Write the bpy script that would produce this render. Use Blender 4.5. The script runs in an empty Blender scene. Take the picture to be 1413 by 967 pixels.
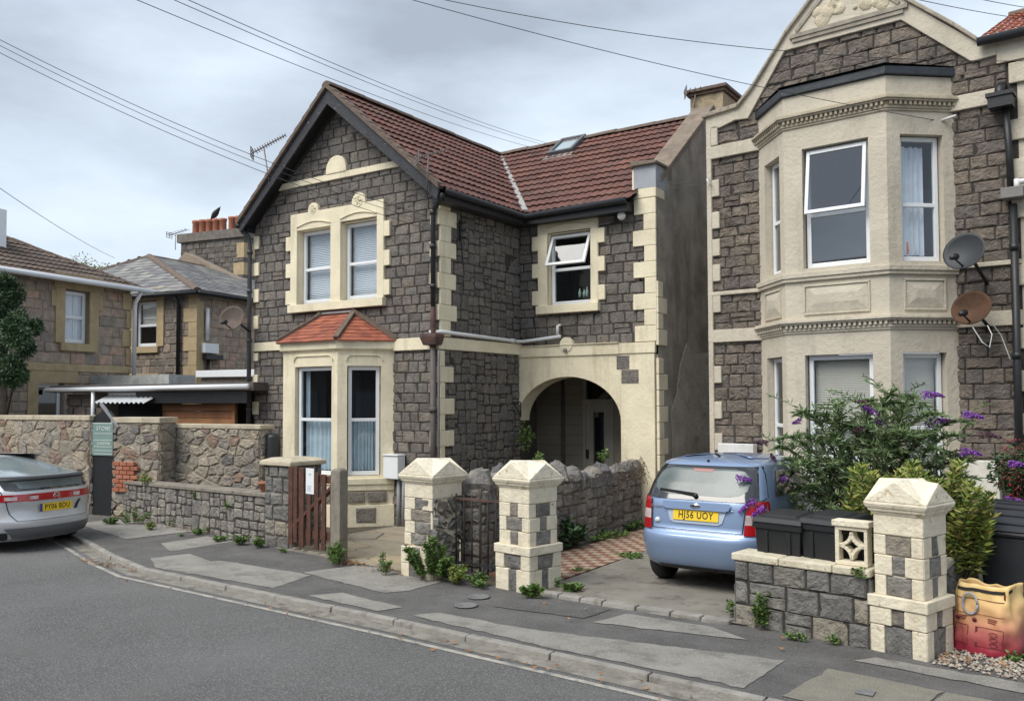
import bpy, math, random
from mathutils import Vector, Matrix, noise
# ------------------------------------------------------------------ camera, sky, sun, exposure
scene = bpy.context.scene
COL = scene.collection
def camera_axes():
    yaw, pitch, roll = -0.5958, 0.03783, -0.00347
    f = Vector((math.sin(yaw)*math.cos(pitch), math.cos(yaw)*math.cos(pitch), math.sin(pitch)))
    r = Vector((math.cos(yaw), -math.sin(yaw), 0)); u = r.cross(f)
    c, s = math.cos(roll), math.sin(roll)
    return c*r+s*u, -s*r+c*u, f
CR, CU, CF = camera_axes()
CAM = Vector((0, 0, 2.1))
cam_data = bpy.data.cameras.new('camera'); cam = bpy.data.objects.new('camera', cam_data); COL.objects.link(cam)
cam.matrix_world = Matrix(((CR.x, CU.x, -CF.x, CAM.x), (CR.y, CU.y, -CF.y, CAM.y), (CR.z, CU.z, -CF.z, CAM.z), (0, 0, 0, 1)))
cam_data.sensor_width = 36; cam_data.lens = 36*1200/1413; cam_data.shift_y = 22.1/1413
cam_data.clip_end = 3000; cam_data.clip_start = 0.05
scene.camera = cam
scene.render.engine = 'CYCLES'
scene.render.resolution_x, scene.render.resolution_y = 1024, 700
scene.view_settings.view_transform = 'Standard'; scene.view_settings.look = 'None'
scene.view_settings.exposure = EXPOSURE = 1.2
scene.view_settings.gamma = 1
SUN_EL, SUN_AZ = math.radians(52), math.radians(200)   # azimuth measured clockwise from +Y (north)
w = bpy.data.worlds.new('World'); scene.world = w; w.use_nodes = True
nt = w.node_tree; N = nt.nodes; Lk = nt.links; N.clear()
wo = N.new('ShaderNodeOutputWorld'); bg = N.new('ShaderNodeBackground'); bg.inputs['Strength'].default_value = 0.1
sky = N.new('ShaderNodeTexSky'); sky.sky_type = 'NISHITA'; sky.sun_disc = False
sky.sun_elevation = SUN_EL; sky.sun_rotation = SUN_AZ
tc = N.new('ShaderNodeTexCoord'); mp = N.new('ShaderNodeMapping'); mp.inputs['Scale'].default_value = (1, 1, 2.6)
mp.inputs['Location'].default_value = (0.35, 0.2, 0.1)
cn = N.new('ShaderNodeTexNoise'); cn.inputs['Scale'].default_value = 1.9; cn.inputs['Detail'].default_value = 9; cn.inputs['Roughness'].default_value = 0.56
cn2 = N.new('ShaderNodeTexNoise'); cn2.inputs['Scale'].default_value = 0.9; cn2.inputs['Detail'].default_value = 3
cr = N.new('ShaderNodeValToRGB'); ce = cr.color_ramp
ce.elements[0].position = 0.40; ce.elements[0].color = (2.0, 2.25, 2.55, 1)
ce.elements[1].position = 0.60; ce.elements[1].color = (4.1, 4.6, 5.1, 1)
e = ce.elements.new(0.5); e.color = (3.05, 3.45, 3.9, 1)
av = N.new('ShaderNodeMath'); av.operation = 'MULTIPLY_ADD'; av.inputs[1].default_value = 0.5
hv = N.new('ShaderNodeMath'); hv.operation = 'MULTIPLY'; hv.inputs[1].default_value = 0.5
mx = N.new('ShaderNodeMixRGB'); mx.inputs[0].default_value = 0.9
Lk.new(tc.outputs['Generated'], mp.inputs['Vector']); Lk.new(mp.outputs['Vector'], cn.inputs['Vector']); Lk.new(mp.outputs['Vector'], cn2.inputs['Vector'])
Lk.new(cn2.outputs['Fac'], hv.inputs[0]); Lk.new(cn.outputs['Fac'], av.inputs[0]); Lk.new(hv.outputs[0], av.inputs[2]); Lk.new(av.outputs[0], cr.inputs['Fac'])
Lk.new(sky.outputs['Color'], mx.inputs[1]); Lk.new(cr.outputs['Color'], mx.inputs[2])
Lk.new(mx.outputs['Color'], bg.inputs['Color']); Lk.new(bg.outputs['Background'], wo.inputs['Surface'])
sd = bpy.data.lights.new('sun', 'SUN'); sd.energy = 1.5; sd.angle = math.radians(40); sd.color = (1, 0.955, 0.88)
so = bpy.data.objects.new('sun', sd); COL.objects.link(so)
sv = Vector((math.sin(SUN_AZ)*math.cos(SUN_EL), math.cos(SUN_AZ)*math.cos(SUN_EL), math.sin(SUN_EL)))
so.rotation_euler = sv.to_track_quat('Z', 'Y').to_euler()

def ray(px, py): return CF + CR*((px-706.5)/1200) - CU*((py-505.6)/1200)
def atY(px, py, Y): d = ray(px, py); return CAM + d*(Y/d.y)
def atZ(px, py, Z): d = ray(px, py); return CAM + d*((Z-CAM.z)/d.z)
def atD(px, py, D): return CAM + ray(px, py)*D

# ------------------------------------------------------------------ materials
MATS = {}
def mat(name, col=(.5, .5, .5), rough=.8, var=.15, ns=3., bump=0., bs=60., island=None, metal=0., streak=0., streakcol=(.1, .09, .08), speck=None, spec=.5, coat=0., trans=0., aniso=(1, 1, 1), moss=None, dirt_s=1.3):
    if name in MATS: return MATS[name]
    m = bpy.data.materials.new(name); m.use_nodes = True; MATS[name] = m
    n = m.node_tree.nodes; l = m.node_tree.links; b = n['Principled BSDF']
    tc = n.new('ShaderNodeTexCoord')
    def noise_(scale, det=4, rg=.6, sc=None):
        t = n.new('ShaderNodeTexNoise'); t.inputs['Scale'].default_value = scale; t.inputs['Detail'].default_value = det; t.inputs['Roughness'].default_value = rg
        if sc:
            mm = n.new('ShaderNodeMapping'); mm.inputs['Scale'].default_value = sc; l.new(tc.outputs['Object'], mm.inputs['Vector']); l.new(mm.outputs['Vector'], t.inputs['Vector'])
        else: l.new(tc.outputs['Object'], t.inputs['Vector'])
        return t.outputs['Fac']
    def ramp(fac, stops):
        r = n.new('ShaderNodeValToRGB'); e = r.color_ramp.elements
        while len(e) < len(stops): e.new(.5)
        for i, (p, c) in enumerate(stops): e[i].position = p; e[i].color = (c[0], c[1], c[2], 1) if hasattr(c, '__len__') else (c, c, c, 1)
        l.new(fac, r.inputs['Fac']); return r.outputs['Color']
    def mix(mode, fac, a, c):
        x = n.new('ShaderNodeMixRGB'); x.blend_type = mode
        for k, v in ((0, fac), (1, a), (2, c)):
            if isinstance(v, (int, float)): x.inputs[k].default_value = v if k == 0 else (v, v, v, 1)
            elif isinstance(v, (tuple, list)): x.inputs[k].default_value = (v[0], v[1], v[2], 1)
            else: l.new(v, x.inputs[k])
        return x.outputs[0]
    if island:
        g = n.new('ShaderNodeNewGeometry')
        k = len(island); c = ramp(g.outputs['Random Per Island'], [((i+.5)/k, q) for i, q in enumerate(island)])
    else: c = tuple(col)
    if var: c = mix('MULTIPLY', 1.0, c, ramp(noise_(ns, 5), [(.3, 1-var), (.7, 1+var)]))
    if speck: c = mix('MIX', ramp(noise_(speck[0], 2, .8), [(speck[1], 0.), (speck[1]+.12, 1.)]), c, speck[2])
    if streak:
        a = ramp(noise_(dirt_s*2, 6, .7, (1, 1, .22)), [(.52, 0.), (.72, streak)])
        c = mix('MIX', a, c, streakcol)
    if moss: c = mix('MIX', ramp(noise_(moss[1], 5, .7), [(moss[2], 0.), (moss[2]+.1, moss[3])]), c, moss[0])
    if isinstance(c, tuple): b.inputs['Base Color'].default_value = (*c, 1)
    else: l.new(c, b.inputs['Base Color'])
    b.inputs['Roughness'].default_value = rough; b.inputs['Metallic'].default_value = metal
    b.inputs['Specular IOR Level'].default_value = spec
    if coat: b.inputs['Coat Weight'].default_value = coat; b.inputs['Coat Roughness'].default_value = .05
    if bump:
        bp = n.new('ShaderNodeBump'); bp.inputs['Strength'].default_value = min(1, bump); bp.inputs['Distance'].default_value = .02 if bump < .9 else .045
        l.new(noise_(bs, 6, .65), bp.inputs['Height']); l.new(bp.outputs['Normal'], b.inputs['Normal'])
    return m
def glass(name='window_glass', tint=(.75, .8, .83), extra=.10):
    if name in MATS: return MATS[name]
    m = bpy.data.materials.new(name); m.use_nodes = True; MATS[name] = m
    n = m.node_tree.nodes; l = m.node_tree.links; n.clear()
    o = n.new('ShaderNodeOutputMaterial'); t = n.new('ShaderNodeBsdfTransparent'); t.inputs[0].default_value = (*tint, 1)
    g = n.new('ShaderNodeBsdfGlossy'); g.inputs['Roughness'].default_value = .02; g.inputs[0].default_value = (.95, .97, 1, 1)
    fr = n.new('ShaderNodeLayerWeight'); fr.inputs[0].default_value = .5; p5 = n.new('ShaderNodeMath'); p5.operation = 'POWER'; p5.inputs[1].default_value = 4
    a = n.new('ShaderNodeMath'); a.operation = 'ADD'; a.inputs[1].default_value = extra+.05; a.use_clamp = True; l.new(fr.outputs['Facing'], p5.inputs[0])
    x = n.new('ShaderNodeMixShader'); l.new(p5.outputs[0], a.inputs[0]); l.new(a.outputs[0], x.inputs[0]); l.new(t.outputs[0], x.inputs[1]); l.new(g.outputs[0], x.inputs[2]); l.new(x.outputs[0], o.inputs[0])
    return m
CREAM = mat('cream_masonry_paint', (.80, .72, .53), .75, .10, 2.2, .5, 18, streak=.6, streakcol=(.42, .35, .24), moss=((.36, .31, .23), 5.5, .66, .5), speck=(9, .70, (.62, .52, .35)))
CREAM_R = mat('beige_masonry_paint', (.57, .515, .415), .8, .09, 2.0, .7, 15, streak=.55, streakcol=(.30, .26, .20), speck=(14, .68, (.44, .38, .30)))
PILLAR = mat('peeling_cream_paint', (.76, .69, .54), .8, .12, 5, .8, 20, streak=.45, streakcol=(.38, .30, .19), speck=(9, .64, (.42, .35, .26)))
CAPM = mat('weathered_cap_paint', (.78, .71, .56), .85, .15, 7, .8, 24, speck=(10, .60, (.50, .41, .27)), moss=((.20, .16, .12), 16, .64, .6))
STONE_L = mat('dark_grey_squared_stone', rough=.9, var=.28, ns=9, bump=.9, bs=34, island=[(.155, .138, .126), (.215, .19, .168), (.18, .168, .158), (.25, .22, .188), (.165, .15, .142), (.22, .192, .162)], speck=(30, .62, (.27, .245, .21)), moss=((.06, .055, .05), 17, .56, .75))
STONE_R = mat('dark_brown_rock_faced_stone', rough=.9, var=.32, ns=7, bump=1., bs=26, island=[(.165, .14, .12), (.22, .182, .148), (.19, .158, .136), (.25, .205, .162), (.175, .152, .138)], speck=(24, .62, (.25, .215, .175)), streak=.55, streakcol=(.055, .05, .048), moss=((.06, .052, .046), 15, .57, .7))
MORTAR = mat('dark_mortar', (.05, .045, .04), .95, .3, 12, .6, 60)
MORTAR_B = mat('buff_mortar', (.30, .26, .20), .95, .25, 12, .6, 60)
BROWNST = mat('pinkish_brown_stone', rough=.9, var=.25, ns=6, bump=.8, bs=25, island=[(.36, .275, .22), (.43, .335, .26), (.31, .255, .215), (.40, .30, .23), (.27, .235, .205), (.46, .32, .24)])
RUBBLE = mat('grey_buff_rubble_stone', rough=.9, var=.3, ns=7, bump=1., bs=22, island=[(.38, .33, .26), (.30, .275, .24), (.46, .39, .28), (.22, .205, .19), (.36, .30, .24), (.42, .37, .30), (.18, .165, .16), (.30, .21, .16)], moss=((.12, .11, .10), 12, .58, .6))
RUBBLE_D = mat('dark_limestone_rubble', rough=.9, var=.35, ns=8, bump=1., bs=22, island=[(.22, .205, .185), (.29, .27, .245), (.17, .16, .152), (.33, .305, .265), (.25, .225, .20)], moss=((.10, .085, .05), 3, .60, .6))
MORTAR_G = mat('grey_mortar', (.22, .20, .17), .95, .3, 10, .6, 50)
SANDST = mat('buff_dressed_stone', (.44, .34, .20), .85, .15, 4, .4, 30, streak=.3, streakcol=(.20, .16, .11))
RENDER = mat('dark_weathered_render', (.36, .32, .27), .9, .4, 1.6, .8, 30, streak=.6, streakcol=(.045, .042, .04), speck=(3.2, .60, (.42, .38, .32)))
PATCHR = mat('pale_cement_patch', (.52, .49, .44), .95, .22, 3, 1., 14, moss=((.17, .11, .08), 3.2, .58, .9))
TILE = mat('red_brown_roof_tile', rough=.75, var=.22, ns=5, bump=.4, bs=50, island=[(.125, .055, .044), (.155, .066, .05), (.105, .048, .04), (.185, .080, .058), (.135, .06, .047)], moss=((.14, .095, .075), 1.6, .56, .5))
TILE_B = mat('dark_brown_roof_tile', rough=.8, var=.2, ns=5, bump=.4, bs=50, island=[(.115, .085, .068), (.14, .10, .08), (.095, .075, .063)])
TILE_O = mat('orange_red_bay_tile', rough=.75, var=.22, ns=5, bump=.4, bs=40, island=[(.33, .10, .058), (.27, .08, .048), (.38, .125, .068), (.22, .068, .045)], moss=((.12, .08, .06), 6, .62, .7))
SLATE = mat('grey_roof_slate', rough=.6, var=.2, ns=3, bump=.3, bs=40, island=[(.15, .145, .15), (.19, .185, .185), (.24, .235, .225), (.13, .125, .135), (.30, .29, .265)])
RIDGE = mat('weathered_ridge_tile', (.15, .11, .088), .9, .25, 8, .6, 40, speck=(14, .62, (.26, .22, .15)))
LEAD = mat('grey_lead', (.36, .36, .35), .6, .2, 9, .4, 40)
BLACKP = mat('black_gloss_paint', (.018, .019, .022), .45, .2, 9, .2, 50)
BARGE = mat('flaking_black_paint', (.028, .03, .036), .55, .3, 6, .5, 35, speck=(13, .66, (.30, .29, .27)))
BLACKL = mat('black_lead_roofing', (.03, .036, .045), .5, .3, 4, .4, 20)
UPVC = mat('white_upvc', (.80, .82, .84), .3, .03, 4)
WHITEP = mat('white_gutter_plastic', (.74, .74, .73), .4, .08, 5, streak=.3, streakcol=(.35, .33, .30))
GREYP = mat('grey_plastic_pipe', (.28, .28, .29), .5, .12, 5)
RUSTP = mat('rusty_iron_pipe', (.09, .055, .05), .7, .35, 5, .4, 50, moss=((.16, .07, .045), 5, .52, .8))
IRON = mat('black_wrought_iron', (.02, .02, .021), .6, .3, 20, .5, 90)
GLASS = glass('window_glass', (.9, .93, .95), .06); GLASS_B = glass('bay_window_glass', (.88, .92, .94), .015); GLASS_D = glass('dark_window_glass', (.55, .6, .64), .05); GLASS_S = glass('sky_mirror_glass', (.35, .4, .45), .16)
DARKIN = mat('dark_interior', (.035, .035, .038), .9, .2, 2)
BLIND = mat('pale_blind_slats', (.80, .85, .90), .6, .04, 3)
BLIND_R = mat('ivory_blind_slats', (.82, .79, .70), .6, .05, 3)
NET = mat('blue_grey_curtain', (.60, .70, .76), .9, .1, 6)
VOILE = mat('white_voile_curtain', (.8, .84, .9), .9, .08, 6)
TIMBER = mat('stained_timber_board', (.30, .135, .058), .7, .3, 2.5, .3, 30, aniso=(1, 1, 8))
GATEW = mat('brown_gate_timber', (.095, .04, .026), .75, .35, 9, .5, 50, speck=(20, .66, (.2, .12, .08)))
CONC = mat('grey_post_concrete', (.25, .225, .185), .9, .25, 8, .7, 60, streak=.5, streakcol=(.15, .16, .12))
COPE = mat('pale_coping_concrete', (.50, .44, .33), .9, .2, 5, .5, 40, streak=.4, streakcol=(.25, .23, .18))
BRICK = mat('orange_red_brick', rough=.9, var=.2, ns=9, bump=.6, bs=60, island=[(.42, .15, .085), (.36, .13, .08), (.48, .20, .12)])
TERRA = mat('terracotta_pot', (.42, .17, .105), .85, .2, 8, .3, 50)
STEMS = mat('brown_green_stem', (.12, .11, .05), .8, .2, 8)
BARK = mat('tree_bark', (.09, .075, .06), .9, .3, 8, .9, 30)
def leafmat(name, cols, rough=.5):
    if name in MATS: return MATS[name]
    m = mat(name, rough=rough, var=.18, ns=2.5, island=cols)
    b = m.node_tree.nodes['Principled BSDF']
    b.inputs['Subsurface Weight'].default_value = 0
    return m
LEAF_D = leafmat('dark_evergreen_leaf', [(.028, .065, .026), (.045, .095, .034), (.07, .135, .045), (.035, .08, .032)])
LEAF_B = leafmat('grey_green_willow_leaf', [(.14, .22, .08), (.18, .27, .11), (.25, .33, .18), (.11, .17, .07)])
LEAF_Y = leafmat('yellow_green_leaf', [(.14, .20, .035), (.20, .27, .045), (.09, .15, .035), (.28, .33, .07), (.34, .30, .09)])
LEAF_W = leafmat('fresh_weed_leaf', [(.09, .17, .035), (.13, .22, .05), (.06, .12, .03), (.17, .24, .06)])
PURPLE = leafmat('purple_floret', [(.25, .07, .42), (.34, .10, .52), (.20, .05, .33), (.42, .18, .58)], .8)
DEADF = leafmat('faded_floret', [(.14, .07, .10), (.10, .07, .05), (.20, .10, .16)], .8)
REDF = leafmat('crimson_floret', [(.35, .02, .04), (.25, .015, .04)], .7)

# ------------------------------------------------------------------ mesh builder
class MB:
    def __init__(s): s.v = []; s.f = []; s.m = []; s.sm = []
    def add(s, vs, fs, slot=0, smooth=False):
        o = len(s.v); s.v.extend([tuple(p) for p in vs])
        for q in fs: s.f.append([o+i for i in q]); s.m.append(slot); s.sm.append(smooth)
    def hexa(s, p, slot=0): s.add(p, [(0, 3, 2, 1), (4, 5, 6, 7), (0, 1, 5, 4), (1, 2, 6, 5), (2, 3, 7, 6), (3, 0, 4, 7)], slot)
    def box(s, a, b, slot=0):
        x0, y0, z0 = a; x1, y1, z1 = b
        s.hexa([(x0, y0, z0), (x1, y0, z0), (x1, y1, z0), (x0, y1, z0), (x0, y0, z1), (x1, y0, z1), (x1, y1, z1), (x0, y1, z1)], slot)
    def bar(s, p, q, w, h=None, slot=0, up=(0, 0, 1)):
        p, q = Vector(p), Vector(q); h = h or w; d = (q-p).normalized(); up = Vector(up)
        if abs(d.dot(up)) > .99: up = Vector((0, 1, 0))
        a = d.cross(up).normalized()*w/2; b = a.cross(d).normalized()*h/2
        s.hexa([p-a-b, p+a-b, p+a+b, p-a+b, q-a-b, q+a-b, q+a+b, q-a+b], slot)
    def tube(s, pts, r, n=8, slot=0, cap=True):
        pts = [Vector(p) for p in pts]; rs = r if hasattr(r, '__len__') else [r]*len(pts); vs = []
        pa = None
        for i, p in enumerate(pts):
            d = (pts[min(i+1, len(pts)-1)]-pts[max(i-1, 0)]).normalized()
            if pa is None:
                ref = Vector((0, 0, 1)) if abs(d.z) < .9 else Vector((1, 0, 0)); pa = d.cross(ref).normalized()
            else: pa = (pa-d*pa.dot(d)).normalized()
            pb = d.cross(pa)
            for k in range(n): t = 2*math.pi*k/n; vs.append(p+(pa*math.cos(t)+pb*math.sin(t))*rs[i])
        fs = [(i*n+k, i*n+(k+1) % n, (i+1)*n+(k+1) % n, (i+1)*n+k) for i in range(len(pts)-1) for k in range(n)]
        if cap: fs += [tuple(range(n))[::-1], tuple((len(pts)-1)*n+k for k in range(n))]
        s.add(vs, fs, slot, n > 5)
    def lathe(s, o, prof, n=20, slot=0, ax=(0, 0, 1), smooth=True):
        o = Vector(o); ax = Vector(ax).normalized(); ref = Vector((1, 0, 0)) if abs(ax.x) < .9 else Vector((0, 1, 0)); a = ax.cross(ref).normalized(); b = ax.cross(a)
        vs = [o+ax*z+(a*math.cos(2*math.pi*k/n)+b*math.sin(2*math.pi*k/n))*r for r, z in prof for k in range(n)]
        fs = [(i*n+k, i*n+(k+1) % n, (i+1)*n+(k+1) % n, (i+1)*n+k) for i in range(len(prof)-1) for k in range(n)]
        fs += [tuple(range(n))[::-1], tuple((len(prof)-1)*n+k for k in range(n))]
        s.add(vs, fs, slot, smooth)
    def prism(s, fr, poly, d0, d1, slot=0):      # poly in (u, z), extruded along the frame's normal
        n = len(poly); vs = [fr.P(u, d0, z) for u, z in poly]+[fr.P(u, d1, z) for u, z in poly]
        s.add(vs, [tuple(range(n)), tuple(range(2*n-1, n-1, -1))]+[(i, i+n, (i+1) % n+n, (i+1) % n) for i in range(n)], slot)
    def plan(s, pts, z0, z1, slot=0):            # polygon in plan extruded upwards
        n = len(pts); vs = [(p[0], p[1], z0) for p in pts]+[(p[0], p[1], z1) for p in pts]
        s.add(vs, [tuple(range(n))[::-1], tuple(range(n, 2*n))]+[(i, (i+1) % n, (i+1) % n+n, i+n) for i in range(n)], slot)
    def build(s, name, mats, parent=None, bevel=0, root_at=None):
        if not isinstance(mats, (list, tuple)): mats = [mats]
        off = Vector(parent['_o']) if parent is not None and '_o' in parent else Vector(root_at or (0, 0, 0))
        me = bpy.data.meshes.new(name); me.from_pydata([(x-off.x, y-off.y, z-off.z) for x, y, z in s.v], [], s.f)
        for x in mats: me.materials.append(x)
        me.polygons.foreach_set('material_index', s.m); me.polygons.foreach_set('use_smooth', s.sm)
        me.update(); o = bpy.data.objects.new(name, me); COL.objects.link(o)
        if parent is not None: o.parent = parent
        else: o.location = off
        o['_o'] = tuple(off); ALL.append(o)
        if bevel: b = o.modifiers.new('bevel', 'BEVEL'); b.width = bevel; b.segments = 2; b.limit_method = 'ANGLE'
        return o
ALL = []
def split_build(mb, name, mats, parent, bevel=0, label=None):   # every separate piece becomes a part of its own
    par = list(range(len(mb.v)))
    def find(i):
        while par[i] != i: par[i] = par[par[i]]; i = par[i]
        return i
    for q in mb.f:
        for k in q[1:]: par[find(k)] = find(q[0])
    groups = {}
    for fi, q in enumerate(mb.f): groups.setdefault(find(q[0]), []).append(fi)
    for fl in groups.values():
        s = MB(); mp_ = {}
        for fi in fl:
            q = []
            for i in mb.f[fi]:
                if i not in mp_: mp_[i] = len(s.v); s.v.append(mb.v[i])
                q.append(mp_[i])
            s.f.append(q); s.m.append(mb.m[fi]); s.sm.append(mb.sm[fi])
        s.build(name, mats, parent, bevel)
class Fr:                                         # wall frame: along u, outward normal n, up z
    def __init__(s, o, u, n): s.o = Vector(o); s.u = Vector(u).normalized(); s.n = Vector(n).normalized()
    def P(s, u, d, z): return s.o+s.u*u+s.n*d+Vector((0, 0, z))
    def box(s, mb, u0, u1, d0, d1, z0, z1, slot=0):
        mb.hexa([s.P(u0, d0, z0), s.P(u1, d0, z0), s.P(u1, d1, z0), s.P(u0, d1, z0), s.P(u0, d0, z1), s.P(u1, d0, z1), s.P(u1, d1, z1), s.P(u0, d1, z1)], slot)
def thing(name, label, cat, loc=(0, 0, 0), group=None):
    o = bpy.data.objects.new(name, None); COL.objects.link(o); o.location = loc; o['_o'] = tuple(loc); o.empty_display_size = .1
    o['label'] = label; o['category'] = cat; ALL.append(o)
    if group: o['group'] = group
    return o
def tag(o, label, cat, group=None):
    o['label'] = label; o['category'] = cat
    if group: o['group'] = group
    return o
def struct(o, kind='structure'): o['kind'] = kind; return o

# ------------------------------------------------------------------ masonry
def clip(poly, a, b):                             # keep the side to the left of a->b
    out = []; n = len(poly); ex, ey = b[0]-a[0], b[1]-a[1]
    for i in range(n):
        p, q = poly[i], poly[(i+1) % n]
        sp = ex*(p[1]-a[1])-ey*(p[0]-a[0]); sq = ex*(q[1]-a[1])-ey*(q[0]-a[0])
        if sp >= 0: out.append(p)
        if (sp > 0 > sq) or (sp < 0 < sq):
            t = sp/(sp-sq); out.append((p[0]+(q[0]-p[0])*t, p[1]+(q[1]-p[1])*t))
    return out
def clip_poly(poly, region):
    for i in range(len(region)):
        if len(poly) < 3: return []
        poly = clip(poly, region[i], region[(i+1) % len(region)])
    return poly if len(poly) >= 3 else []
def stone(mb, fr, poly, gap, h, rnd, slot, seg=.11, rough=.35):
    n = len(poly); cx = sum(p[0] for p in poly)/n; cz = sum(p[1] for p in poly)/n
    pts = []
    for i in range(n):
        a, b = poly[i], poly[(i+1) % n]; L = math.hypot(b[0]-a[0], b[1]-a[1]); k = max(1, int(L/seg+.5))
        for j in range(k): t = j/k; pts.append((a[0]+(b[0]-a[0])*t, a[1]+(b[1]-a[1])*t))
    inr = 1e9
    for i in range(n):
        a, b = poly[i], poly[(i+1) % n]; L = math.hypot(b[0]-a[0], b[1]-a[1])
        if L > 1e-4: inr = min(inr, abs((b[0]-a[0])*(cz-a[1])-(b[1]-a[1])*(cx-a[0]))/L)
    if inr < gap*1.6 or inr > 1e8: return
    rings = []; hh = h*rnd.uniform(.6, 1.2); tx, tz = rnd.uniform(-.08, .08), rnd.uniform(-.08, .08)
    for sc, dh, jt in ((1-gap/inr, -.004, .35), (1-(gap+min(.007, inr*.14))/inr, hh*.62, .4), (.66, hh, .5)):
        ring = []
        for (u, z) in pts:
            j = gap*jt
            uu, zz = cx+(u-cx)*sc+rnd.uniform(-j, j), cz+(z-cz)*sc+rnd.uniform(-j, j)
            d = dh+(0 if dh < 0 else rnd.uniform(-rough, rough)*h*.5+(uu-cx)*tx+(zz-cz)*tz)
            ring.append(fr.P(uu, d, zz))
        rings.append(ring)
    k = len(pts); vs = rings[0]+rings[1]+rings[2]+[fr.P(cx, hh*rnd.uniform(.85, 1.08), cz)]
    fs = [(r*k+i, r*k+(i+1) % k, (r+1)*k+(i+1) % k, (r+1)*k+i) for r in range(2) for i in range(k)]+[(2*k+i, 2*k+(i+1) % k, 3*k) for i in range(k)]
    mb.add(vs, fs, slot)
def ashlar(mb, fr, region, ch, wmin, wmax, h, seed, slot=0, holes=(), gap=.007, seg=.11, rough=.35):
    rnd = random.Random(seed); us = [p[0] for p in region]; zs = [p[1] for p in region]
    u0, u1, z, ztop = min(us), max(us), min(zs), max(zs)
    while z < ztop-.02:
        hh = min(ch*rnd.choice((.85, 1, 1, 1.15)), ztop-z); u = u0-rnd.uniform(0, wmin)
        while u < u1:
            wd = rnd.uniform(wmin, wmax); spans = [(max(u, u0), min(u+wd, u1))]
            if rnd.random() < .04 and hh > .12: rows = ((z, z+hh*.5), (z+hh*.5, z+hh))
            else: rows = ((z, z+hh),)
            for (a0, a1, b0, b1) in holes:
                if z < b1 and z+hh > b0:
                    ns = []
                    for (p, q) in spans:
                        if q <= a0 or p >= a1: ns.append((p, q))
                        else:
                            if p < a0: ns.append((p, a0))
                            if q > a1: ns.append((a1, q))
                    spans = ns
            for (p, q) in spans:
                if q-p < .03: continue
                for (r0, r1) in rows:
                    j = .008; quad = [(p, r0+rnd.uniform(-j, j)), (q, r0+rnd.uniform(-j, j)), (q, r1), (p, r1)]
                    c = clip_poly(quad, region)
                    if c: stone(mb, fr, c, gap, h, rnd, slot, seg, rough)
            u += wd
        z += hh
def rubble(mb, fr, region, cw, chh, h, seed, slot=0, gap=.012, seg=.12, rough=.6, pick=None):
    rnd = random.Random(seed); us = [p[0] for p in region]; zs = [p[1] for p in region]
    nu = int((max(us)-min(us))/cw)+3; nz = int((max(zs)-min(zs))/chh)+3; S = {}
    for i in range(-1, nu):
        for j in range(-1, nz):
            if rnd.random() < .2: continue
            S[i, j] = (min(us)+(i+rnd.uniform(.1, .9)+.5*(j % 2))*cw, min(zs)+(j+rnd.uniform(.18, .82))*chh)
    ax = cw/chh
    for (i, j), s in S.items():
        c = [(s[0]-cw*1.5, s[1]-chh*1.5), (s[0]+cw*1.5, s[1]-chh*1.5), (s[0]+cw*1.5, s[1]+chh*1.5), (s[0]-cw*1.5, s[1]+chh*1.5)]
        for di in (-3, -2, -1, 0, 1, 2, 3):
            for dj in (-3, -2, -1, 0, 1, 2, 3):
                t = S.get((i+di, j+dj))
                if t is None or (di == 0 and dj == 0): continue
                mx_, mz = (s[0]+t[0])/2, (s[1]+t[1])/2; dx, dz = (t[0]-s[0]), (t[1]-s[1])*ax*ax
                c = clip(c, (mx_, mz), (mx_-dz, mz+dx))
                if len(c) < 3: break
            if len(c) < 3: break
        if len(c) >= 3: c = clip_poly(c, region)
        if c and len(c) >= 3: stone(mb, fr, c, gap, h, rnd, slot if pick is None else pick(s, rnd), seg, rough)
def squared_rubble(mb, fr, region, size, h, seed, slot=0, gap=.004, seg=.07, rough=.8):
    rnd = random.Random(seed); us = [p[0] for p in region]; zs = [p[1] for p in region]
    def rec(a, b, c, d):
        w_, h_ = b-a, d-c; lim = size*rnd.choice((.6, .85, 1, 1, 1.35, 1.6))
        if w_ > lim*1.5 or h_ > lim*1.05:
            t = rnd.uniform(.36, .64)
            if w_/1.35 > h_: rec(a, a+w_*t, c, d); rec(a+w_*t, b, c, d)
            else: rec(a, b, c, c+h_*t); rec(a, b, c+h_*t, d)
            return
        j = .011; q = [(a+rnd.uniform(-j, j), c+rnd.uniform(-j, j)), (b+rnd.uniform(-j, j), c+rnd.uniform(-j, j)), (b+rnd.uniform(-j, j), d+rnd.uniform(-j, j)), (a+rnd.uniform(-j, j), d+rnd.uniform(-j, j))]
        k = min(w_, h_)*.22                      # knock the corners off so the blocks read as hand-cut
        P_ = [];
        for i in range(4):
            p, n_, m_ = q[i], q[(i+1) % 4], q[i-1]
            if rnd.random() < .6:
                for o in (m_, n_):
                    L = math.hypot(o[0]-p[0], o[1]-p[1]) or 1; kk = k*rnd.uniform(.3, 1); P_.append((p[0]+(o[0]-p[0])*kk/L, p[1]+(o[1]-p[1])*kk/L))
            else: P_.append(p)
        cpoly = clip_poly(P_, region)
        if cpoly: stone(mb, fr, cpoly, gap, h, rnd, slot, seg, rough)
    rec(min(us), max(us), min(zs), max(zs))
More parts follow.
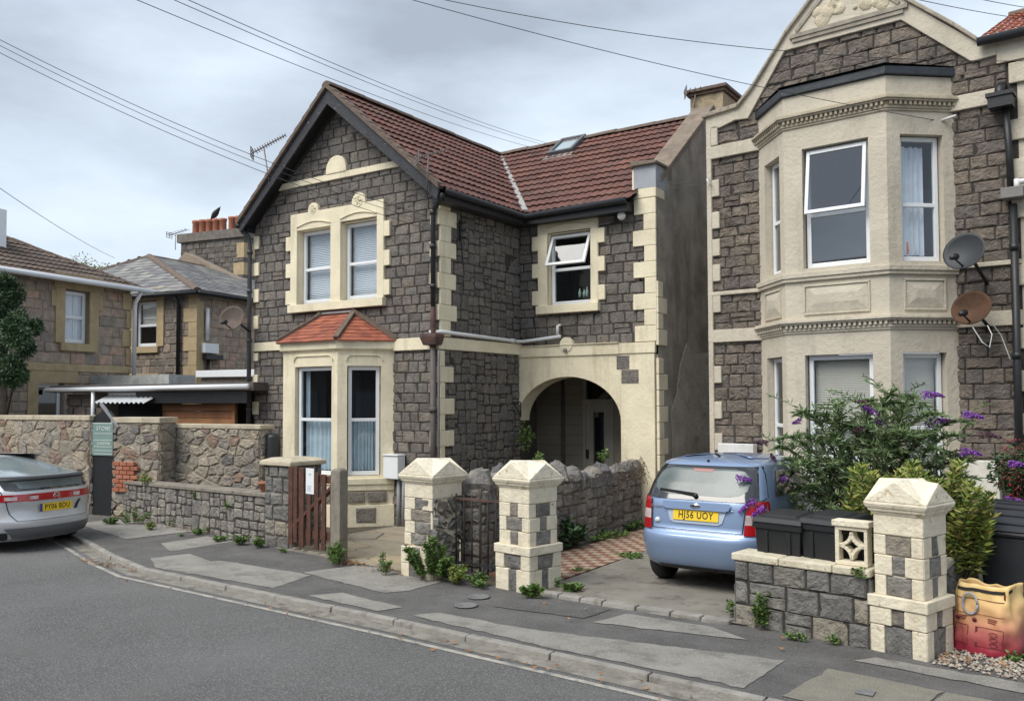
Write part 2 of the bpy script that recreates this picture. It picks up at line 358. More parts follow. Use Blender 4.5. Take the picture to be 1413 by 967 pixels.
def panel(mb, fr, u0, u1, z0, z1, holes=(), depth=.12, slot=0, rslot=None):   # front face with openings and their reveals
    rslot = slot if rslot is None else rslot
    us = sorted({u0, u1, *[h[0] for h in holes], *[h[1] for h in holes]}); zs = sorted({z0, z1, *[h[2] for h in holes], *[h[3] for h in holes]})
    for a, b in zip(us, us[1:]):
        for c, d in zip(zs, zs[1:]):
            if any(h[0] <= (a+b)/2 <= h[1] and h[2] <= (c+d)/2 <= h[3] for h in holes): continue
            mb.add([fr.P(a, 0, c), fr.P(b, 0, c), fr.P(b, 0, d), fr.P(a, 0, d)], [(0, 1, 2, 3)], slot)
    for (a, b, c, d) in holes:
        for p, q in (((a, c), (a, d)), ((a, d), (b, d)), ((b, d), (b, c)), ((b, c), (a, c))):
            mb.add([fr.P(p[0], 0, p[1]), fr.P(q[0], 0, q[1]), fr.P(q[0], -depth, q[1]), fr.P(p[0], -depth, p[1])], [(0, 1, 2, 3)], rslot)
def quoins(mb, fr, edge, sgn, z0, z1, h, wide, narrow, d=.045, first=0, slot=0, seed=1):
    rnd = random.Random(seed); z = z0; i = first
    while z < z1-.03:
        w_ = (wide if i % 2 == 0 else narrow); w_ = w_*rnd.uniform(.95, 1.05) if w_ else 0; zt = min(z+h, z1)
        if w_: fr.box(mb, min(edge, edge+sgn*w_), max(edge, edge+sgn*w_), 0, d, z+.002, zt-.002, slot)
        z += h; i += 1
def tiles(mb, A, B, Cc, D, course=.30, tw=.30, slot=0, amp=.022, lift=.036, seg=8, seed=1, jit=.004):
    # A,B eave left/right ; D,Cc ridge left/right (world points)
    A, B, Cc, D = map(Vector, (A, B, Cc, D)); rnd = random.Random(seed)
    e = (B-A).normalized(); up = (((D+Cc)/2-(A+B)/2)); up = (up-e*up.dot(e)); slope = up.length; up.normalize(); nrm = e.cross(up)
    if nrm.z < 0: nrm = -nrm
    n = max(1, int(slope/course+.5))
    for k in range(n):
        t0, t1 = k/n, (k+1)/n; tm = (t0+t1)/2
        la, lb = (A.lerp(D, tm)-A).dot(e), (B.lerp(Cc, tm)-A).dot(e)
        i0 = math.floor(la/tw)
        base0, base1 = A+up*(slope*t0-.03), A+up*(slope*t1+.02)
        off = 0 if amp else (tw/2 if k % 2 else 0)
        i = i0-1
        while i*tw+off < lb:
            s0, s1 = max(la, i*tw+off), min(lb, (i+1)*tw+off)
            if s1-s0 > .01:
                j = rnd.uniform(-jit, jit); q = max(1, int(seg*(s1-s0)/tw+.5)) if amp else 1; vs = []
                for m_ in range(q+1):
                    s_ = s0+(s1-s0)*m_/q; hgt = amp*abs(math.sin(math.pi*s_/(tw/2)))**1.2 if amp else 0
                    vs += [base0+e*s_+nrm*(hgt+lift+j-.018), base0+e*s_+nrm*(hgt+lift+j), base1+e*s_+nrm*hgt]
                fs = []
                for m_ in range(q): o = m_*3; fs += [(o, o+3, o+4, o+1), (o+1, o+4, o+5, o+2)]
                mb.add(vs, fs, slot)
            i += 1
def ridge(mb, p, q, r=.11, slot=0, seg=.42, droop=.5, seed=3):
    p, q = Vector(p), Vector(q); L = (q-p).length; n = max(1, int(L/seg)); d = (q-p).normalized(); side = d.cross(Vector((0, 0, 1))).normalized(); up = side.cross(d); rnd = random.Random(seed)
    for i in range(n):
        a = p+d*(L*i/n-.01); b = p+d*(L*(i+1)/n+.01); vs = []; j = rnd.uniform(-.006, .006); K = 7
        for (c, rr) in ((a, r*.97), (b, r*1.03)):
            for k in range(K):
                t = math.pi*(k/(K-1)); vs.append(c+side*math.cos(t)*rr+up*(math.sin(t)*rr*.8-.03+j))
        fs = [(k, k+1, K+k+1, K+k) for k in range(K-1)]+[tuple(range(K)), tuple(range(2*K-1, K-1, -1))]
        mb.add(vs, fs, slot)
def window(parent, fr, u0, u1, z0, z1, d=-.10, transom=None, fw=.06, glass_m=None, blind=None, curtain=None, open_top=0, fm=None, label=None, bars=0, deep=.7, open_side=0, room=True):
    """frame, panes and what hangs behind them; d = depth of the frame's front behind the wall face"""
    fm = fm or UPVC; glass_m = glass_m or GLASS; F = MB(); t = .05
    fr.box(F, u0, u0+fw, d-t, d, z0, z1); fr.box(F, u1-fw, u1, d-t, d, z0, z1)
    fr.box(F, u0+fw, u1-fw, d-t, d, z0, z0+fw*1.1); fr.box(F, u0+fw, u1-fw, d-t, d, z1-fw, z1)
    zs = [z0+fw*1.1, z1-fw]
    if transom: fr.box(F, u0+fw, u1-fw, d-t, d+.004, transom-fw*.45, transom+fw*.45); zs = [z0+fw*1.1, transom-fw*.45, transom+fw*.45, z1-fw]
    for b in range(bars):
        ub = u0+fw+(u1-u0-2*fw)*(b+1)/(bars+1); fr.box(F, ub-.012, ub+.012, d-.03, d-.01, z0+fw, z1-fw)
    if room:
        fr_in = [(u0+.0, z0), (u1, z0), (u1, z1), (u0, z1)]
        vs = [fr.P(u, d-t, z) for u, z in fr_in]+[fr.P(u, d-deep, z) for u, z in fr_in]
        F.add(vs, [(0, 1, 5, 4), (1, 2, 6, 5), (2, 3, 7, 6), (3, 0, 4, 7), (4, 5, 6, 7)], 1)
    f = F.build('window', [fm, DARKIN], parent, bevel=.006)
    if label: f['label'] = label
    for i in range(0, len(zs), 2):
        a, b = zs[i], zs[i+1]
        top = i == len(zs)-2
        if open_top and top:       # top-hung sash pushed out
            s = MB(); an = open_top; ww = .05
            def Q(u, zz, dd): L = b+.03-zz; return fr.P(u, d+.02+math.sin(an)*L+dd*math.cos(an), b+.03-math.cos(an)*L+dd*math.sin(an))
            def bx(ua, ub, za, zb, d0, d1): s.hexa([Q(ua, za, d0), Q(ub, za, d0), Q(ub, za, d1), Q(ua, za, d1), Q(ua, zb, d0), Q(ub, zb, d0), Q(ub, zb, d1), Q(ua, zb, d1)])
            U0, U1, Z0, Z1 = u0+fw*.4, u1-fw*.4, a-.03, b+.03
            bx(U0, U0+ww, Z0, Z1, -.02, .02); bx(U1-ww, U1, Z0, Z1, -.02, .02); bx(U0+ww, U1-ww, Z0, Z0+ww, -.02, .02); bx(U0+ww, U1-ww, Z1-ww, Z1, -.02, .02)
            so_ = s.build('sash', fm, f, bevel=.004)
            g = MB(); g.add([Q(U0+ww, Z0+ww, 0), Q(U1-ww, Z0+ww, 0), Q(U1-ww, Z1-ww, 0), Q(U0+ww, Z1-ww, 0)], [(0, 1, 2, 3)]); g.build('pane', glass_m, f)
        else:
            g = MB(); g.add([fr.P(u0+fw, d-.025, a), fr.P(u1-fw, d-.025, a), fr.P(u1-fw, d-.025, b), fr.P(u0+fw, d-.025, b)], [(0, 1, 2, 3)]); g.build('pane', glass_m, f)
    if blind:
        bm_, zb0, zb1, pitch = blind; s = MB(); z = zb0; ua, ub = u0+fw*.8, u1-fw*.8
        while z < zb1:
            s.add([fr.P(ua, d-.10, z), fr.P(ub, d-.10, z), fr.P(ub, d-.125, z+pitch*1.05), fr.P(ua, d-.125, z+pitch*1.05)], [(0, 1, 2, 3)]); z += pitch
        s.build('blind', bm_, f)
    if curtain:
        for (cm, ca, cb, za, zb, waves, amp) in curtain:
            s = MB(); n = waves*8; vs = []
            for k in range(n+1):
                t_ = k/n; u = ca+(cb-ca)*t_; dd = d-.14+amp*math.sin(2*math.pi*t_*waves+1.1*math.sin(t_*9))
                vs += [fr.P(u, dd, za), fr.P(u, dd*1.0, zb)]
            s.add(vs, [(2*k, 2*k+2, 2*k+3, 2*k+1) for k in range(n)], 0, True); s.build('curtain', cm, f)
    return f
def text_mesh(txt, size, fr_mat, name, material, parent, depth=.002, sx=1.0, bold=0.0):
    cu = bpy.data.curves.new('t', 'FONT'); cu.body = txt; cu.size = size; cu.extrude = depth; cu.align_x = 'CENTER'; cu.align_y = 'CENTER'; cu.offset = bold; cu.resolution_u = 3; cu.space_character = 1.12
    to = bpy.data.objects.new('t', cu); COL.objects.link(to); dg = bpy.context.evaluated_depsgraph_get()
    me = bpy.data.meshes.new_from_object(to.evaluated_get(dg)); bpy.data.objects.remove(to); me.name = name
    off = Vector(parent['_o']) if parent is not None else Vector((0, 0, 0))
    for v in me.vertices: v.co.x *= sx; v.co = fr_mat @ v.co - off
    me.materials.clear(); me.materials.append(material)
    o = bpy.data.objects.new(name, me); COL.objects.link(o); o.parent = parent; o['_o'] = tuple(off); ALL.append(o)
    return o
def basis(o, x, y):                              # text basis: x to the right, y up, at o
    x, y = Vector(x).normalized(), Vector(y).normalized(); z = x.cross(y)
    return Matrix(((x.x, y.x, z.x, o[0]), (x.y, y.y, z.y, o[1]), (x.z, y.z, z.z, o[2]), (0, 0, 0, 1)))

# ------------------------------------------------------------------ ground, road, pavement, kerb
TARMAC = mat('road_asphalt', (.175, .173, .172), .85, .25, .7, 1.2, 80, speck=(66, .50, (.34, .335, .325)), moss=((.22, .215, .21), 1.1, .55, .5))
PAVE_D = mat('pavement_asphalt_dark', (.165, .16, .155), .9, .3, 2.2, 1.2, 60, speck=(50, .55, (.26, .25, .24)), moss=((.13, .12, .11), 3, .56, .5))
PAVE_L = mat('pavement_asphalt_pale', (.38, .36, .325), .9, .25, 2.0, 1.2, 60, speck=(50, .54, (.50, .48, .44)), moss=((.22, .21, .19), 2.5, .54, .6))
KERBM = mat('kerb_stone', (.31, .295, .265), .9, .25, 5, .8, 60, streak=.3, moss=((.15, .13, .11), 6, .56, .7))
DRAIN = mat('gutter_channel_stone', (.25, .235, .205), .9, .3, 6, .8, 70, moss=((.13, .11, .09), 5, .52, .8))
DRIVE = mat('drive_concrete', (.38, .35, .30), .9, .2, 2.5, 1., 80, moss=((.16, .15, .12), 3, .54, .7), speck=(60, .64, (.38, .35, .30)))
EARTH = mat('garden_earth', (.11, .09, .065), .95, .3, 4, 1., 50, moss=((.07, .09, .035), 3, .52, .8))
YARDM = mat('yard_stone_paving', rough=.85, var=.2, ns=4, bump=.5, bs=40, island=[(.30, .25, .18), (.34, .28, .19), (.26, .23, .18), (.37, .30, .20), (.28, .25, .20)], moss=((.17, .14, .10), 4, .58, .6))
QUARRY_R = mat('red_quarry_tile', (.20, .095, .07), .7, .25, 6, .3, 50); QUARRY_B = mat('buff_quarry_tile', (.36, .28, .20), .75, .25, 6, .3, 50)
GRAVEL = mat('pale_gravel', rough=.9, var=.2, ns=20, island=[(.42, .38, .31), (.30, .26, .21), (.50, .46, .40), (.24, .20, .17), (.36, .28, .21)])
DLEAF = mat('dry_leaf', rough=.9, var=.2, ns=20, island=[(.30, .15, .06), (.22, .11, .05), (.38, .22, .10), (.17, .10, .06)])

KERB = [(40, 3.5), (4, 5.68), (-2.0, 6.04), (-5.64, 6.27), (-10.0, 6.45), (-11.15, 6.74), (-12.4, 7.15), (-13.6, 7.5), (-16, 7.9), (-24, 8.4), (-60, 9.5)]
PROP = [(40, 5.2), (4, 7.3), (-1.1, 8.1), (-2.9, 7.95), (-5.2, 8.0), (-6.9, 8.0), (-8.3, 8.2), (-9.7, 8.45), (-14.9, 9.2), (-24, 8.9), (-60, 10.5)]
def strip(mb, a, b, za, zb, slot=0):
    pa = [(*p, za) for p in a]; pb = [(*p, zb) for p in b]; n = len(a)
    mb.add(pa+pb, [(i, i+1, n+i+1, n+i) for i in range(n-1)], slot)
g = MB(); s = 900
g.add([(-s, -s, -.2), (s, -s, -.2), (s, s, -.2), (-s, s, -.2)], [(0, 1, 2, 3)]); struct(g.build('ground', EARTH))
g = MB(); g.add([(-9, 8.0, .0), (-60, 9.2, .0), (-60, 60, 0), (60, 60, 0), (60, 3.6, 0), (40, 3.6, 0), (4, 7.2, 0), (-5, 7.9, 0)], [(7, 6, 5, 4, 3, 2, 1, 0)][:1]); g.f = [list(reversed(g.f[0]))]; struct(g.build('garden_ground', EARTH))
g = MB(); n = len(KERB); strip(g, KERB, [(p[0], -9) for p in KERB], -.05, -.05); struct(g.build('road', TARMAC))
g = MB(); strip(g, [(p[0], -9) for p in KERB], [(p[0], -12) for p in KERB], .0, .0); struct(g.build('far_pavement', PAVE_D))
def inset(poly, d): return [(p[0], p[1]+d) for p in poly]
g = MB()
def interp(poly, x):
    for a, b in zip(poly, poly[1:]):
        if b[0] <= x <= a[0]: t = (a[0]-x)/(a[0]-b[0]); return a[1]+(b[1]-a[1])*t
    return poly[-1][1]
xs = sorted({p[0] for p in KERB}|{p[0] for p in PROP}, reverse=True)
ki = [(x, interp(KERB, x)+.095) for x in xs]; po = [(x, interp(PROP, x)+.12) for x in xs]
strip(g, ki, po, .004, .004, 0)
PZ = [0]
def patch(pts, slot=1, z=.008):
    PZ[0] += 1; z = z+PZ[0]*.0003; rr = random.Random(PZ[0]); P_ = []
    for a, b in zip(pts, pts[1:]+pts[:1]):
        L = math.hypot(b[0]-a[0], b[1]-a[1]); k = max(1, int(L/.09))
        for i in range(k): P_.append((a[0]+(b[0]-a[0])*i/k+rr.gauss(0, .006), a[1]+(b[1]-a[1])*i/k+rr.gauss(0, .008)))
    pts = P_; g.add([(*p, z) for p in pts], [tuple(range(len(pts)))], slot)
patch([(-11.5, 7.75), (-11.5, 8.55), (-10.75, 8.45), (-10.75, 7.40)][::-1]); patch([(-10.55, 6.95), (-10.4, 7.45), (-8.35, 6.9), (-8.3, 6.62), (-9.9, 6.6)][::-1])
patch([(-9.9, 6.66), (-9.0, 6.62), (-7.7, 6.6), (-7.9, 7.35), (-9.6, 7.35)]); patch([(-8.1, 7.4), (-7.85, 8.15), (-6.35, 7.95), (-6.35, 7.35), (-6.5, 7.1)][::-1])
patch([(-5.6, 6.52), (-5.45, 6.75), (-4.4, 6.72), (-2.15, 7.05), (-2.2, 6.22), (-4.0, 6.33)][::-1]); patch([(-14.6, 8.2), (-14.4, 9.1), (-12.1, 8.75), (-12.3, 7.7)][::-1])
patch([(-7.1, 6.55), (-6.9, 6.85), (-5.9, 6.72), (-6.0, 6.46)][::-1]); patch([(-4.0, 7.25), (-3.9, 7.72), (-3.0, 7.70), (-2.6, 7.45)][::-1])
patch([(-1.7, 7.35), (-1.55, 7.52), (2, 7.3), (2, 6.9)][::-1])
patch([(-5.15, 7.25), (-5.0, 7.78), (-4.1, 7.78), (-4.15, 7.33)][::-1], 0, .008)
SLABM = mat('aggregate_slab', (.48, .45, .37), .9, .15, 5, 1., 160, speck=(90, .52, (.22, .19, .15)))
patch([(-1.92, 6.20), (-1.80, 7.02), (-1.0, 6.93), (-1.12, 6.13)][::-1], 2); patch([(-1.09, 6.13), (-.97, 6.92), (-.1, 6.85), (-.2, 6.03)][::-1], 2)
struct(g.build('pavement', [PAVE_D, PAVE_L, SLABM]))
g = MB()
KM = [(p[0], p[1]+.06) for p in KERB]; rnd = random.Random(4)
for a, b in zip(KERB, KERB[1:]):
    if a[0] > 5 or b[0] < -25: 
        A, B = Vector((*a, 0)), Vector((*b, 0)); g.hexa([A+Vector((0, 0, -.12)), B+Vector((0, 0, -.12)), B+Vector((0, .10, -.12)), A+Vector((0, .10, -.12)), A+Vector((0, 0, .01)), B+Vector((0, 0, .01)), B+Vector((0, .10, .01)), A+Vector((0, .10, .01))]); continue
    A, B = Vector((*a, 0)), Vector((*b, 0)); L = (B-A).length; n = max(1, round(L/.9))
    for i in range(n):
        p, q = A.lerp(B, (i+.006)/n), A.lerp(B, (i+.994)/n); h = .009+rnd.uniform(-.003, .003); j = rnd.uniform(-.008, .008); yv = Vector((0, .10, 0))
        g.hexa([p+Vector((0, j, -.12)), q+Vector((0, j, -.12)), q+yv+Vector((0, 0, -.12)), p+yv+Vector((0, 0, -.12)), p+Vector((0, j+.015, h)), q+Vector((0, j+.015, h)), q+yv+Vector((0, 0, h)), p+yv+Vector((0, 0, h))])
k = g.build('kerb', KERBM, bevel=.012); struct(k)
g = MB(); strip(g, [(p[0], p[1]-.17) for p in KERB], [(p[0], p[1]+.02) for p in KERB], -.046, -.046); struct(g.build('gutter_channel', DRAIN))
g = MB(); strip(g, [(p[0], p[1]-.30) for p in KERB], [(p[0], p[1]-.24) for p in KERB], -.0455, -.0455); struct(g.build('gutter_edge_line', mat('worn_pale_joint', (.36, .34, .30), .9, .3, 6, .5, 60, moss=((.17, .17, .17), 5, .52, .9))))
# driveway, path, yards
g = MB(); g.add([(-5.15, 7.98, .022), (-2.75, 7.9, .022), (-2.6, 12.5, .03), (-5.25, 12.6, .03)], [(0, 1, 2, 3)]); struct(g.build('driveway', DRIVE))
g = MB(); rnd = random.Random(7); x = -5.15
while x < -2.95:
    L = rnd.uniform(.25, .55); x2 = min(x+L, -2.9); y0 = 7.93-(x+5.15)*.045
    g.hexa([(x+.006, y0+rnd.uniform(-.02, .02), -.02), (x2-.006, y0+rnd.uniform(-.02, .02), -.02), (x2-.006, y0+.13, -.02), (x+.006, y0+.13, -.02), (x+.01, y0+.01, .045), (x2-.012, y0+.01, .05), (x2-.01, y0+.13, .045), (x+.01, y0+.13, .045)]); x = x2
struct(g.build('driveway_edging', KERBM, bevel=.014))
g = MB()
for i in range(7):
    for j in range(38):
        a = .13; x0 = -6.13+i*a; y0 = 8.5+j*a; g.box((x0+.002, y0+.002, .0), (x0+a-.002, y0+a-.002, .026), (i+j) % 2)
struct(g.build('chequered_path', [QUARRY_R, QUARRY_B]))
g = MB(); fr = Fr((0, 0, 0), (1, 0, 0), (0, 0, 1))
class FlatFr:
    def P(s, u, d, z): return Vector((u, z, .012+d*.35))
rubble(g, FlatFr(), [(-9.65, 8.5), (-8.3, 8.25), (-6.95, 8.05), (-6.4, 8.2), (-6.35, 11), (-9.65, 11)], .62, .42, .03, 5, 0, .008, .2, .1)
g.add([(-9.8, 8.4, .008), (-6.3, 8.0, .008), (-6.3, 11.2, .008), (-9.8, 11.2, .008)], [(0, 1, 2, 3)], 1)
struct(g.build('yard_paving', [YARDM, MORTAR_G]))
g = MB(); rnd = random.Random(9)
for _ in range(2600):
    x, y = rnd.uniform(-1.15, .5), rnd.uniform(7.45, 8.9)
    if y < 7.58-(x+1.1)*.2: continue
    r_ = rnd.uniform(.008, .02); z = .012+rnd.uniform(0, .012); an = rnd.uniform(0, 6); c_, s_ = math.cos(an)*r_, math.sin(an)*r_
    g.add([(x+c_, y+s_, z), (x-s_, y+c_, z), (x-c_, y-s_, z), (x+s_, y-c_, z), (x, y, z+r_*.8)], [(0, 1, 4), (1, 2, 4), (2, 3, 4), (3, 0, 4)])
o = g.build('gravel', GRAVEL); struct(o, 'stuff'); tag(o, 'pale gravel scattered round the printed bag', 'gravel')
g = MB(); rnd = random.Random(11)
def leaves_at(cx, cy, z, n, sx, sy):
    for _ in range(n):
        x, y = rnd.gauss(cx, sx), rnd.gauss(cy, sy); r_ = rnd.uniform(.015, .035); an = rnd.uniform(0, 6); zz = z+rnd.uniform(.004, .02); c_, s_ = math.cos(an)*r_, math.sin(an)*r_
        g.add([(x+c_, y+s_, zz+rnd.uniform(0, .02)), (x-s_*.5, y+c_*.5, zz), (x-c_, y-s_, zz+rnd.uniform(0, .02)), (x+s_*.5, y-c_*.5, zz+.01)], [(0, 1, 2, 3)])
leaves_at(-10.9, 6.5, -.045, 70, .35, .05); leaves_at(-8.0, 8.1, .01, 70, .15, .07); leaves_at(-7.3, 8.0, .01, 40, .15, .06); leaves_at(-14.3, 9.0, .01, 60, .4, .08)
leaves_at(-6, 6.05, -.045, 30, 3, .06); leaves_at(-3, 5.9, -.045, 25, 2, .06); leaves_at(-3.5, 7.6, .01, 14, 1, .2); leaves_at(-1.0, 7.75, .02, 30, .3, .08); leaves_at(-12.5, 8.75, .01, 50, .9, .06); leaves_at(-5, 8.2, .02, 14, .3, .1)
o = g.build('dry_leaves', DLEAF); struct(o, 'stuff'); tag(o, 'brown dry leaves along the kerb and wall foot', 'leaves')

# ------------------------------------------------------------------ left house: gabled stone house
LH = thing('stone_house', 'dark stone gabled house with cream trim, red tiled bay roof and arched porch', 'house', (-9.9, 12, 0))
FF = Fr((0, 11, 0), (1, 0, 0), (0, -1, 0)); FS = Fr((-8.9, 0, 0), (0, 1, 0), (1, 0, 0)); FB = Fr((0, 13.4, 0), (1, 0, 0), (0, -1, 0)); FG = Fr((-6.13, 0, 0), (0, 1, 0), (1, 0, 0))
XL, XR, XA, ZE, ZA = -13.42, -8.9, -11.15, 5.5, 7.42
def rake(x): return ZE+(ZA-ZE)*(1-abs(x-XA)/(XA-XL if x < XA else XR-XA))
wh = [(-12.19, -11.32, 3.84, 5.21), (-11.075, -10.205, 3.84, 5.235)]
m = MB()
panel(m, FF, XL, XR, 0, 5.5, wh+[(-11.72, -10.1, .2, 3.0)], .2, 1)
m.prism(FF, [(XL, 5.5), (XR, 5.5), (XA, ZA)], -.02, 0, 1)
reg = [(XL, .0), (XR, .0), (XR, ZE-.1), (XA, ZA-.1), (XL, ZE-.1)]
ashlar(m, FF, reg, .168, .17, .36, .015, 21, 0, [(-12.2, -10.18, 3.8, 5.3), (-11.72, -10.0, 0, 3.05)], .0045)
m.build('front_wall', [STONE_L, MORTAR], LH)
m = MB(); panel(m, FS, 11, 13.4, 0, 5.6, (), .1, 1); squared_rubble(m, FS, [(11.02, 0), (13.4, 0), (13.4, 5.55), (11.02, 5.55)], .20, .014, 22)
m.build('side_wall', [STONE_L, MORTAR], LH)
# back wing wall with arch
AX, AA, AB, AZ = -7.87, 1.06, .79, 1.71
m = MB(); bw = (-8.272, -7.375, 3.79, 5.1)
panel(m, FB, -8.9, -6.13, 2.85, 5.6, [bw], .2, 1)
ashlar(m, FB, [(-8.9, 3.05), (-6.2, 3.05), (-6.2, 5.6), (-8.9, 5.6)], .175, .2, .38, .016, 23, 0, [(-8.3, -7.35, 3.75, 5.15)], .0045)
m.build('wing_wall', [STONE_L, MORTAR], LH)
m = MB(); K = 28
arc = [(AX+AA*math.cos(math.pi*(1-i/K)), AZ+AB*math.sin(math.pi*(1-i/K))) for i in range(K+1)]
for (p, q) in zip(arc, arc[1:]):      # wall above the arch, in strips
    m.hexa([FB.P(p[0], .05, p[1]), FB.P(q[0], .05, q[1]), FB.P(q[0], -.35, q[1]), FB.P(p[0], -.35, p[1]), FB.P(p[0], .05, 2.87), FB.P(q[0], .05, 2.87), FB.P(q[0], -.35, 2.87), FB.P(p[0], -.35, 2.87)])
FB.box(m, -6.81, -6.18, -.35, .05, 0, 2.87); FB.box(m, -8.9, -6.83, -.2, .075, 2.87, 3.06)
FB.box(m, -6.83, -6.16, -.2, .068, 2.875, 3.055); FB.box(m, -8.897, -6.83, .02, .10, 3.06, 3.075)
m.lathe(FB.P(-7.87, .0, 3.07), [(.13, 0), (.13, .09)], 24, 0, (0, -1, 0), False)
FB.box(m, -6.88, -6.64, -.01, .057, 2.61, 2.84, 1); FB.box(m, -6.79, -6.47, -.01, .06, 2.37, 2.60, 1)
m.build('porch_arch', [CREAM, STONE_L], LH, bevel=.008)
m = MB(); m.lathe(FB.P(-7.87, .07, 2.98), [(.03, 0), (.035, .06), (.02, .07)], 12, 0, (0, -1, 0)); m.build('porch_lamp', GREYP, LH)
m = MB()
P1, P2, P3 = FB.P(-8.83, .05, 2.0), FB.P(-8.83, .28, 1.98), FB.P(-8.60, .3, 2.0)
m.bar(FB.P(-8.84, .08, 2.05), FB.P(-8.84, .34, 2.05), .015); m.bar(FB.P(-8.84, .08, 2.05), FB.P(-8.84, .08, 1.78), .015); m.bar(FB.P(-8.84, .34, 2.05), FB.P(-8.84, .08, 1.80), .012)
m.build('basket_bracket', IRON, LH)
# porch interior
PORCHW = mat('porch_scored_render', (.30, .27, .215), .85, .1, 2, .3, 20)
m = MB(); FP = Fr((0, 14.9, 0), (1, 0, 0), (0, -1, 0)); panel(m, FP, -9.5, -6.3, 0, 3.2, [(-8.42, -7.75, .1, 2.6)], .1, 0)
for i in range(1, 13): FP.box(m, -9.5, -8.45, -.006, .004, .2*i-.006, .2*i+.002, 1)
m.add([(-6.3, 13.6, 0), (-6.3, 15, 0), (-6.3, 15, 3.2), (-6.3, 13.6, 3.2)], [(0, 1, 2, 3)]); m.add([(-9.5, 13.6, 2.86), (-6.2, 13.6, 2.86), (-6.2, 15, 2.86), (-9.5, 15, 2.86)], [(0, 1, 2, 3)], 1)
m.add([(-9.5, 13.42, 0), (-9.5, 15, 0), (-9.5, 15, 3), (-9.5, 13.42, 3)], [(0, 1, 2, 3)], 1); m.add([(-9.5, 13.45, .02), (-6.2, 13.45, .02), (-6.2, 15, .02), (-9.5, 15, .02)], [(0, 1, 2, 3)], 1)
m.tube([FP.P(-8.85, .05, 0), FP.P(-8.85, .05, 2.7)], .035, 8, 1)
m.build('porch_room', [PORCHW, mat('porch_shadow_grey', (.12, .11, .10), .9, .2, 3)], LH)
m = MB(); FP.box(m, -8.42, -8.36, -.08, .02, .05, 2.6); FP.box(m, -7.81, -7.75, -.08, .02, .05, 2.6); FP.box(m, -8.36, -7.81, -.08, .02, 2.5, 2.6); FP.box(m, -8.36, -7.81, -.08, .02, 2.0, 2.1)
FP.box(m, -8.36, -8.2, -.07, 0, .05, 2.0); FP.box(m, -7.97, -7.81, -.07, 0, .05, 2.0); FP.box(m, -8.2, -7.97, -.07, 0, .05, .5); FP.box(m, -8.2, -7.97, -.07, 0, 1.85, 2.0)
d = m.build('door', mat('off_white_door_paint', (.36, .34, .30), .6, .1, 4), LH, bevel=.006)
m = MB(); m.add([FP.P(-8.2, -.04, .5), FP.P(-7.97, -.04, .5), FP.P(-7.97, -.04, 1.85), FP.P(-8.2, -.04, 1.85)], [(0, 1, 2, 3)]); m.add([FP.P(-8.36, -.05, 2.1), FP.P(-7.81, -.05, 2.1), FP.P(-7.81, -.05, 2.5), FP.P(-8.36, -.05, 2.5)], [(0, 1, 2, 3)])
m.add([FP.P(-8.42, -.1, .1), FP.P(-7.75, -.1, .1), FP.P(-7.75, -.1, 2.6), FP.P(-8.42, -.1, 2.6)], [(0, 1, 2, 3)], 1); m.build('pane', [GLASS_D, DARKIN], d)
m = MB(); FP.box(m, -8.34, -8.30, 0, .05, .95, 1.12); m.build('handle', BLACKP, d)
# cream trim
m = MB()
FF.box(m, XL, -11.82, 0, .052, 3.03, 3.19); FF.box(m, -9.85, XR+.052, 0, .052, 2.92, 3.12)
FS.box(m, 11.0, 13.4, 0, .05, 2.92, 3.115)
z = 6.05; m.prism(FF, [(-12.72, 6.03), (-9.62, 6.03), (-9.72, 6.14), (-12.60, 6.14)], 0, .05)
m.prism(FF, [(-11.44, 6.14), (-10.94, 6.14)]+[(-11.19+.25*math.cos(t), 6.2+.25*math.sin(t)) for t in [math.pi*i/12 for i in range(13)]], 0, .065)
split_build(m, 'string_course', CREAM, LH, .006)
m = MB()
quoins(m, FF, XL, 1, 3.2, 5.3, .255, .15, 0, .045, 1); quoins(m, FF, XL, 1, .55, 3.0, .255, .15, 0, .045, 1)
quoins(m, FF, XR+.045, -1, 3.13, 5.45, .26, .19, .0, .045, 1); quoins(m, FF, XR+.045, -1, .3, 2.9, .26, .19, .0, .045, 0)
quoins(m, FS, 11.0, 1, 3.13, 5.45, .26, .42, .28, .046, 1); quoins(m, FS, 11.0, 1, .3, 2.9, .26, .36, .12, .046, 0)
quoins(m, FB, -6.13, -1, 3.065, 5.5, .27, .42, .22, .05, 0)
for i in range(11):
    FG.box(m, 13.36, 13.4+(.32 if i % 2 else .16), -.02, .03, .9+.27*i if i < 7 else 3.0+.27*(i-7), (.9+.27*i if i < 7 else 3.0+.27*(i-7))+.262)
FB.box(m, -6.56, -6.12, -.3, .053, 5.5, 6.0); FB.box(m, -6.53, -6.115, -.35, .056, 5.66, 6.05, 1)
split_build(m, 'quoin', [CREAM, mat('grey_blue_filler', (.36, .38, .41), .8, .1, 5, .3, 30)], LH, .01)
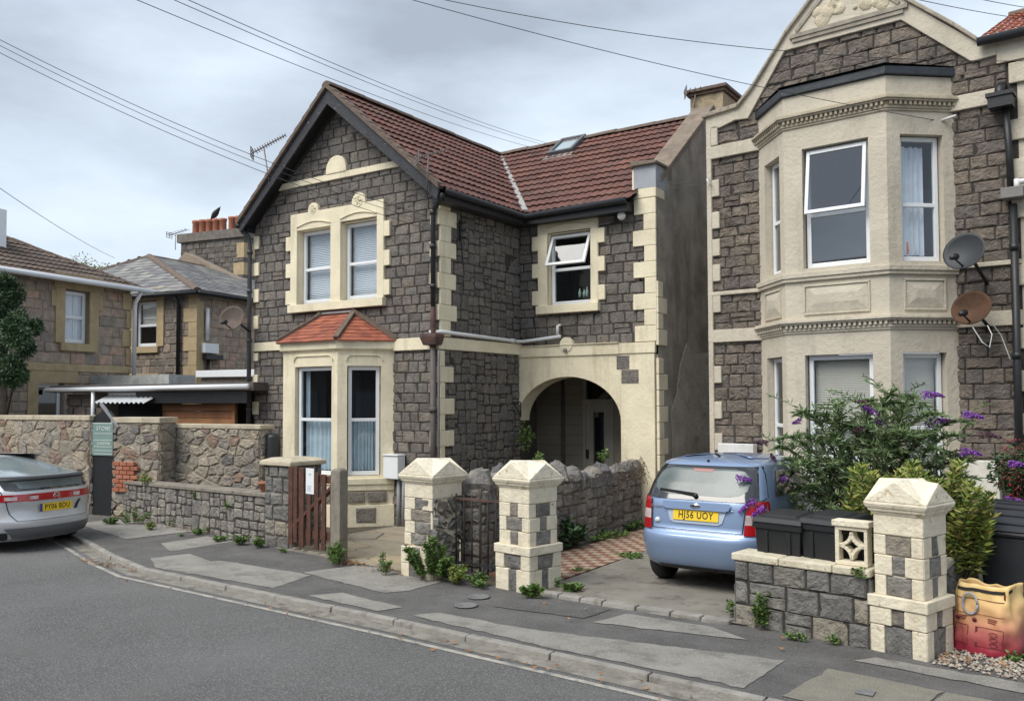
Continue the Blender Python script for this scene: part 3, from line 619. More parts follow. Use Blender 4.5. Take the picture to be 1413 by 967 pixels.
def surround(fr, u0, u1, z0, z1, holes, ears, parent, top=.3, side=.16, sill=.12, earw=.13, earh=.26, mt=None, crest=()):
    """cream window surround: jambs, head, sill and toothed blocks"""
    m = MB(); d = .06; a, b = holes[0][0], holes[-1][1]; zb, zt = holes[0][2], max(h[3] for h in holes)
    fr.box(m, u0, a, 0, d, zb, z1); fr.box(m, b, u1, 0, d, zb, z1); fr.box(m, a, b, 0, d, zt+.012, z1)
    for h, k in zip(holes, holes[1:]): fr.box(m, h[1], k[0], -.02, d, zb, zt+.012)
    for h in holes:
        if h[3] < zt: fr.box(m, h[0], h[1], 0, d, h[3], zt+.012)
        n = 14                    # shallow arched drip over each light
        for i in range(n):
            t0, t1 = i/n, (i+1)/n; f = lambda t: .05+.07*math.sin(math.pi*t)
            ua, ub = h[0]+(h[1]-h[0])*t0, h[0]+(h[1]-h[0])*t1
            m.hexa([fr.P(ua, d, h[3]+f(t0)), fr.P(ub, d, h[3]+f(t1)), fr.P(ub, d+.02, h[3]+f(t1)), fr.P(ua, d+.02, h[3]+f(t0)), fr.P(ua, d, h[3]+f(t0)+.022), fr.P(ub, d, h[3]+f(t1)+.022), fr.P(ub, d+.02, h[3]+f(t1)+.022), fr.P(ua, d+.02, h[3]+f(t0)+.022)])
        for p, q in (((h[0]-.001, h[2]), (h[0]+.012, h[3])), ((h[1]-.012, h[2]), (h[1]+.001, h[3]))): fr.box(m, p[0], q[0], -.2, .001, p[1], q[1])
        fr.box(m, h[0], h[1], -.2, .001, h[3]-.012, h[3]+.001)
    fr.box(m, u0-.02, u1+.02, -.1, d+.05, z0, zb)
    for i in range(ears[0]):
        z = zb+.02+ears[1]*i; fr.box(m, u0-earw, u0+.002, 0, d-.003, z, z+earh); fr.box(m, u1-.002, u1+earw, 0, d-.003, z+.02, z+earh+.02)
    for (cu, rr) in crest:
        m.prism(fr, [(cu-rr, z1-.01), (cu+rr, z1-.01)]+[(cu+rr*math.cos(t), z1+.03+rr*math.sin(t)) for t in [math.pi*i/12 for i in range(13)]], 0, d-.002)
        m.lathe(fr.P(cu, d-.004, z1+.04), [(rr*.62, 0), (rr*.62, .012), (rr*.5, .012), (rr*.5, .004), (rr*.15, .004), (rr*.12, .016)], 20, 0, fr.n, False)
        for k in range(5):
            t = 2*math.pi*k/5+.3; m.bar(fr.P(cu, d+.006, z1+.04), fr.P(cu+rr*.45*math.cos(t), d+.006, z1+.04+rr*.45*math.sin(t)), .02, .02)
    return m.build('window_surround', mt or CREAM, parent, bevel=.008)
surround(FF, -12.36, -10.05, 3.70, 5.52, wh, (3, .5), LH, crest=((-11.77, .13), (-10.64, .16)))
window(LH, FF, *[-12.17, -11.34, 3.87, 5.19], d=-.09, transom=4.49, blind=(BLIND, 3.93, 5.13, .032))
window(LH, FF, *[-11.055, -10.225, 3.87, 5.215], d=-.09, transom=4.5, blind=(BLIND, 3.93, 5.15, .032))
surround(FB, -8.47, -7.23, 3.64, 5.44, [bw], (3, .5), LH)
window(LH, FB, -8.25, -7.395, 3.80, 5.08, d=-.08, transom=4.44, open_top=.42, glass_m=GLASS_B, label='small upper window with its top sash pushed open')
m = MB()
for i, (u, h_) in enumerate(((-7.75, .16), (-7.66, .14), (-7.6, .18))): m.lathe(FB.P(u, -.22, 3.93), [(.025, 0), (.03, h_*.6), (.012, h_*.75), (.012, h_)], 10)
m.build('sill_bottles', mat('pale_green_glass', (.35, .45, .40), .2, .1, 5), LH)
# ground floor bay
BAYP = [(-12.30, 11), (-11.80, 10.3), (-10.48, 10.3), (-9.85, 11)]
def facets(pts):
    out = []
    for a, b in zip(pts, pts[1:]):
        A, B = Vector((*a, 0)), Vector((*b, 0)); u = (B-A).normalized(); out.append((Fr(A, u, (u.y, -u.x, 0)), (B-A).length))
    return out
def layer(mb, pts, out, z0, z1, slot=0, inner=.12):
    P = [Vector(p[:2]) for p in pts]; n = len(P); O = []; I = []
    for i in range(n):
        ds = []
        if i > 0: ds.append((P[i]-P[i-1]).normalized())
        if i < n-1: ds.append((P[i+1]-P[i]).normalized())
        if len(ds) == 2:
            n0, n1 = Vector((ds[0].y, -ds[0].x)), Vector((ds[1].y, -ds[1].x)); mm = (n0+n1).normalized(); k = 1/mm.dot(n0); O.append(P[i]+mm*out*k); I.append(P[i]-mm*inner*k)
        else: nn = Vector((ds[0].y, -ds[0].x)); O.append(P[i]+nn*out); I.append(P[i]-nn*inner)
    for i in range(n-1):
        mb.hexa([(*O[i], z0), (*O[i+1], z0), (*I[i+1], z0), (*I[i], z0), (*O[i], z1), (*O[i+1], z1), (*I[i+1], z1), (*I[i], z1)], slot)
m = MB(); bf = facets(BAYP); holes = [(.12, .72, .84, 2.67), (.30, 1.19, .84, 2.67), (.16, .72, .84, 2.67)]
for (fr, L), h in zip(bf, holes):
    panel(m, fr, 0, L, 0, 3.1, [h], .14)
    n = 10                      # raised label moulding over each light
    ua, ub, zt = h[0]-.02, h[1]+.02, h[3]+.17
    fr.box(m, ua+.1, ub-.1, 0, .022, zt, zt+.03)
    for sgn, uu in ((1, ua), (-1, ub)):
        for i in range(5):
            t0, t1 = math.pi/2*i/5, math.pi/2*(i+1)/5
            m.bar(fr.P(uu+sgn*(.1-.1*math.sin(t0)), .01, zt+.015-.1*(1-math.cos(t0))), fr.P(uu+sgn*(.1-.1*math.sin(t1)), .01, zt+.015-.1*(1-math.cos(t1))), .022, .03, 0, fr.n)
layer(m, BAYP, .05, .70, .80); layer(m, BAYP, .03, .60, .70); layer(m, BAYP, .04, 0, .36)
layer(m, BAYP, .06, 2.95, 3.10); layer(m, BAYP, .035, 2.93, 2.95)
m.build('bay_wall', CREAM, LH, bevel=.006)
m = MB(); rnd = random.Random(3)
for (fr, L) in bf:
    for (a, b, z0, z1) in ((.12, L*.5-.01, .40, .585), (L*.5+.01, L-.12, .40, .585), (L*.5-.17, L*.5+.17, .06, .32)): stone(m, Fr(fr.P(0, .042 if z0 < .1 else .03, 0), fr.u, fr.n), [(a, z0), (b, z0), (b, z1), (a, z1)], .004, .012, rnd, 0, .11, .2)
split_build(m, 'bay_stone', STONE_L, LH)
for k, ((fr, L), h) in enumerate(zip(bf, holes)):
    window(LH, fr, h[0]+.02, h[1]-.02, h[2]+.01, h[3]-.01, d=-.07, transom=1.77, glass_m=GLASS_B, curtain=[(NET, h[0]+.07, h[1]-.07, .92, 1.74, 7, .03)]+([(NET, h[0]+.07, h[0]+.16, 1.8, 2.6, 2, .02)] if k == 1 else []), deep=.65)
m = MB(); e0 = [(-12.36, 11.0, 3.1), (-11.86, 10.2, 3.1), (-10.42, 10.2, 3.1), (-9.78, 11.0, 3.1)]; t0, t1 = (-11.55, 10.98, 3.62), (-10.77, 10.98, 3.62)
tiles(m, e0[0], e0[1], t0, t0, .12, .17, 0, 0, .014, 8, 5); tiles(m, e0[1], e0[2], t1, t0, .12, .17, 0, 0, .014, 8, 6); tiles(m, e0[2], e0[3], t1, t1, .12, .17, 0, 0, .014, 8, 7)
br = m.build('bay_roof', TILE_O, LH)
m = MB()
for a, b in ((e0[1], t0), (e0[2], t1)): m.bar(Vector(a)+Vector((0, 0, .03)), Vector(b)+Vector((0, 0, .03)), .09, .05)
m.bar(Vector(e0[3])+Vector((.02, -.03, .02)), Vector(t1)+Vector((0, -.03, .05)), .07, .07); m.bar(Vector(e0[0])+Vector((-.02, -.03, .02)), Vector(t0)+Vector((0, -.03, .05)), .07, .07); m.bar(Vector(t0)+Vector((0, -.02, .03)), Vector(t1)+Vector((0, -.02, .03)), .05, .04, 1)
m.build('hip_tiles', [RIDGE, LEAD], br)
# main roofs
m = MB(); Y0, YV, YR, XE, XEL, XG = 10.68, 13.15, 16.0, -8.62, -13.5, -6.45; ZEV, ZR = 5.47, 7.60
tiles(m, (XE, Y0, ZEV), (XE, YV, ZEV), (XA, YR, ZR), (XA, Y0, ZR), .27, .30, 0, seed=31)
tiles(m, (XE, YV, ZEV), (XG, YV, ZEV), (XG, YR, ZR), (XA, YR, ZR), .27, .30, 0, seed=32)
tiles(m, (XEL, 18.5, ZEV), (XEL, Y0, ZEV), (XA, Y0, ZR), (XA, 18.5, ZR), .27, .30, 0, seed=33)
tiles(m, (XG, 18.8, ZEV), (XEL, 18.8, ZEV), (XA, YR, ZR), (XG, YR, ZR), .27, .30, 0, seed=34)
for q in ([(XE, Y0, ZEV), (XE, YV, ZEV), (XA, YR, ZR), (XA, Y0, ZR)], [(XE, YV, ZEV), (XG, YV, ZEV), (XG, YR, ZR), (XA, YR, ZR)], [(XEL, 18.5, ZEV), (XEL, Y0, ZEV), (XA, Y0, ZR), (XA, 18.5, ZR)]):
    m.add([(x, y, z-.03) for x, y, z in q], [(0, 1, 2, 3)], 1)
rf = m.build('roof', [TILE, BLACKP], LH)
m = MB(); ridge(m, (XA, Y0-.02, ZR+.05), (XA, YR, ZR+.02)); ridge(m, (XA-.1, YR, ZR+.03), (XG, YR, ZR+.03), seed=8)
for s_ in (-1, 1):   # verge edge tiles
    for i in range(12):
        t = i/12; hw_ = 2.53 if s_ > 0 else 2.36; xa = XA+s_*hw_*t; za = ZR-2.13*t; xb = XA+s_*hw_*(t+1/12); zb = ZR-2.13*(t+1/12)
        m.hexa([(xa, Y0-.05, za-.02), (xb, Y0-.05, zb-.02+.0), (xb, Y0+.12, zb-.02), (xa, Y0+.12, za-.02), (xa, Y0-.05, za+.055), (xb, Y0-.05, zb+.075), (xb, Y0+.12, zb+.075), (xa, Y0+.12, za+.055)])
m.build('ridge_tiles', RIDGE, rf)
m = MB(); a, b = Vector((XE, YV, ZEV+.05)), Vector((XA, YR, ZR+.02))
n = 14
for i in range(n):
    p, q = a.lerp(b, i/n), a.lerp(b, (i+1)/n); m.bar(p+Vector((0, 0, .02)), q+Vector((0, 0, .022)), .11, .02)
m.build('valley_lead', LEAD, rf)
# skylight on the wing roof
ns = Vector((0, -(ZR-ZEV), (YR-YV))).normalized(); us_ = Vector((1, 0, 0)); vs_ = Vector((0, YR-YV, ZR-ZEV)).normalized(); eo = Vector((0, YV, ZEV))
def onroof(px, py): d = ray(px, py); t = (eo-CAM).dot(ns)/d.dot(ns); p = CAM+d*t; return p.x, (p-eo).dot(vs_)
sx0, sv0 = onroof(756, 218); sx1, _ = onroof(790, 212); _, sv1 = onroof(780, 197)
def RP(x, v, h): return eo+us_*x+vs_*v+ns*h
m = MB()
def rbox(x0, x1, v0, v1, h0, h1, slot=0): m.hexa([RP(x0, v0, h0), RP(x1, v0, h0), RP(x1, v1, h0), RP(x0, v1, h0), RP(x0, v0, h1), RP(x1, v0, h1), RP(x1, v1, h1), RP(x0, v1, h1)], slot)
rbox(sx0, sx1, sv0, sv0+.08, 0, .11); rbox(sx0, sx1, sv1-.08, sv1, 0, .11); rbox(sx0, sx0+.07, sv0+.08, sv1-.08, 0, .11); rbox(sx1-.07, sx1, sv0+.08, sv1-.08, 0, .11); rbox(sx0-.05, sx1+.05, sv0-.16, sv0, 0, .035, 1)
k = m.build('skylight', [mat('grey_skylight_frame', (.10, .11, .12), .5, .1, 5), LEAD], rf, bevel=.005)
m = MB(); m.add([RP(sx0+.07, sv0+.08, .085), RP(sx1-.07, sv0+.08, .085), RP(sx1-.07, sv1-.08, .085), RP(sx0+.07, sv1-.08, .085)], [(0, 1, 2, 3)]); m.add([RP(sx0+.07, sv0+.08, .06), RP(sx1-.07, sv0+.08, .06), RP(sx1-.07, sv1-.08, .06), RP(sx0+.07, sv1-.08, .06)], [(0, 1, 2, 3)], 1)
m.build('pane', [GLASS, mat('pale_skylight_blind', (.45, .52, .50), .7, .05, 3)], k)
# bargeboards and soffit
m = MB(); yb = Y0+.0
for s_ in (-1, 1):
    xe, ze = XA+s_*(2.52 if s_ > 0 else 2.37), ZEV-.02
    top = [(XA, ZR-.02), (xe, ze)]
    m.prism(Fr((0, yb, 0), (1, 0, 0), (0, -1, 0)), [(XA, ZR-.04), (XA, ZR-.30), (xe+(-s_)*.05, ze-.17), (xe, ze)][::s_], -.035, 0, 0)
    m.hexa([(XA, yb+.035, ZR-.12), (xe, yb+.035, ze-.10), (xe, 11.0, ze-.10), (XA, 11.0, ZR-.12), (XA, yb+.035, ZR-.09), (xe, yb+.035, ze-.07), (xe, 11.0, ze-.07), (XA, 11.0, ZR-.09)], 1)
m.build('bargeboards', [BARGE, BLACKP], LH)
# gable end parapet, side wall, chimney
m = MB()
prof = [(13.4, 0), (18.6, 0), (18.6, 5.6), (16.0, 7.66), (13.4, 5.72)]
m.prism(FG, prof, -.34, 0, 0)
PR = [(13.75, .4), (15.9, .6), (15.9, 3.0), (14.9, 2.9), (14.6, 3.1), (14.3, 2.7), (14.15, 2.2), (13.9, 1.9), (13.95, 1.2)]
m.prism(FG, PR, -.01, .008, 1)
m.build('gable_end_wall', [RENDER, PATCHR], LH)
m = MB(); 
for (a, b) in (((13.55, 5.90), (16.0, 7.80)), ((18.6, 5.8), (16.0, 7.80))):
    m.hexa([FG.P(a[0], .04, a[1]-.12), FG.P(b[0], .04, b[1]-.12), FG.P(b[0], -.40, b[1]-.12), FG.P(a[0], -.40, a[1]-.12), FG.P(a[0], .04, a[1]), FG.P(b[0], .04, b[1]), FG.P(b[0], -.40, b[1]), FG.P(a[0], -.40, a[1])])
m.hexa([FG.P(13.28, .05, 6.05), FG.P(13.78, .05, 6.05), FG.P(13.78, -.43, 6.05), FG.P(13.28, -.43, 6.05), FG.P(13.28, .05, 6.10), FG.P(13.78, .05, 6.10), FG.P(13.78, -.43, 6.18), FG.P(13.28, -.43, 6.14)])
m.build('parapet_coping', mat('weathered_brown_coping', (.22, .175, .135), .9, .25, 4, .6, 40, moss=((.12, .10, .085), 5, .55, .7)), LH, bevel=.012)
m = MB(); FG.box(m, 16.65, 17.45, -.72, -.02, 5.5, 8.27); FG.box(m, 16.6, 17.5, -.77, .03, 8.27, 8.33, 1); FG.box(m, 16.55, 17.55, -.82, .08, 8.33, 8.40, 1); m.hexa([FG.P(16.6, .03, 8.40), FG.P(17.5, .03, 8.40), FG.P(17.5, -.77, 8.40), FG.P(16.6, -.77, 8.40), FG.P(16.8, -.2, 8.47), FG.P(17.3, -.2, 8.47), FG.P(17.3, -.5, 8.47), FG.P(16.8, -.5, 8.47)], 1)
m.build('chimney', [mat('stained_cream_chimney', (.42, .34, .22), .9, .3, 4, .6, 30, moss=((.17, .14, .11), 4, .52, .7)), RIDGE], rf, bevel=.01)
# gutters and pipes
def gutter(pts, r=.055, parent=LH, mt=None, lab='gutter'):
    m = MB(); m.tube(pts, r, 10); return m.build(lab, mt or BLACKP, parent)
gutter([(XE+.04, Y0+.1, ZEV-.05), (XE+.04, YV-.05, ZEV-.06), (XG-.1, YV-.08, ZEV-.03)])
m = MB(); m.box((XE-.25, Y0+.12, ZEV-.2), (XE+.0, YV, ZEV-.06)); m.box((XE-.25, YV-.02, ZEV-.2), (XG-.1, 13.4, ZEV-.06)); m.box((XEL+.02, Y0+.12, ZEV-.17), (XL, 18, ZEV-.06)); split_build(m, 'soffit', BLACKP, LH)
gutter([(XEL-.04, Y0-.02, ZEV-.05), (XEL-.04, 18, ZEV-.05)])
m = MB(); px_ = -8.93; py_ = 10.9
m.tube([(-8.6, 10.75, 5.38), (-8.7, 10.78, 5.28), (px_+.04, py_, 5.22), (px_, py_, 5.1), (px_, py_, 3.15)], .042, 10)
for z in (5.1, 4.55, 3.9): m.lathe((px_, py_, z), [(.055, 0), (.055, .07)], 12)
m.build('downpipe', BLACKP, LH)
m = MB(); m.hexa([(px_-.13, 10.80, 2.98), (px_+.13, 10.80, 2.98), (px_+.13, 10.97, 2.98), (px_-.13, 10.97, 2.98), (px_-.17, 10.76, 3.10), (px_+.17, 10.76, 3.10), (px_+.17, 10.98, 3.10), (px_-.17, 10.98, 3.10)]); m.box((px_-.17, 10.76, 3.10), (px_+.17, 10.98, 3.16)); m.tube([(px_, py_, 3.6), (px_, py_, 3.14)], .046, 10)
m.build('hopper_head', RUSTP, LH, bevel=.008)
m = MB(); m.tube([(px_, py_, 3.0), (px_, py_, .05)], .05, 10)
for z in (1.9, .9): m.lathe((px_, py_, z), [(.065, 0), (.065, .08)], 12)
split = MB(); split.tube([(px_+.12, py_, 2.9), (px_+.1, py_+.02, 2.8), (px_+.1, py_+.02, 0)], .02, 6); split.build('thin_pipe', GREYP, LH)
m.build('downpipe', mat('grey_brown_iron_pipe', (.10, .085, .078), .6, .3, 5, .4, 50), LH)
m = MB(); m.tube([(-8.98, 10.86, 3.19), (-8.84, 11.0, 3.2), (-8.83, 13.2, 3.16), (-8.75, 13.30, 3.16), (-7.97, 13.30, 3.22)], .032, 8); m.tube([(-8.03, 13.3, 3.22), (-8.03, 13.3, 3.40), (-8.01, 13.36, 3.43)], .028, 8)
m.lathe((-8.83, 13.0, 3.165), [(.042, 0), (.042, .1)], 10, 0, (0, 1, 0)); m.build('waste_pipe', WHITEP, LH)
m = MB(); m.tube([(-13.54, 10.75, 5.42), (-13.52, 10.8, 5.3), (-13.47, 10.88, 5.24), (-13.45, 10.9, 5.1), (-13.45, 10.9, .3)], .042, 10)
for z in (4.9, 4.15, 3.2, 1.9): m.lathe((-13.45, 10.9, z), [(.055, 0), (.055, .07)], 12)
m.build('downpipe', mat('dark_grey_iron_pipe', (.07, .072, .078), .5, .2, 5), LH)
m = MB(); m.lathe(FB.P(-6.74, .06, 5.24), [(.03, 0), (.05, .03), (.075, .10), (.06, .14)], 14, 0, (.3, -1, -.2)); m.lathe(FB.P(-6.74, 0, 5.25), [(.04, 0), (.03, .08)], 10, 0, (0, -1, 0)); m.build('security_lamp', WHITEP, LH)
m = MB()
for z in (5.05, 4.93, 4.8): m.bar((-8.86, 11.5, z), (-8.72, 11.5, z), .03)
m.bar((-8.84, 11.5, 5.1), (-8.84, 11.5, 4.75), .03); m.tube([(-8.84, 11.52, 4.8), (-8.83, 11.6, 4.2), (-8.83, 11.5, 3.9)], .01, 5); m.build('cable_bracket', BLACKP, LH)
m = MB(); m.box((-9.9, 10.78, .80), (-9.58, 10.97, 1.18)); m.box((-9.91, 10.76, 1.18), (-9.57, 10.98, 1.20)); m.build('meter_box', UPVC, LH, bevel=.012)
m = MB(); m.tube([(-9.66, 10.9, .8), (-9.66, 10.9, .02)], .035, 8); m.tube([(-9.56, 10.9, .8), (-9.56, 10.9, .02)], .025, 8); m.build('meter_pipe', GREYP, LH)

# row of houses across the road, added out of view for the window reflections
OT = thing('opposite_terrace', 'unseen row of houses added for window reflections, across the road', 'terrace', (-6, -14, 0)); fo = Fr((-45, -13, 0), (1, 0, 0), (0, 1, 0))
m = MB(); m.box((-45, -22, 0), (30, -13, 6.2)); m.build('walls', mat('terrace_brown_stone', (.17, .15, .13), .9, .3, .6), OT)
m = MB(); m.add([(-45.5, -12.6, 6.1), (30.5, -12.6, 6.1), (30.5, -17.5, 9), (-45.5, -17.5, 9), (-45.5, -22.4, 6.1), (30.5, -22.4, 6.1)], [(0, 1, 2, 3), (3, 2, 5, 4), (0, 3, 4), (1, 5, 2)]); m.build('roof', mat('terrace_roof', (.09, .07, .065), .85, .2, 2), OT)
for i in range(14):
    m = MB(); m.box((-43+i*5.2, -12.995, 1), (-41+i*5.2, -12.9, 2.6)); m.build('window', mat('terrace_window', (.3, .32, .34), .2, .2, 2), OT); m = MB(); m.box((-43+i*5.2, -12.995, 3.9), (-41.5+i*5.2, -12.9, 5.3)); m.build('window', mat('terrace_window'), OT)

# ------------------------------------------------------------------ right house: tall gabled bay-fronted house
RA = math.radians(-5.4); RO = Vector((-5.22, 13.4, 0)); RU = Vector((math.cos(RA), math.sin(RA), 0)); RN = Vector((math.sin(RA), -math.cos(RA), 0))
RF = Fr(RO, RU, RN)
def R2(u, v): p = RO+RU*u-RN*v; return (p.x, p.y)
RH = thing('bay_fronted_house', 'tall gabled stone house with beige two storey bay and dentil cornices', 'house', (-3, 13.6, 0))
m = MB()
panel(m, RF, 0, 4.42, 0, 6.66, [(.95, 3.58, .2, 6.3)], .1, 1)
m.prism(RF, [(.45, 6.50), (3.98, 6.50), (3.1, 7.6), (2.25, 8.5), (1.4, 7.6), (1.0, 7.18), (.6, 6.72)], -.3, 0, 1)
ashlar(m, RF, [(.05, 0), (4.30, 0), (4.30, 6.5), (.05, 6.5)], .175, .2, .46, .022, 41, 0, [(.92, 3.62, 0, 6.45)], .003, .07, .8)
ashlar(m, RF, [(.70, 6.45), (3.98, 6.45), (3.98, 6.62), (3.08, 7.44), (1.3, 7.44), (.70, 6.58)], .175, .2, .46, .022, 42, 0, (), .003, .07, .8); ashlar(m, RF, [(3.98, 6.5), (4.25, 6.5), (4.25, 6.7), (3.98, 6.7)], .175, .2, .46, .022, 44, 0, (), .003, .07, .8)
m.build('front_wall', [STONE_R, MORTAR], RH)
m = MB(); FL = Fr(RF.P(0, 0, 0), -RN, -RU); panel(m, FL, 0, 6, 0, 6.66, (), .1); m.build('side_wall', RENDER, RH)
# gable coping, pediment and bands
m = MB()
m.prism(RF, [(-.0, 6.45), (.24, 6.45), (.5, 6.52), (.72, 6.50), (1.33, 7.42), (3.02, 7.42), (3.90, 6.60), (4.2, 6.62), (4.2, 6.9), (3.96, 6.86), (3.12, 7.64), (2.25, 8.55), (1.35, 7.66), (1.0, 7.20), (.58, 6.72), (.0, 6.66)], -.02, .058)
m.build('gable_band', CREAM_R, RH, bevel=.008)
m = MB()
def coping(pts, w0=-.34, w1=.11, h=.07):
    for (a, b) in zip(pts, pts[1:]):
        m.hexa([RF.P(a[0], w1, a[1]), RF.P(b[0], w1, b[1]), RF.P(b[0], w0, b[1]), RF.P(a[0], w0, a[1]), RF.P(a[0], w1, a[1]+h), RF.P(b[0], w1, b[1]+h), RF.P(b[0], w0, b[1]+h), RF.P(a[0], w0, a[1]+h)])
coping([(-.05, 6.65), (.56, 6.70), (.80, 6.93), (1.0, 7.18), (1.36, 7.65), (2.25, 8.56)]); coping([(3.98, 6.84), (3.7, 7.12), (3.12, 7.64), (2.252, 8.56)][::-1])
m.build('gable_coping', mat('stained_gable_coping', (.40, .35, .28), .85, .2, 4, .6, 30, streak=.5, streakcol=(.18, .16, .13), moss=((.16, .14, .11), 7, .56, .7)), RH, bevel=.012)
m = MB(); RF.box(m, 1.42, 3.12, .05, .10, 7.56, 7.62); RF.box(m, 1.46, 3.06, .05, .085, 7.50, 7.56)
for (a, b) in (((1.52, 7.66), (2.2, 8.36)), ((3.0, 7.66), (2.3, 8.36))): m.bar(RF.P(a[0], .06, a[1]), RF.P(b[0], .06, b[1]), .05, .04, 0, RF.n)
m.build('pediment_moulding', mat('stained_grey_moulding', (.33, .295, .24), .85, .25, 5, .5, 30), RH)
m = MB(); rnd = random.Random(5)
for k in range(34):          # worn carved relief
    u = rnd.uniform(1.75, 2.8); z = rnd.uniform(7.72, 8.15)
    if abs(u-2.25) > (8.3-z)*.95: continue
    w_, h_ = rnd.uniform(.04, .14), rnd.uniform(.03, .09); m.lathe(RF.P(u, .05, z), [(w_, 0), (w_*.8, .018), (w_*.4, .03)], 7, 0, RF.n)
m.build('pediment_relief', mat('ochre_stained_carving', (.56, .49, .36), .9, .3, 6, .8, 40), RH)
m = MB()
for (a, b, z0, z1) in ((-.0, .95, 5.965, 6.165), (3.6, 4.22, 5.975, 6.175), (0, .92, 3.0, 3.2), (3.6, 4.42, 3.04, 3.235), (0, .95, 3.75, 3.81), (3.6, 4.42, 3.83, 3.89)):
    RF.box(m, a, b, -.01, .062, z0, z1)
split_build(m, 'string_course', CREAM_R, RH, .008)
m = MB(); RF.box(m, -.0, .085, -.02, .06, 0, 6.46); 
for z in (6.2,): RF.box(m, .085, .20, 0, .058, 6.18, 6.5)
for zt in (5.62, 5.10, 4.66, 4.25, 3.75, 2.62, 2.05, 1.55, 1.0):
    RF.box(m, .085, .215, 0, .058, zt-.27, zt)
for zt in (6.47, 5.72, 5.2, 4.7, 3.82, 3.0, 2.45, 1.9, 1.35, .8):
    RF.box(m, 4.33, 4.6, 0, .05, zt-.27, zt)
split_build(m, 'quoin', CREAM_R, RH, .012)
# two-storey canted bay
BR = [R2(.86, 0), R2(1.55, -.70), R2(2.98, -.70), R2(3.66, 0)]
m = MB(); rb = facets(BR); L1 = rb[0][1]; L3 = rb[2][1]
up = [(.25, L1-.16, 3.94, 5.66), (.27, 1.19, 3.94, 5.66), (.19, L3-.17, 3.94, 5.66)]; lo = [(.25, L1-.16, .95, 2.71), (.27, 1.20, .95, 2.71), (.17, L3-.18, .95, 2.71)]
for (fr, L), a, b in zip(rb, up, lo): panel(m, fr, 0, L, 0, 6.45, [a, b], .17)
layer(m, BR, .06, 3.81, 3.88); layer(m, BR, .04, 3.76, 3.81); layer(m, BR, .03, .75, .9)
m.build('bay_wall', CREAM_R, RH, bevel=.006)
for z0, nm in ((3.03, 'lower'), (5.985, 'upper')):
    m = MB(); layer(m, BR, .02, z0-.01, z0+.02); layer(m, BR, .035, z0+.02, z0+.055); layer(m, BR, .03, z0+.055, z0+.11, 0); layer(m, BR, .085, z0+.11, z0+.135); layer(m, BR, .11, z0+.135, z0+.165); layer(m, BR, .09, z0+.165, z0+.19)
    for (fr, L) in rb:
        n = int(L/.068)
        for i in range(n): u = L*(i+.5)/n; fr.box(m, u-.018, u+.018, .02, .072, z0+.058, z0+.108)
    m.build('cornice', mat('weathered_cornice', (.47, .41, .31), .85, .18, 5, .5, 35, streak=.4, streakcol=(.22, .19, .15), moss=((.2, .17, .14), 9, .6, .6)) if nm == 'upper' else CREAM_R, RH, bevel=.004)
for (fr, L), (a, b) in zip(rb, ((.22, L1-.14), (.27, 1.18), (.20, L3-.18))):      # raised panels between the storeys
    m = MB(); z0, z1 = 3.30, 3.69
    for (p, q, r, s_) in ((a, b, z0-.02, z0+.012), (a, b, z1-.012, z1+.015), (a-.0, a+.02, z0, z1), (b-.02, b, z0, z1)): fr.box(m, p, q, -.002, .022, r, s_)
    c = .13 if b-a > .5 else .10
    m.add([fr.P(a+.03, .004, z0+.02), fr.P(b-.03, .004, z0+.02), fr.P(b-.03, .004, z1-.02), fr.P(a+.03, .004, z1-.02), fr.P(a+c+.03, .028, z0+.14), fr.P(b-c-.03, .028, z0+.14), fr.P(b-c-.03, .028, z1-.13), fr.P(a+c+.03, .028, z1-.13)], [(0, 1, 5, 4), (1, 2, 6, 5), (2, 3, 7, 6), (3, 0, 4, 7), (4, 5, 6, 7)])
    m.build('bay_panel', CREAM_R, RH)
m = MB(); layer(m, BR, .045, 6.46, 6.575); n0 = [Vector((*p, 0)) for p in BR]
m.build('bay_fascia', BLACKL, RH, bevel=.01)
m = MB(); q = [(*R2(.80, .02), 6.60), (*R2(1.53, -.78), 6.60), (*R2(3.0, -.78), 6.60), (*R2(3.72, .02), 6.60), (*R2(3.4, .0), 6.68), (*R2(1.1, .0), 6.68)]
m.add(q, [(0, 1, 5), (1, 2, 4, 5), (2, 3, 4)]); m.build('bay_roof', BLACKL, RH)
cur = lambda u0, u1, w_=5, z0=4.05, z1=5.55: (VOILE, u0, u1, z0, z1, w_, .03)
window(RH, rb[0][0], up[0][0]+.03, up[0][1]-.02, 3.95, 5.65, d=-.11, transom=4.74, glass_m=GLASS_S)
w1 = window(RH, rb[1][0], up[1][0]+.02, up[1][1]-.02, 3.95, 5.65, d=-.10, transom=4.70, glass_m=GLASS_S, open_top=.14, label='upper front bay window, its top sash slightly open')
w2 = window(RH, rb[2][0], up[2][0]+.02, up[2][1]-.02, 3.95, 5.65, d=-.10, transom=4.72, glass_m=GLASS, curtain=[cur(up[2][0]+.04, up[2][1]-.16, 4)])
m = MB(); m.lathe(rb[2][0].P(up[2][0]+.22, -.35, 4.02), [(.07, 0), (.10, .1), (.09, .22), (.03, .3)], 14); m.build('orange_lamp', mat('orange_cloth', (.75, .16, .05), .8, .2, 6), w2)
for (fr, L), h, k in zip(rb, lo, range(3)):
    window(RH, fr, h[0]+.02, h[1]-.02, h[2]+.01, h[3]-.01, d=-.10, transom=1.70, blind=(BLIND_R, 1.0, 2.64, .024) if k else None, glass_m=GLASS_D if k == 0 else GLASS)
m = MB()          # roof behind the gable
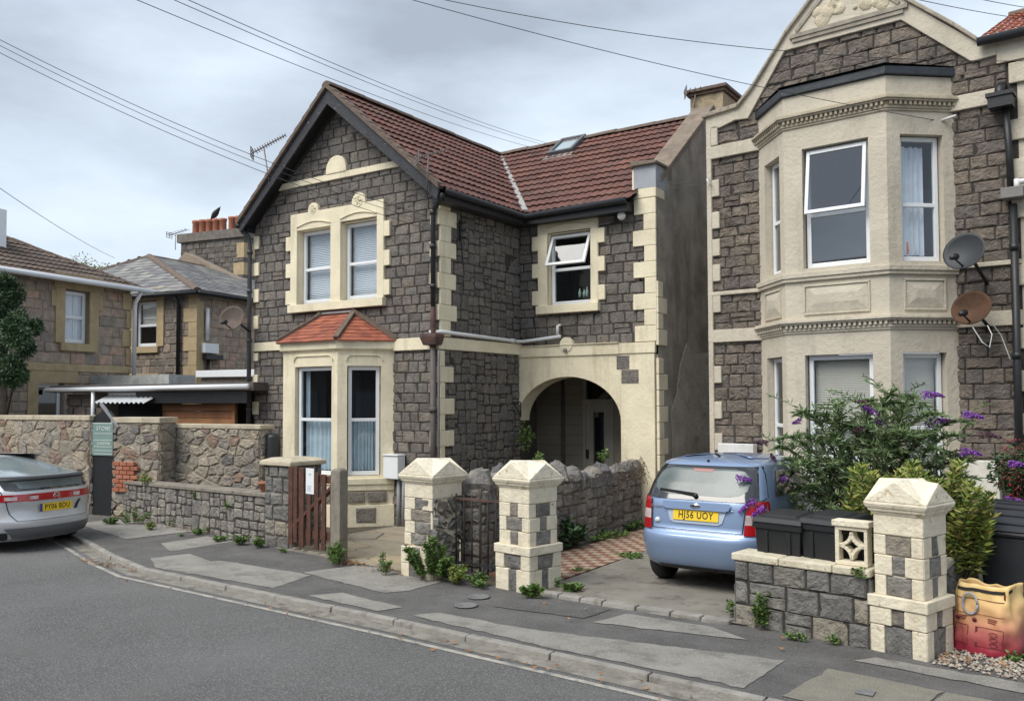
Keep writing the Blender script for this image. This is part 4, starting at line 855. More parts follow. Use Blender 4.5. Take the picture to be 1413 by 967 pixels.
for s_ in (-1, 1):
    tiles(m, *((RF.P(4.4, -.3, 6.3), RF.P(4.4, -8, 6.3), RF.P(2.25, -8, 8.35), RF.P(2.25, -.3, 8.35)) if s_ > 0 else (RF.P(-.1, -8, 6.2), RF.P(-.1, -.3, 6.2), RF.P(2.25, -.3, 8.35), RF.P(2.25, -8, 8.35))), .3, .3, 0, seed=50+s_)
m.build('roof', TILE, RH)
m = MB(); m.tube([RF.P(4.22, .09, 6.05), RF.P(4.22, .09, 5.98)], .06, 10); m.box((0, 0, 0), (0, 0, 0))
RF.box(m, 4.12, 4.40, .05, .28, 5.86, 6.02); RF.box(m, 4.10, 4.42, .04, .30, 6.0, 6.05); m.tube([RF.P(4.24, .0, 6.2), RF.P(4.24, .12, 6.12), RF.P(4.24, .14, 6.0)], .065, 12)
m.tube([RF.P(4.30, .14, 5.9), RF.P(4.33, .12, 5.3), RF.P(4.34, .12, 4.75)], .044, 10); m.tube([RF.P(4.36, .12, 4.6), RF.P(4.36, .12, 0)], .047, 10)
for z in (4.0, 2.6, 1.3): m.lathe(RF.P(4.36, .12, z), [(.06, 0), (.06, .08)], 12)
m.v = m.v; m.build('downpipe', BLACKP, RH)
m = MB(); RF.box(m, 4.24, 4.5, .04, .26, 4.66, 4.80); m.build('hopper_head', mat('faded_grey_hopper', (.22, .21, .20), .8, .2, 5), RH, bevel=.01)
m = MB(); m.tube([RF.P(4.42, .2, 4.86), RF.P(4.6, .12, 4.88)], .035, 8); m.tube([RF.P(4.42, .2, 4.9), RF.P(4.42, .2, 4.76)], .035, 8); m.build('waste_pipe', WHITEP, RH)
m = MB(); RF.box(m, .21, .80, .05, .2, .95, 1.40); m.build('meter_box', WHITEP, RH, bevel=.01)
m = MB(); RF.box(m, 3.68, 4.14, .04, .2, .55, 1.28); m.build('meter_box', mat('rust_stained_white_box', (.66, .63, .55), .6, .15, 6, streak=.4, streakcol=(.38, .17, .06)), RH, bevel=.01)
m = MB(); m.tube([RF.P(3.5, .12, 5.86), RF.P(3.72, .16, 5.88)], .018, 6); m.tube([RF.P(.06, .08, 5.65), RF.P(.06, .16, 5.62), RF.P(.10, .16, 5.55), RF.P(.12, .10, 5.5)], .012, 6); m.build('cable_bracket', WHITEP, RH)

# neighbouring house at the right edge of the photo
NH = thing('neighbour_house', 'strip of stone house beyond the drainpipe with red tiled roof and brick chimney', 'house', (.5, 13.2, 0))
m = MB(); panel(m, RF, 4.42, 9, 0, 6.62, (), .1, 0); ashlar(m, RF, [(4.62, 0), (9, 0), (9, 6), (4.62, 6)], .205, .24, .52, .045, 43, 1, (), .006); RF.box(m, 4.2, 9, -.1, .054, 6.5, 6.86); RF.box(m, 4.6, 9, 0, .06, 3.0, 3.2)
m.build('front_wall', [CREAM_R, STONE_R], NH)
m = MB(); a = RF.P(4.0, .10, 6.98); tiles(m, RF.P(4.0, .12, 6.83), RF.P(9, .12, 6.83), RF.P(9, -2.2, 7.95), RF.P(4.0, -2.2, 7.95), .30, .22, 0, .03, .03, seed=61); nr = m.build('roof', TILE_O, NH)
m = MB(); ridge(m, RF.P(4.0, -2.2, 7.97), RF.P(9, -2.2, 7.97)); m.build('ridge_tiles', RIDGE, nr)
m = MB(); m.tube([RF.P(4.0, .17, 6.80), RF.P(9, .17, 6.80)], .06, 10); m.build('gutter', BLACKP, NH)
m = MB(); RF.box(m, 4.56, 5.4, -1.0, -.5, 6.9, 9.0); RF.box(m, 4.50, 5.48, -1.06, -.44, 7.9, 7.98); m.build('chimney', mat('dark_red_chimney_brick', (.30, .11, .075), .9, .25, 14, .6, 60), nr)

# ------------------------------------------------------------------ satellite dishes and aerials
def dish(pos, aim, r, mt, label, pole=None, armr=.012, back=False, lnbm=None, group=None):
    t = thing('satellite_dish', label, 'satellite dish', tuple(pos), group); aim = Vector(aim).normalized(); p = Vector(pos)
    m = MB(); prof = [(r*k/8*1.0, r*.28*(k/8)**2) for k in range(1, 9)]
    ref = Vector((0, 0, 1)); a = aim.cross(ref).normalized(); b = a.cross(aim).normalized(); n = 28
    vs = [p]+[p+aim*z+a*math.cos(2*math.pi*k/n)*rr+b*math.sin(2*math.pi*k/n)*rr*.93 for rr, z in prof for k in range(n)]
    vs += [v-aim*.012 for v in vs]; N1 = 1+8*n; fs = []
    for o in (0, N1):
        fs += [(o, o+1+k, o+1+(k+1) % n) for k in range(n)]+[(o+1+i*n+k, o+1+(i+1)*n+k, o+1+(i+1)*n+(k+1) % n, o+1+i*n+(k+1) % n) for i in range(7) for k in range(n)]
    fs += [(1+7*n+k, N1+1+7*n+k, N1+1+7*n+(k+1) % n, 1+7*n+(k+1) % n) for k in range(n)]
    m.add(vs, fs, 0, True); m.build('reflector', mt, t)
    m = MB(); tip = p+aim*r*1.05-b*r*.62; m.tube([p-b*r*.75-aim*.02, tip-b*r*.06], armr, 8); m.build('arm', BLACKP, t)
    m = MB(); m.lathe(tip, [(.03, -.07), (.035, 0), (.045, .05), (.02, .07)], 12, 0, (p-tip)); m.build('receiver', lnbm or BLACKP, t)
    m = MB(); m.tube([p-aim*.02, p-aim*.12, Vector(pole) if pole else p-aim*.14], .022, 8); m.build('mount', BLACKP, t)
    return t
dish(RF.P(3.86, .42, 3.98), (-.35, -1, .30), .27, mat('dark_grey_dish', (.035, .04, .045), .6, .15, 4, .1, 50, speck=(60, .7, (.2, .2, .2))), 'dark grey satellite dish, the upper of two beside the bay', tuple(RF.P(4.02, .02, 3.6)), group='satellite dishes on the houses')
t = dish(RF.P(3.92, .40, 3.24), (-.30, -1, .34), .25, mat('rusty_dish', (.085, .042, .022), .85, .4, 5, .5, 40, moss=((.22, .19, .15), 2.2, .66, .9), speck=(12, .6, (.13, .052, .022))), 'rusty brown satellite dish, the lower of two beside the bay', tuple(RF.P(4.05, .02, 3.0)), group='satellite dishes on the houses')
m = MB(); m.tube([RF.P(3.95, .6, 3.0), RF.P(4.05, .55, 2.8), RF.P(4.12, .5, 2.74), RF.P(4.15, .5, 2.9), RF.P(4.1, .5, 3.02)], .007, 5); m.tube([RF.P(4.12, .3, 3.05), RF.P(4.2, .2, 2.9), RF.P(4.28, .12, 2.6)], .007, 5); m.build('cable', WHITEP, t)
dish((-13.47, 10.55, 3.62), (.35, -1, .30), .26, mat('brown_grey_dish', (.12, .09, .075), .8, .3, 5, .4, 40), 'brown grey satellite dish at the left corner of the gabled house', (-13.42, 10.9, 3.4), group='satellite dishes on the houses')
def aerial(base, top, boom, n, label, arms=(.16, .10), tag_m=None, refl=True, bend=None):
    t = thing('television_aerial', label, 'aerial', tuple(base), 'television aerials on the roofs'); M_ = tag_m or mat('dull_aluminium', (.22, .19, .18), .5, .1, 9, metal=.3)
    b, tp, bo = Vector(base), Vector(top), Vector(boom); m = MB(); m.tube([b]+([Vector(q) for q in bend] if bend else [])+[tp], .013, 6); m.build('mast', M_, t)
    m = MB(); d = bo.normalized(); s0 = tp-bo*.35; s1 = tp+bo*.65; m.bar(s0, s1, .02); cr_ = d.cross(Vector((0, 0, 1))).normalized()
    for i in range(n):
        p = s0.lerp(s1, .12+.88*i/(n-1)); w_ = arms[0]+(arms[1]-arms[0])*i/(n-1); m.bar(p-cr_*w_, p+cr_*w_, .012)
    if refl:
        for z in (-.09, -.03, .03, .09): m.bar(s0-cr_*.15+Vector((0, 0, z)), s0+cr_*.15+Vector((0, 0, z)), .013)
        for s_ in (-1, 0, 1): m.bar(s0+cr_*.14*s_-Vector((0, 0, .1)), s0+cr_*.14*s_+Vector((0, 0, .1)), .013)
    m.build('antenna', M_, t); return t
p = lambda px, py, Y: tuple(atY(px, py, Y))
aerial(p(371, 248, 10.66), p(364, 203, 10.9), Vector(p(384, 188, 11.1))-Vector(p(338, 213, 10.7)), 13, 'grey aerial on the left slope of the gable roof')
t = aerial(p(589, 262, 10.63), p(591, 214, 10.63), Vector(p(619, 202, 11.0))-Vector(p(576, 214, 10.6)), 8, 'grey aerial above the downpipe at the right gable corner', arms=(.14, .07))
aerial(p(957, 158, 16.6), p(960, 125, 16.6), (.5, .3, .1), 6, 'small grey aerial fixed beside the stained cream chimney', arms=(.2, .12))

# ------------------------------------------------------------------ houses and outbuildings behind, on the left
BA = math.radians(12); BD = Vector((-math.sin(BA), math.cos(BA), 0)); BN = Vector((math.cos(BA), math.sin(BA), 0))
BO = atD(180, 396, 24.0); BO = Vector((BO.x, BO.y, 0)); BF = Fr(BO, BD, BN)          # u runs away from us, so the visible wall has u < 0
def onB(px, py, fr=None, d=0):
    fr = fr or BF; r_ = ray(px, py); o = fr.P(0, d, 0); t = (o-CAM).dot(fr.n)/r_.dot(fr.n); q = CAM+r_*t; return (q-fr.o).dot(fr.u), q.z
BH = thing('brown_stone_house', 'brown stone house at left with white gutter and dark tiled roof', 'house', (BO.x, BO.y, 0))
zE = onB(180, 400)[1]
wu0, wz1 = onB(89, 399); wu1, _ = onB(123, 404); _, wz0 = onB(104, 474)
gu0, gz1 = onB(52, 528); gu1, _ = onB(88, 532)
UL = onB(-160, 420)[0]
m = MB(); hl = [(wu0, wu1, wz0, wz1), (gu0, gu1, gz1-1.9, gz1)]
panel(m, BF, UL, 0, 0, zE, hl, .2, 1); ashlar(m, BF, [(UL, .4), (0, .4), (0, zE), (UL, zE)], .24, .22, .55, .02, 71, 0, hl, .006, .2, .5); m.build('side_wall', [BROWNST, MORTAR_B], BH)
m = MB(); FBK = Fr(BO, BN, BD); panel(m, Fr(BF.P(UL, 0, 0), BN, -BD), -7, 0, 0, zE, (), .1); panel(m, Fr(BO, -BN, BD), 0, 7, 0, zE, (), .1); m.build('end_wall', BROWNST, BH)
m = MB()
BF.box(m, wu0-.28, wu0, -.05, .05, wz0, wz1+.02); BF.box(m, wu1, wu1+.28, -.05, .05, wz0, wz1+.02); BF.box(m, wu0-.34, wu1+.42, -.05, .06, wz1+.02, wz1+.42); BF.box(m, wu0-.15, wu1+.2, -.05, .1, wz0-.2, wz0)
BF.box(m, wu0-.40, wu0-.28, 0, .045, wz0+.9, wz0+1.3); BF.box(m, wu1+.28, wu1+.42, 0, .045, wz0+.9, wz0+1.3)
bz1 = onB(110, 503)[1]; bz0 = onB(110, 513)[1]
BF.box(m, UL, 0, 0, .05, bz0, bz1)
BF.box(m, gu0-.35, gu1+.4, 0, .04, gz1, bz0); BF.box(m, gu0-.3, gu0, -.05, .04, gz1-2, gz1)
for i in range(6):
    if bz1+.5+i*.5 < zE-.05: BF.box(m, -.3 if i % 2 else -.16, .01, 0, .05, bz1+.05+i*.5, bz1+.5+i*.5)
split_build(m, 'stone_dressing', SANDST, BH, .01)
window(BH, BF, wu0+.02, wu1-.02, wz0+.02, wz1-.02, d=-.1, transom=(wz0+wz1)/2, fw=.09, bars=1, glass_m=GLASS, curtain=[(VOILE, wu0+.1, wu0+.9, wz0+.1, wz1-.1, 4, .04)])
window(BH, BF, gu0+.02, gu1-.02, gz1-1.85, gz1-.02, d=-.1, fw=.09, glass_m=GLASS_D)
m = MB(); e0 = BF.P(UL-.3, .3, zE+.0); e1 = BF.P(.35, .3, zE+.0); rzx = 3.8; zr = zE+2.05
tiles(m, e0, e1, BF.P(-rzx, -3.8, zr), BF.P(UL+rzx, -3.8, zr) if False else BF.P(UL-.3, -3.8, zr), .33, .34, 0, .03, .035, seed=72)
tiles(m, e1, BF.P(.35, -7.9, zE), BF.P(-rzx, -3.8, zr), BF.P(-rzx, -3.8, zr), .33, .34, 0, .03, .035, seed=73)
r0 = m.build('roof', TILE_B, BH)
m = MB(); ridge(m, e1, BF.P(-rzx, -3.8, zr+.03), .12); ridge(m, BF.P(UL, -3.8, zr), BF.P(-rzx, -3.8, zr), .12); m.build('ridge_tiles', RIDGE, r0)
m = MB(); m.tube([BF.P(UL-.3, .38, zE-.02), BF.P(.42, .38, zE-.02)], .07, 8); m.build('gutter', UPVC, BH)
m = MB(); m.tube([BF.P(.05, .35, zE-.05), BF.P(.05, .14, zE-.35), BF.P(.05, .12, zE-.5), BF.P(.05, .12, 2.7)], .055, 8); m.build('downpipe', UPVC, BH)
du, dz = onB(-4, 330, BF, -1.2); m = MB(); BF.box(m, du-1.0, du+.25, -2.4, -1.2, zE+.4, zE+1.75); m.build('dormer', UPVC, r0)
# slate-roofed house
SA = math.radians(10); SU = Vector((math.cos(SA), math.sin(SA), 0)); SV = Vector((-math.sin(SA), math.cos(SA), 0)); SO = atD(272, 402, 27); SZ = SO.z; SO = Vector((SO.x, SO.y, 0))
SFr = Fr(SO, SU, -SV); SRt = Fr(SO, SV, SU)                     # left face (u<0) and right face (u>0)
SH = thing('slate_roofed_house', 'grey brown stone house with hipped slate roof behind the garage', 'house', (SO.x, SO.y, 0))
a0, a1 = onB(187, 416, SFr), onB(217, 478, SFr)
m = MB(); hl = [(a0[0], a1[0], a1[1], a0[1])]; panel(m, SFr, -8, 0, 0, SZ, hl, .2, 1); ashlar(m, SFr, [(-8, 0), (0, 0), (0, SZ), (-8, SZ)], .23, .2, .5, .02, 75, 0, hl, .006, .2, .5); m.build('front_wall', [mat('grey_brown_stone', rough=.9, var=.25, ns=6, bump=.8, bs=25, island=[(.20, .17, .14), (.26, .215, .17), (.16, .145, .13), (.29, .23, .18)]), MORTAR_G], SH)
m = MB(); panel(m, SRt, 0, 8, 0, SZ, (), .2, 1); ashlar(m, SRt, [(0, 0), (8, 0), (8, SZ), (0, SZ)], .25, .25, .6, .02, 76, 0, (), .006, .2, .5); m.build('side_wall', [BROWNST, MORTAR_B], SH)
m = MB(); SFr.box(m, a0[0]-.3, a0[0], 0, .05, a1[1], a0[1]+.4); SFr.box(m, a1[0], a1[0]+.3, 0, .05, a1[1], a0[1]+.4); SFr.box(m, a0[0], a1[0], 0, .05, a0[1], a0[1]+.4); SFr.box(m, a0[0]-.1, a1[0]+.1, 0, .1, a1[1]-.2, a1[1])
for i in range(8): SFr.box(m, -(.5 if i % 2 else .3), .05, 0, .05, SZ-.5-i*.45, SZ-.06-i*.45)
SRt.box(m, -.02, .25, 0, .05, .5, SZ-.3); b_ = onB(220, 528, SFr); SFr.box(m, -3.5, b_[0], 0, .05, b_[1], b_[1]+.3)
split_build(m, 'stone_dressing', SANDST, SH, .01)
window(SH, SFr, a0[0]+.02, a1[0]-.02, a1[1]+.02, a0[1]-.02, d=-.1, transom=(a0[1]+a1[1])/2-.05, fw=.09, blind=(BLIND_R, (a0[1]+a1[1])/2, a0[1]-.1, .05))
m = MB(); zr = SZ+2.05; C0 = SFr.P(.3, .3, SZ+.02); C0.z = SZ+.02; hw = 4.1
cL = SFr.P(-2*hw, .3, SZ+.02); bb = 2.9; zr = SZ+1.9
def pxof(q): v = Vector(q)-CAM; return 706.5+1200*v.dot(CR)/v.dot(CF)
aa = min((abs(pxof(SFr.P(-.1*i, -bb, zr))-207), .1*i) for i in range(10, 160))[1]; AP = SFr.P(-aa, -bb, zr); RE = SFr.P(-aa, -14, zr); cL = SFr.P(-aa*1.9, .3, SZ+.02)
tiles(m, cL, C0, AP, AP, .28, .3, 0, 0, .016, seed=77); tiles(m, C0, SRt.P(14, .3, SZ+.02), RE, AP, .28, .3, 0, 0, .016, seed=78); tiles(m, SRt.P(14, -8.5, SZ), cL, AP, RE, .28, .3, 0, 0, .016, seed=79)
r0 = m.build('roof', SLATE, SH)
m = MB(); ridge(m, C0, AP, .13); ridge(m, cL, AP, .11); ridge(m, AP, RE, .11); m.build('ridge_tiles', RIDGE, r0)
m = MB(); m.tube([SFr.P(-8, .34, SZ-.08), SFr.P(.3, .34, SZ-.08)], .07, 8); m.tube([SRt.P(-.3, .34, SZ-.08), SRt.P(8, .34, SZ-.08)], .07, 8); m.build('gutter', BLACKP, SH)
u_ = onB(249, 480, SFr)[0]; m = MB(); m.tube([SFr.P(u_, .3, SZ-.1), SFr.P(u_, .1, SZ-.4), SFr.P(u_, .1, .5)], .06, 8); m.build('downpipe', BLACKP, SH)
m = MB(); m.tube([SRt.P(.35, .1, SZ-.5), SRt.P(.35, .1, SZ-1.5)], .06, 8); SRt.box(m, .15, .75, .05, .2, SZ-1.9, SZ-1.6); m.build('vent_pipe', UPVC, SH)
m = MB(); SRt.box(m, .2, .9, .05, .25, SZ-2.1, SZ-1.95); m.tube([SRt.P(.4, .1, SZ-2.0), SRt.P(.4, .1, SZ-3.2), SRt.P(.25, .1, SZ-3.7)], .05, 8); m.build('cable_bundle', BLACKP, SH)
# gable and chimney stack of a house farther back
TH = atD(291, 345, 36); CH = thing('chimney_house', 'far house behind the slate roof with eight clay chimney pots', 'house', (TH.x, TH.y, 0))
def cfr(px, py, D, a): q = atD(px, py, D); return Fr((q.x, q.y, 0), (math.cos(a), math.sin(a), 0), (math.sin(a), -math.cos(a), 0)), q.z
cf, ct = cfr(250, 324, 36, SA); u1, _ = onB(337, 320, cf); zb = onB(300, 372, cf)[1]
m = MB(); cf.box(m, 0, u1, -1.1, 0, zb-2.5, ct-.35); cf.box(m, -.12, u1+.12, -1.22, .12, ct-.35, ct); ashlar(m, cf, [(0, zb-2), (u1, zb-2), (u1, ct-.36), (0, ct-.36)], .22, .25, .5, .03, 80, 0, (), .01, .3); 
st = m.build('chimney', [mat('dark_stack_stone', rough=.9, var=.3, ns=5, bump=.7, bs=25, island=[(.13, .115, .10), (.17, .15, .13), (.11, .10, .09)])], CH)
m = MB(); cf.box(m, u1-.35, u1+.03, -1.0, .04, zb+.4, zb+1.0); cf.box(m, u1-.5, u1+.04, -1.05, .05, zb-.3, zb+.2); split_build(m, 'stone_dressing', SANDST, st, .01)
rnd = random.Random(6); 
for i in range(8):
    u = .30+(u1-.75)*i/7+(.06 if i > 4 else -.04); hgt = .62+.05*rnd.random(); m = MB()
    m.lathe(cf.P(u, -.55, ct), [(.135, 0), (.145, .05), (.135, hgt*.82), (.16, hgt*.85), (.16, hgt), (.11, hgt), (.11, hgt-.1)], 16); m.build('chimney_pot', TERRA, st)
m = MB(); gq = onB(278, 356, cf); g1 = onB(350, 388, cf)
m.hexa([cf.P(gq[0]-1.0, .9, gq[1]-.6), cf.P(g1[0]+1, .9, g1[1]-.9), cf.P(g1[0]+1, .4, g1[1]-.9), cf.P(gq[0]-1.0, .4, gq[1]-.6), cf.P(gq[0], .9, gq[1]+.1), cf.P(g1[0]+1, .9, g1[1]-.45), cf.P(g1[0]+1, .4, g1[1]-.45), cf.P(gq[0], .4, gq[1]+.1)])
m.build('parapet_coping', mat('buff_coping', (.26, .21, .16), .9, .2, 4, .4, 30), CH, bevel=.02)
m = MB(); cf.box(m, gq[0]-3, g1[0]+4, -6, .5, 0, g1[1]-1.0); m.build('wall', BROWNST, CH)
# bird on the pots
q = cf.P(.30+(u1-.75)*3/7-.1, -.55, ct+.66); m = MB()
def blob(mb, c, ax, prof, n=12, slot=0): mb.lathe(c, prof, n, slot, ax)
blob(m, q+Vector((-.17, 0, .07)), (.72, 0, .55), [(.01, -.18), (.05, -.08), (.10, .08), (.125, .2), (.11, .32), (.075, .40), (.072, .46), (.055, .52), (.02, .58), (.006, .66)])
for s_ in (-.04, .04): m.tube([q+Vector((0, s_, .2)), q+Vector((.02, s_, 0))], .01, 5)
o = m.build('crow', mat('black_feather', (.02, .02, .024), .6, .1, 5), None, root_at=tuple(q)); tag(o, 'black bird perched on the clay chimney pots', 'bird')
aerial(tuple(atD(242, 345, 30)), tuple(atD(242, 322, 30)), (.7, .2, .15), 6, 'pale aerial beside the stack of clay pots', arms=(.25, .15))
# garage with flat roof, timber front
GH = thing('timber_garage', 'flat roofed timber clad garage with white gutter behind the wall', 'garage', (-15.5, 12.6, 0))
def GP(px, py, D=17.5): return atD(px, py, D)
gl, gr = GP(90, 545, 19.5), GP(343, 533, 16.5); gl.z = gr.z = 2.30; gd = (gr-gl); gL = gd.length; GFm = Fr((gl.x, gl.y, 0), gd, (gd.y, -gd.x, 0))
uu = lambda px, py=560: onB(px, py, GFm)
m = MB(); GFm.box(m, -.2, gL+.4, -3.4, .25, 2.28, 2.44); m.build('flat_roof', mat('grey_felt_roof', (.10, .09, .085), .9, .2, 3, .4, 40), GH, bevel=.01)
m = MB(); m.tube([GFm.P(-.2, .33, 2.34), GFm.P(gL+.35, .33, 2.36)], .05, 8); m.tube([GFm.P(uu(146)[0], .3, 2.3), GFm.P(uu(146)[0], .3, 1.2)], .04, 8); m.build('gutter', UPVC, GH)
m = MB(); GFm.box(m, uu(200)[0], gL+.2, .1, .22, 2.05, 2.27); m.build('fascia', BLACKP, GH)
m = MB(); ua, ub = uu(224)[0], uu(322)[0]; rnd = random.Random(2)
for i in range(13):
    z = .3+i*.145; GFm.box(m, ua, ub+rnd.uniform(0, .01), -.03, .0+.004*(i % 2), z, z+.138)
m.build('timber_cladding', mat('orange_brown_cedar', rough=.6, var=.3, ns=2.2, bump=.3, bs=30, island=[(.33, .15, .06), (.27, .12, .05), (.36, .175, .075), (.24, .10, .045)], aniso=(1, 1, 8)), GH, bevel=.006)
m = MB(); GFm.box(m, ub, uu(343)[0]+.6, -1.2, -.4, 0, 2.2); GFm.box(m, ub-.02, ub+.06, -.05, .02, .1, 2.1, 1); GFm.box(m, ua-3.5, ua-.02, -.5, -.3, 0, 2.2, 0); split_build(m, 'doorway', [DARKIN, TIMBER], GH)
m = MB(); ga, gb = uu(92)[0], uu(146)[0]; GFm.box(m, ga, gb, -.3, -.02, 0, 2.25, 1); ashlar(m, Fr(GFm.P(0, 0, 0), GFm.u, GFm.n), [(ga, 0), (gb, 0), (gb, 2.26), (ga, 2.26)], .28, .25, .5, .035, 81, 0, (), .016, .15); m.build('stone_wall', [mat('mauve_brown_stone', rough=.9, var=.2, ns=6, bump=.7, bs=25, island=[(.20, .16, .145), (.24, .19, .165), (.17, .145, .14)]), MORTAR_B], GH)
m = MB(); c0, c1 = uu(156)[0], uu(226)[0]; n = 44
vs = []
for i in range(n+1): u = c0+(c1-c0)*i/n; w_ = .018*math.sin(i*math.pi/2.0); vs += [GFm.P(u, .45, 2.06+w_*1.2), GFm.P(u, .05, 2.24+w_)]
m.add(vs, [(2*i, 2*i+2, 2*i+3, 2*i+1) for i in range(n)], 0, True); GFm.box(m, c0, c0+(c1-c0)*.75, .06, .12, 2.18, 2.27, 1)
o = m.build('corrugated_canopy', [mat('translucent_grey_sheet', (.50, .52, .54), .5, .1, 4), UPVC], GH)
wa, wb = uu(160)[0], uu(210)[0]; window(GH, Fr(GFm.P(0, -.25, 0), GFm.u, GFm.n), wa, wb, 1.0, 1.72, d=0, fw=.08, glass_m=GLASS_D, room=True, deep=.4)
x0, x1 = atD(270, 510, 21), atD(348, 508, 19); m = MB(); dd = (x1-x0).normalized()
fq = Fr((x0.x, x0.y, 0), dd, (dd.y, -dd.x, 0)); m2 = (x1-x0).length; fq.box(m, 0, m2+.5, -2, 0, 2.66, 2.82); WH = thing('lean_to_extension', 'white fascia of a low extension under the brown stone side wall', 'extension', (x0.x, x0.y, 0)); m.build('fascia', UPVC, WH, bevel=.01); m = MB(); fq.box(m, .1, m2+.5, -1.9, -.1, 0, 2.65); m.build('wall', mat('grey_brown_stone'), WH)
x0 = atD(91, 524, 23); m = MB(); fq2 = Fr((x0.x, x0.y, 0), SU, -SV); fq2.box(m, 0, 3.6, -.9, 0, 2.4, 2.5, 0); fq2.box(m, 0, 3.6, -.9, -.02, 2.5, 2.75, 1); o = m.build('porch_roof', [UPVC, mat('pale_grey_sheet_roof', (.42, .43, .42), .7, .25, 5)], None, root_at=(x0.x, x0.y, 2.4)); tag(o, 'low pale grey sheet roof against the brown stone house', 'roof')
# a tree top just showing over the brown roof
def crown(mb, c, rx, ry, rz, n, ls, rnd, lumps=9, fill=.55, droop=.2, slot=0):
    c = Vector(c); L = []
    for _ in range(lumps):
        v = Vector((rnd.gauss(0, 1), rnd.gauss(0, 1), rnd.gauss(0, 1))).normalized()*rnd.uniform(.25, .78); L.append((c+Vector((v.x*rx, v.y*ry, v.z*rz)), rnd.uniform(.28, .5)))
    for _ in range(n):
        lc, lr = rnd.choice(L); v = Vector((rnd.gauss(0, 1), rnd.gauss(0, 1), rnd.gauss(0, 1))).normalized()*(rnd.random()**.4)
        p = lc+Vector((v.x*rx*lr, v.y*ry*lr, v.z*rz*lr)); leaf(mb, p, Vector((v.x, v.y, v.z*.6-droop))+Vector((rnd.gauss(0, .5), rnd.gauss(0, .5), rnd.gauss(0, .4))), ls*rnd.uniform(.7, 1.3), ls*.42, rnd, slot)
def leaf(mb, p, d, L, W, rnd, slot=0):
    d = Vector(d); d = d.normalized() if d.length > 1e-4 else Vector((0, 0, 1)); s_ = d.cross(Vector((rnd.gauss(0, 1), rnd.gauss(0, 1), rnd.gauss(0, 1)+.8)))
    if s_.length < 1e-3: return
    s_.normalize(); nn = s_.cross(d); p = Vector(p)
    mb.add([p, p+d*L*.45+s_*W*.5+nn*L*.08, p+d*L, p+d*L*.45-s_*W*.5+nn*L*.08], [(0, 1, 2), (0, 2, 3)], slot)
rnd = random.Random(12); c = atD(122, 352, 42); t = thing('distant_tree', 'top of a distant tree showing above the brown roof', 'tree', (c.x, c.y, 0)); m = MB(); crown(m, c-Vector((0, 0, 1.1)), 1.6, 1.5, 1.2, 1500, .14, rnd); m.build('crown', LEAF_Y, t); m = MB(); m.tube([(c.x, c.y, 0), (c.x, c.y, 5), (c.x+.1, c.y, c.z-1.2)], [.3, .2, .08], 8); m.build('trunk', BARK, t)

# ------------------------------------------------------------------ garden walls and pillars
def wallseg(name, label, a, b, h0, h1, thick, st, mo, seed, cw=.26, chh=.17, hh=.05, group=None, cope=None, square=False, zb=-.02, backside=False, pick=None):
    a, b = Vector((*a, 0)), Vector((*b, 0)); d = (b-a); L = d.length; d.normalize(); n = Vector((d.y, -d.x, 0)); fr = Fr(a, d, n)
    t = thing(name, label, 'wall', tuple(a), group); m = MB()
    m.hexa([fr.P(0, 0, zb), fr.P(L, 0, zb), fr.P(L, -thick, zb), fr.P(0, -thick, zb), fr.P(0, 0, h0), fr.P(L, 0, h1), fr.P(L, -thick, h1), fr.P(0, -thick, h0)], 1)
    reg = [(0, zb), (L, zb), (L, h1), (0, h0)]; bk = Fr(fr.P(L, -thick, 0), -d, -n); e1 = Fr(fr.P(L, 0, 0), -n, d); e0 = Fr(fr.P(0, -thick, 0), n, -d)
    f_ = (lambda f, r, s: squared_rubble(m, f, r, chh, hh*.4, s, 0, .006)) if square == 2 else (lambda f, r, s: ashlar(m, f, r, chh, cw*.8, cw*1.6, hh*.45, s, 0, (), .004, .07, .8)) if square else (lambda f, r, s: rubble(m, f, r, cw, chh, hh*.5, s, 0, .006, .08, .8))
    f_(fr, reg, seed); f_(e1, [(0, zb), (thick, zb), (thick, h1), (0, h1)], seed+1); f_(e0, [(0, zb), (thick, zb), (thick, h0), (0, h0)], seed+2)
    if backside: f_(bk, [(0, zb), (L, zb), (L, h0), (0, h1)], seed+3)
    m.build('masonry', [st, mo], t)
    if cope:
        ch_, over, cm, sl = cope; m = MB(); rnd = random.Random(seed); u = -over
        while u < L+over-.05:
            u2 = min(u+sl*rnd.uniform(.9, 1.1), L+over); u2 = L+over if L+over-u2 < .12 else u2; z0 = h0+(h1-h0)*max(0, u)/L; z1 = h0+(h1-h0)*min(L, u2)/L; j = rnd.uniform(-.004, .004)
            m.hexa([fr.P(u+.003, over+j, z0), fr.P(u2-.003, over+j, z1), fr.P(u2-.003, -thick-over, z1), fr.P(u+.003, -thick-over, z0), fr.P(u+.003, over+j, z0+ch_), fr.P(u2-.003, over+j, z1+ch_), fr.P(u2-.003, -thick-over, z1+ch_), fr.P(u+.003, -thick-over, z0+ch_)]); u = u2
        m.build('coping', cm, t, bevel=.01)
    return t, fr, L
wallseg('stone_garden_wall', 'tall buff rubble wall left of the black gate, behind the silver car', (-26, 8.95), (-15.5, 8.95), 1.68, 1.74, .35, RUBBLE, MORTAR_B, 101, .30, .2, .05, cope=(.09, .03, COPE, 1.1))
t, fr, L = wallseg('stone_garden_wall', 'tall rubble wall stub between the black gate and the red brick patch', (-15.0, 9.1), (-13.95, 9.35), 1.70, 1.70, .4, RUBBLE, MORTAR_B, 105, .26, .17, .05, cope=(.1, .03, COPE, .7))
m = MB(); rnd = random.Random(1)
for i in range(7):
    for j in range(3):
        u = .08+j*.17+(.08 if i % 2 else 0); fr.box(m, u, u+.155, .02, .085, .46+i*.078, .46+i*.078+.066)
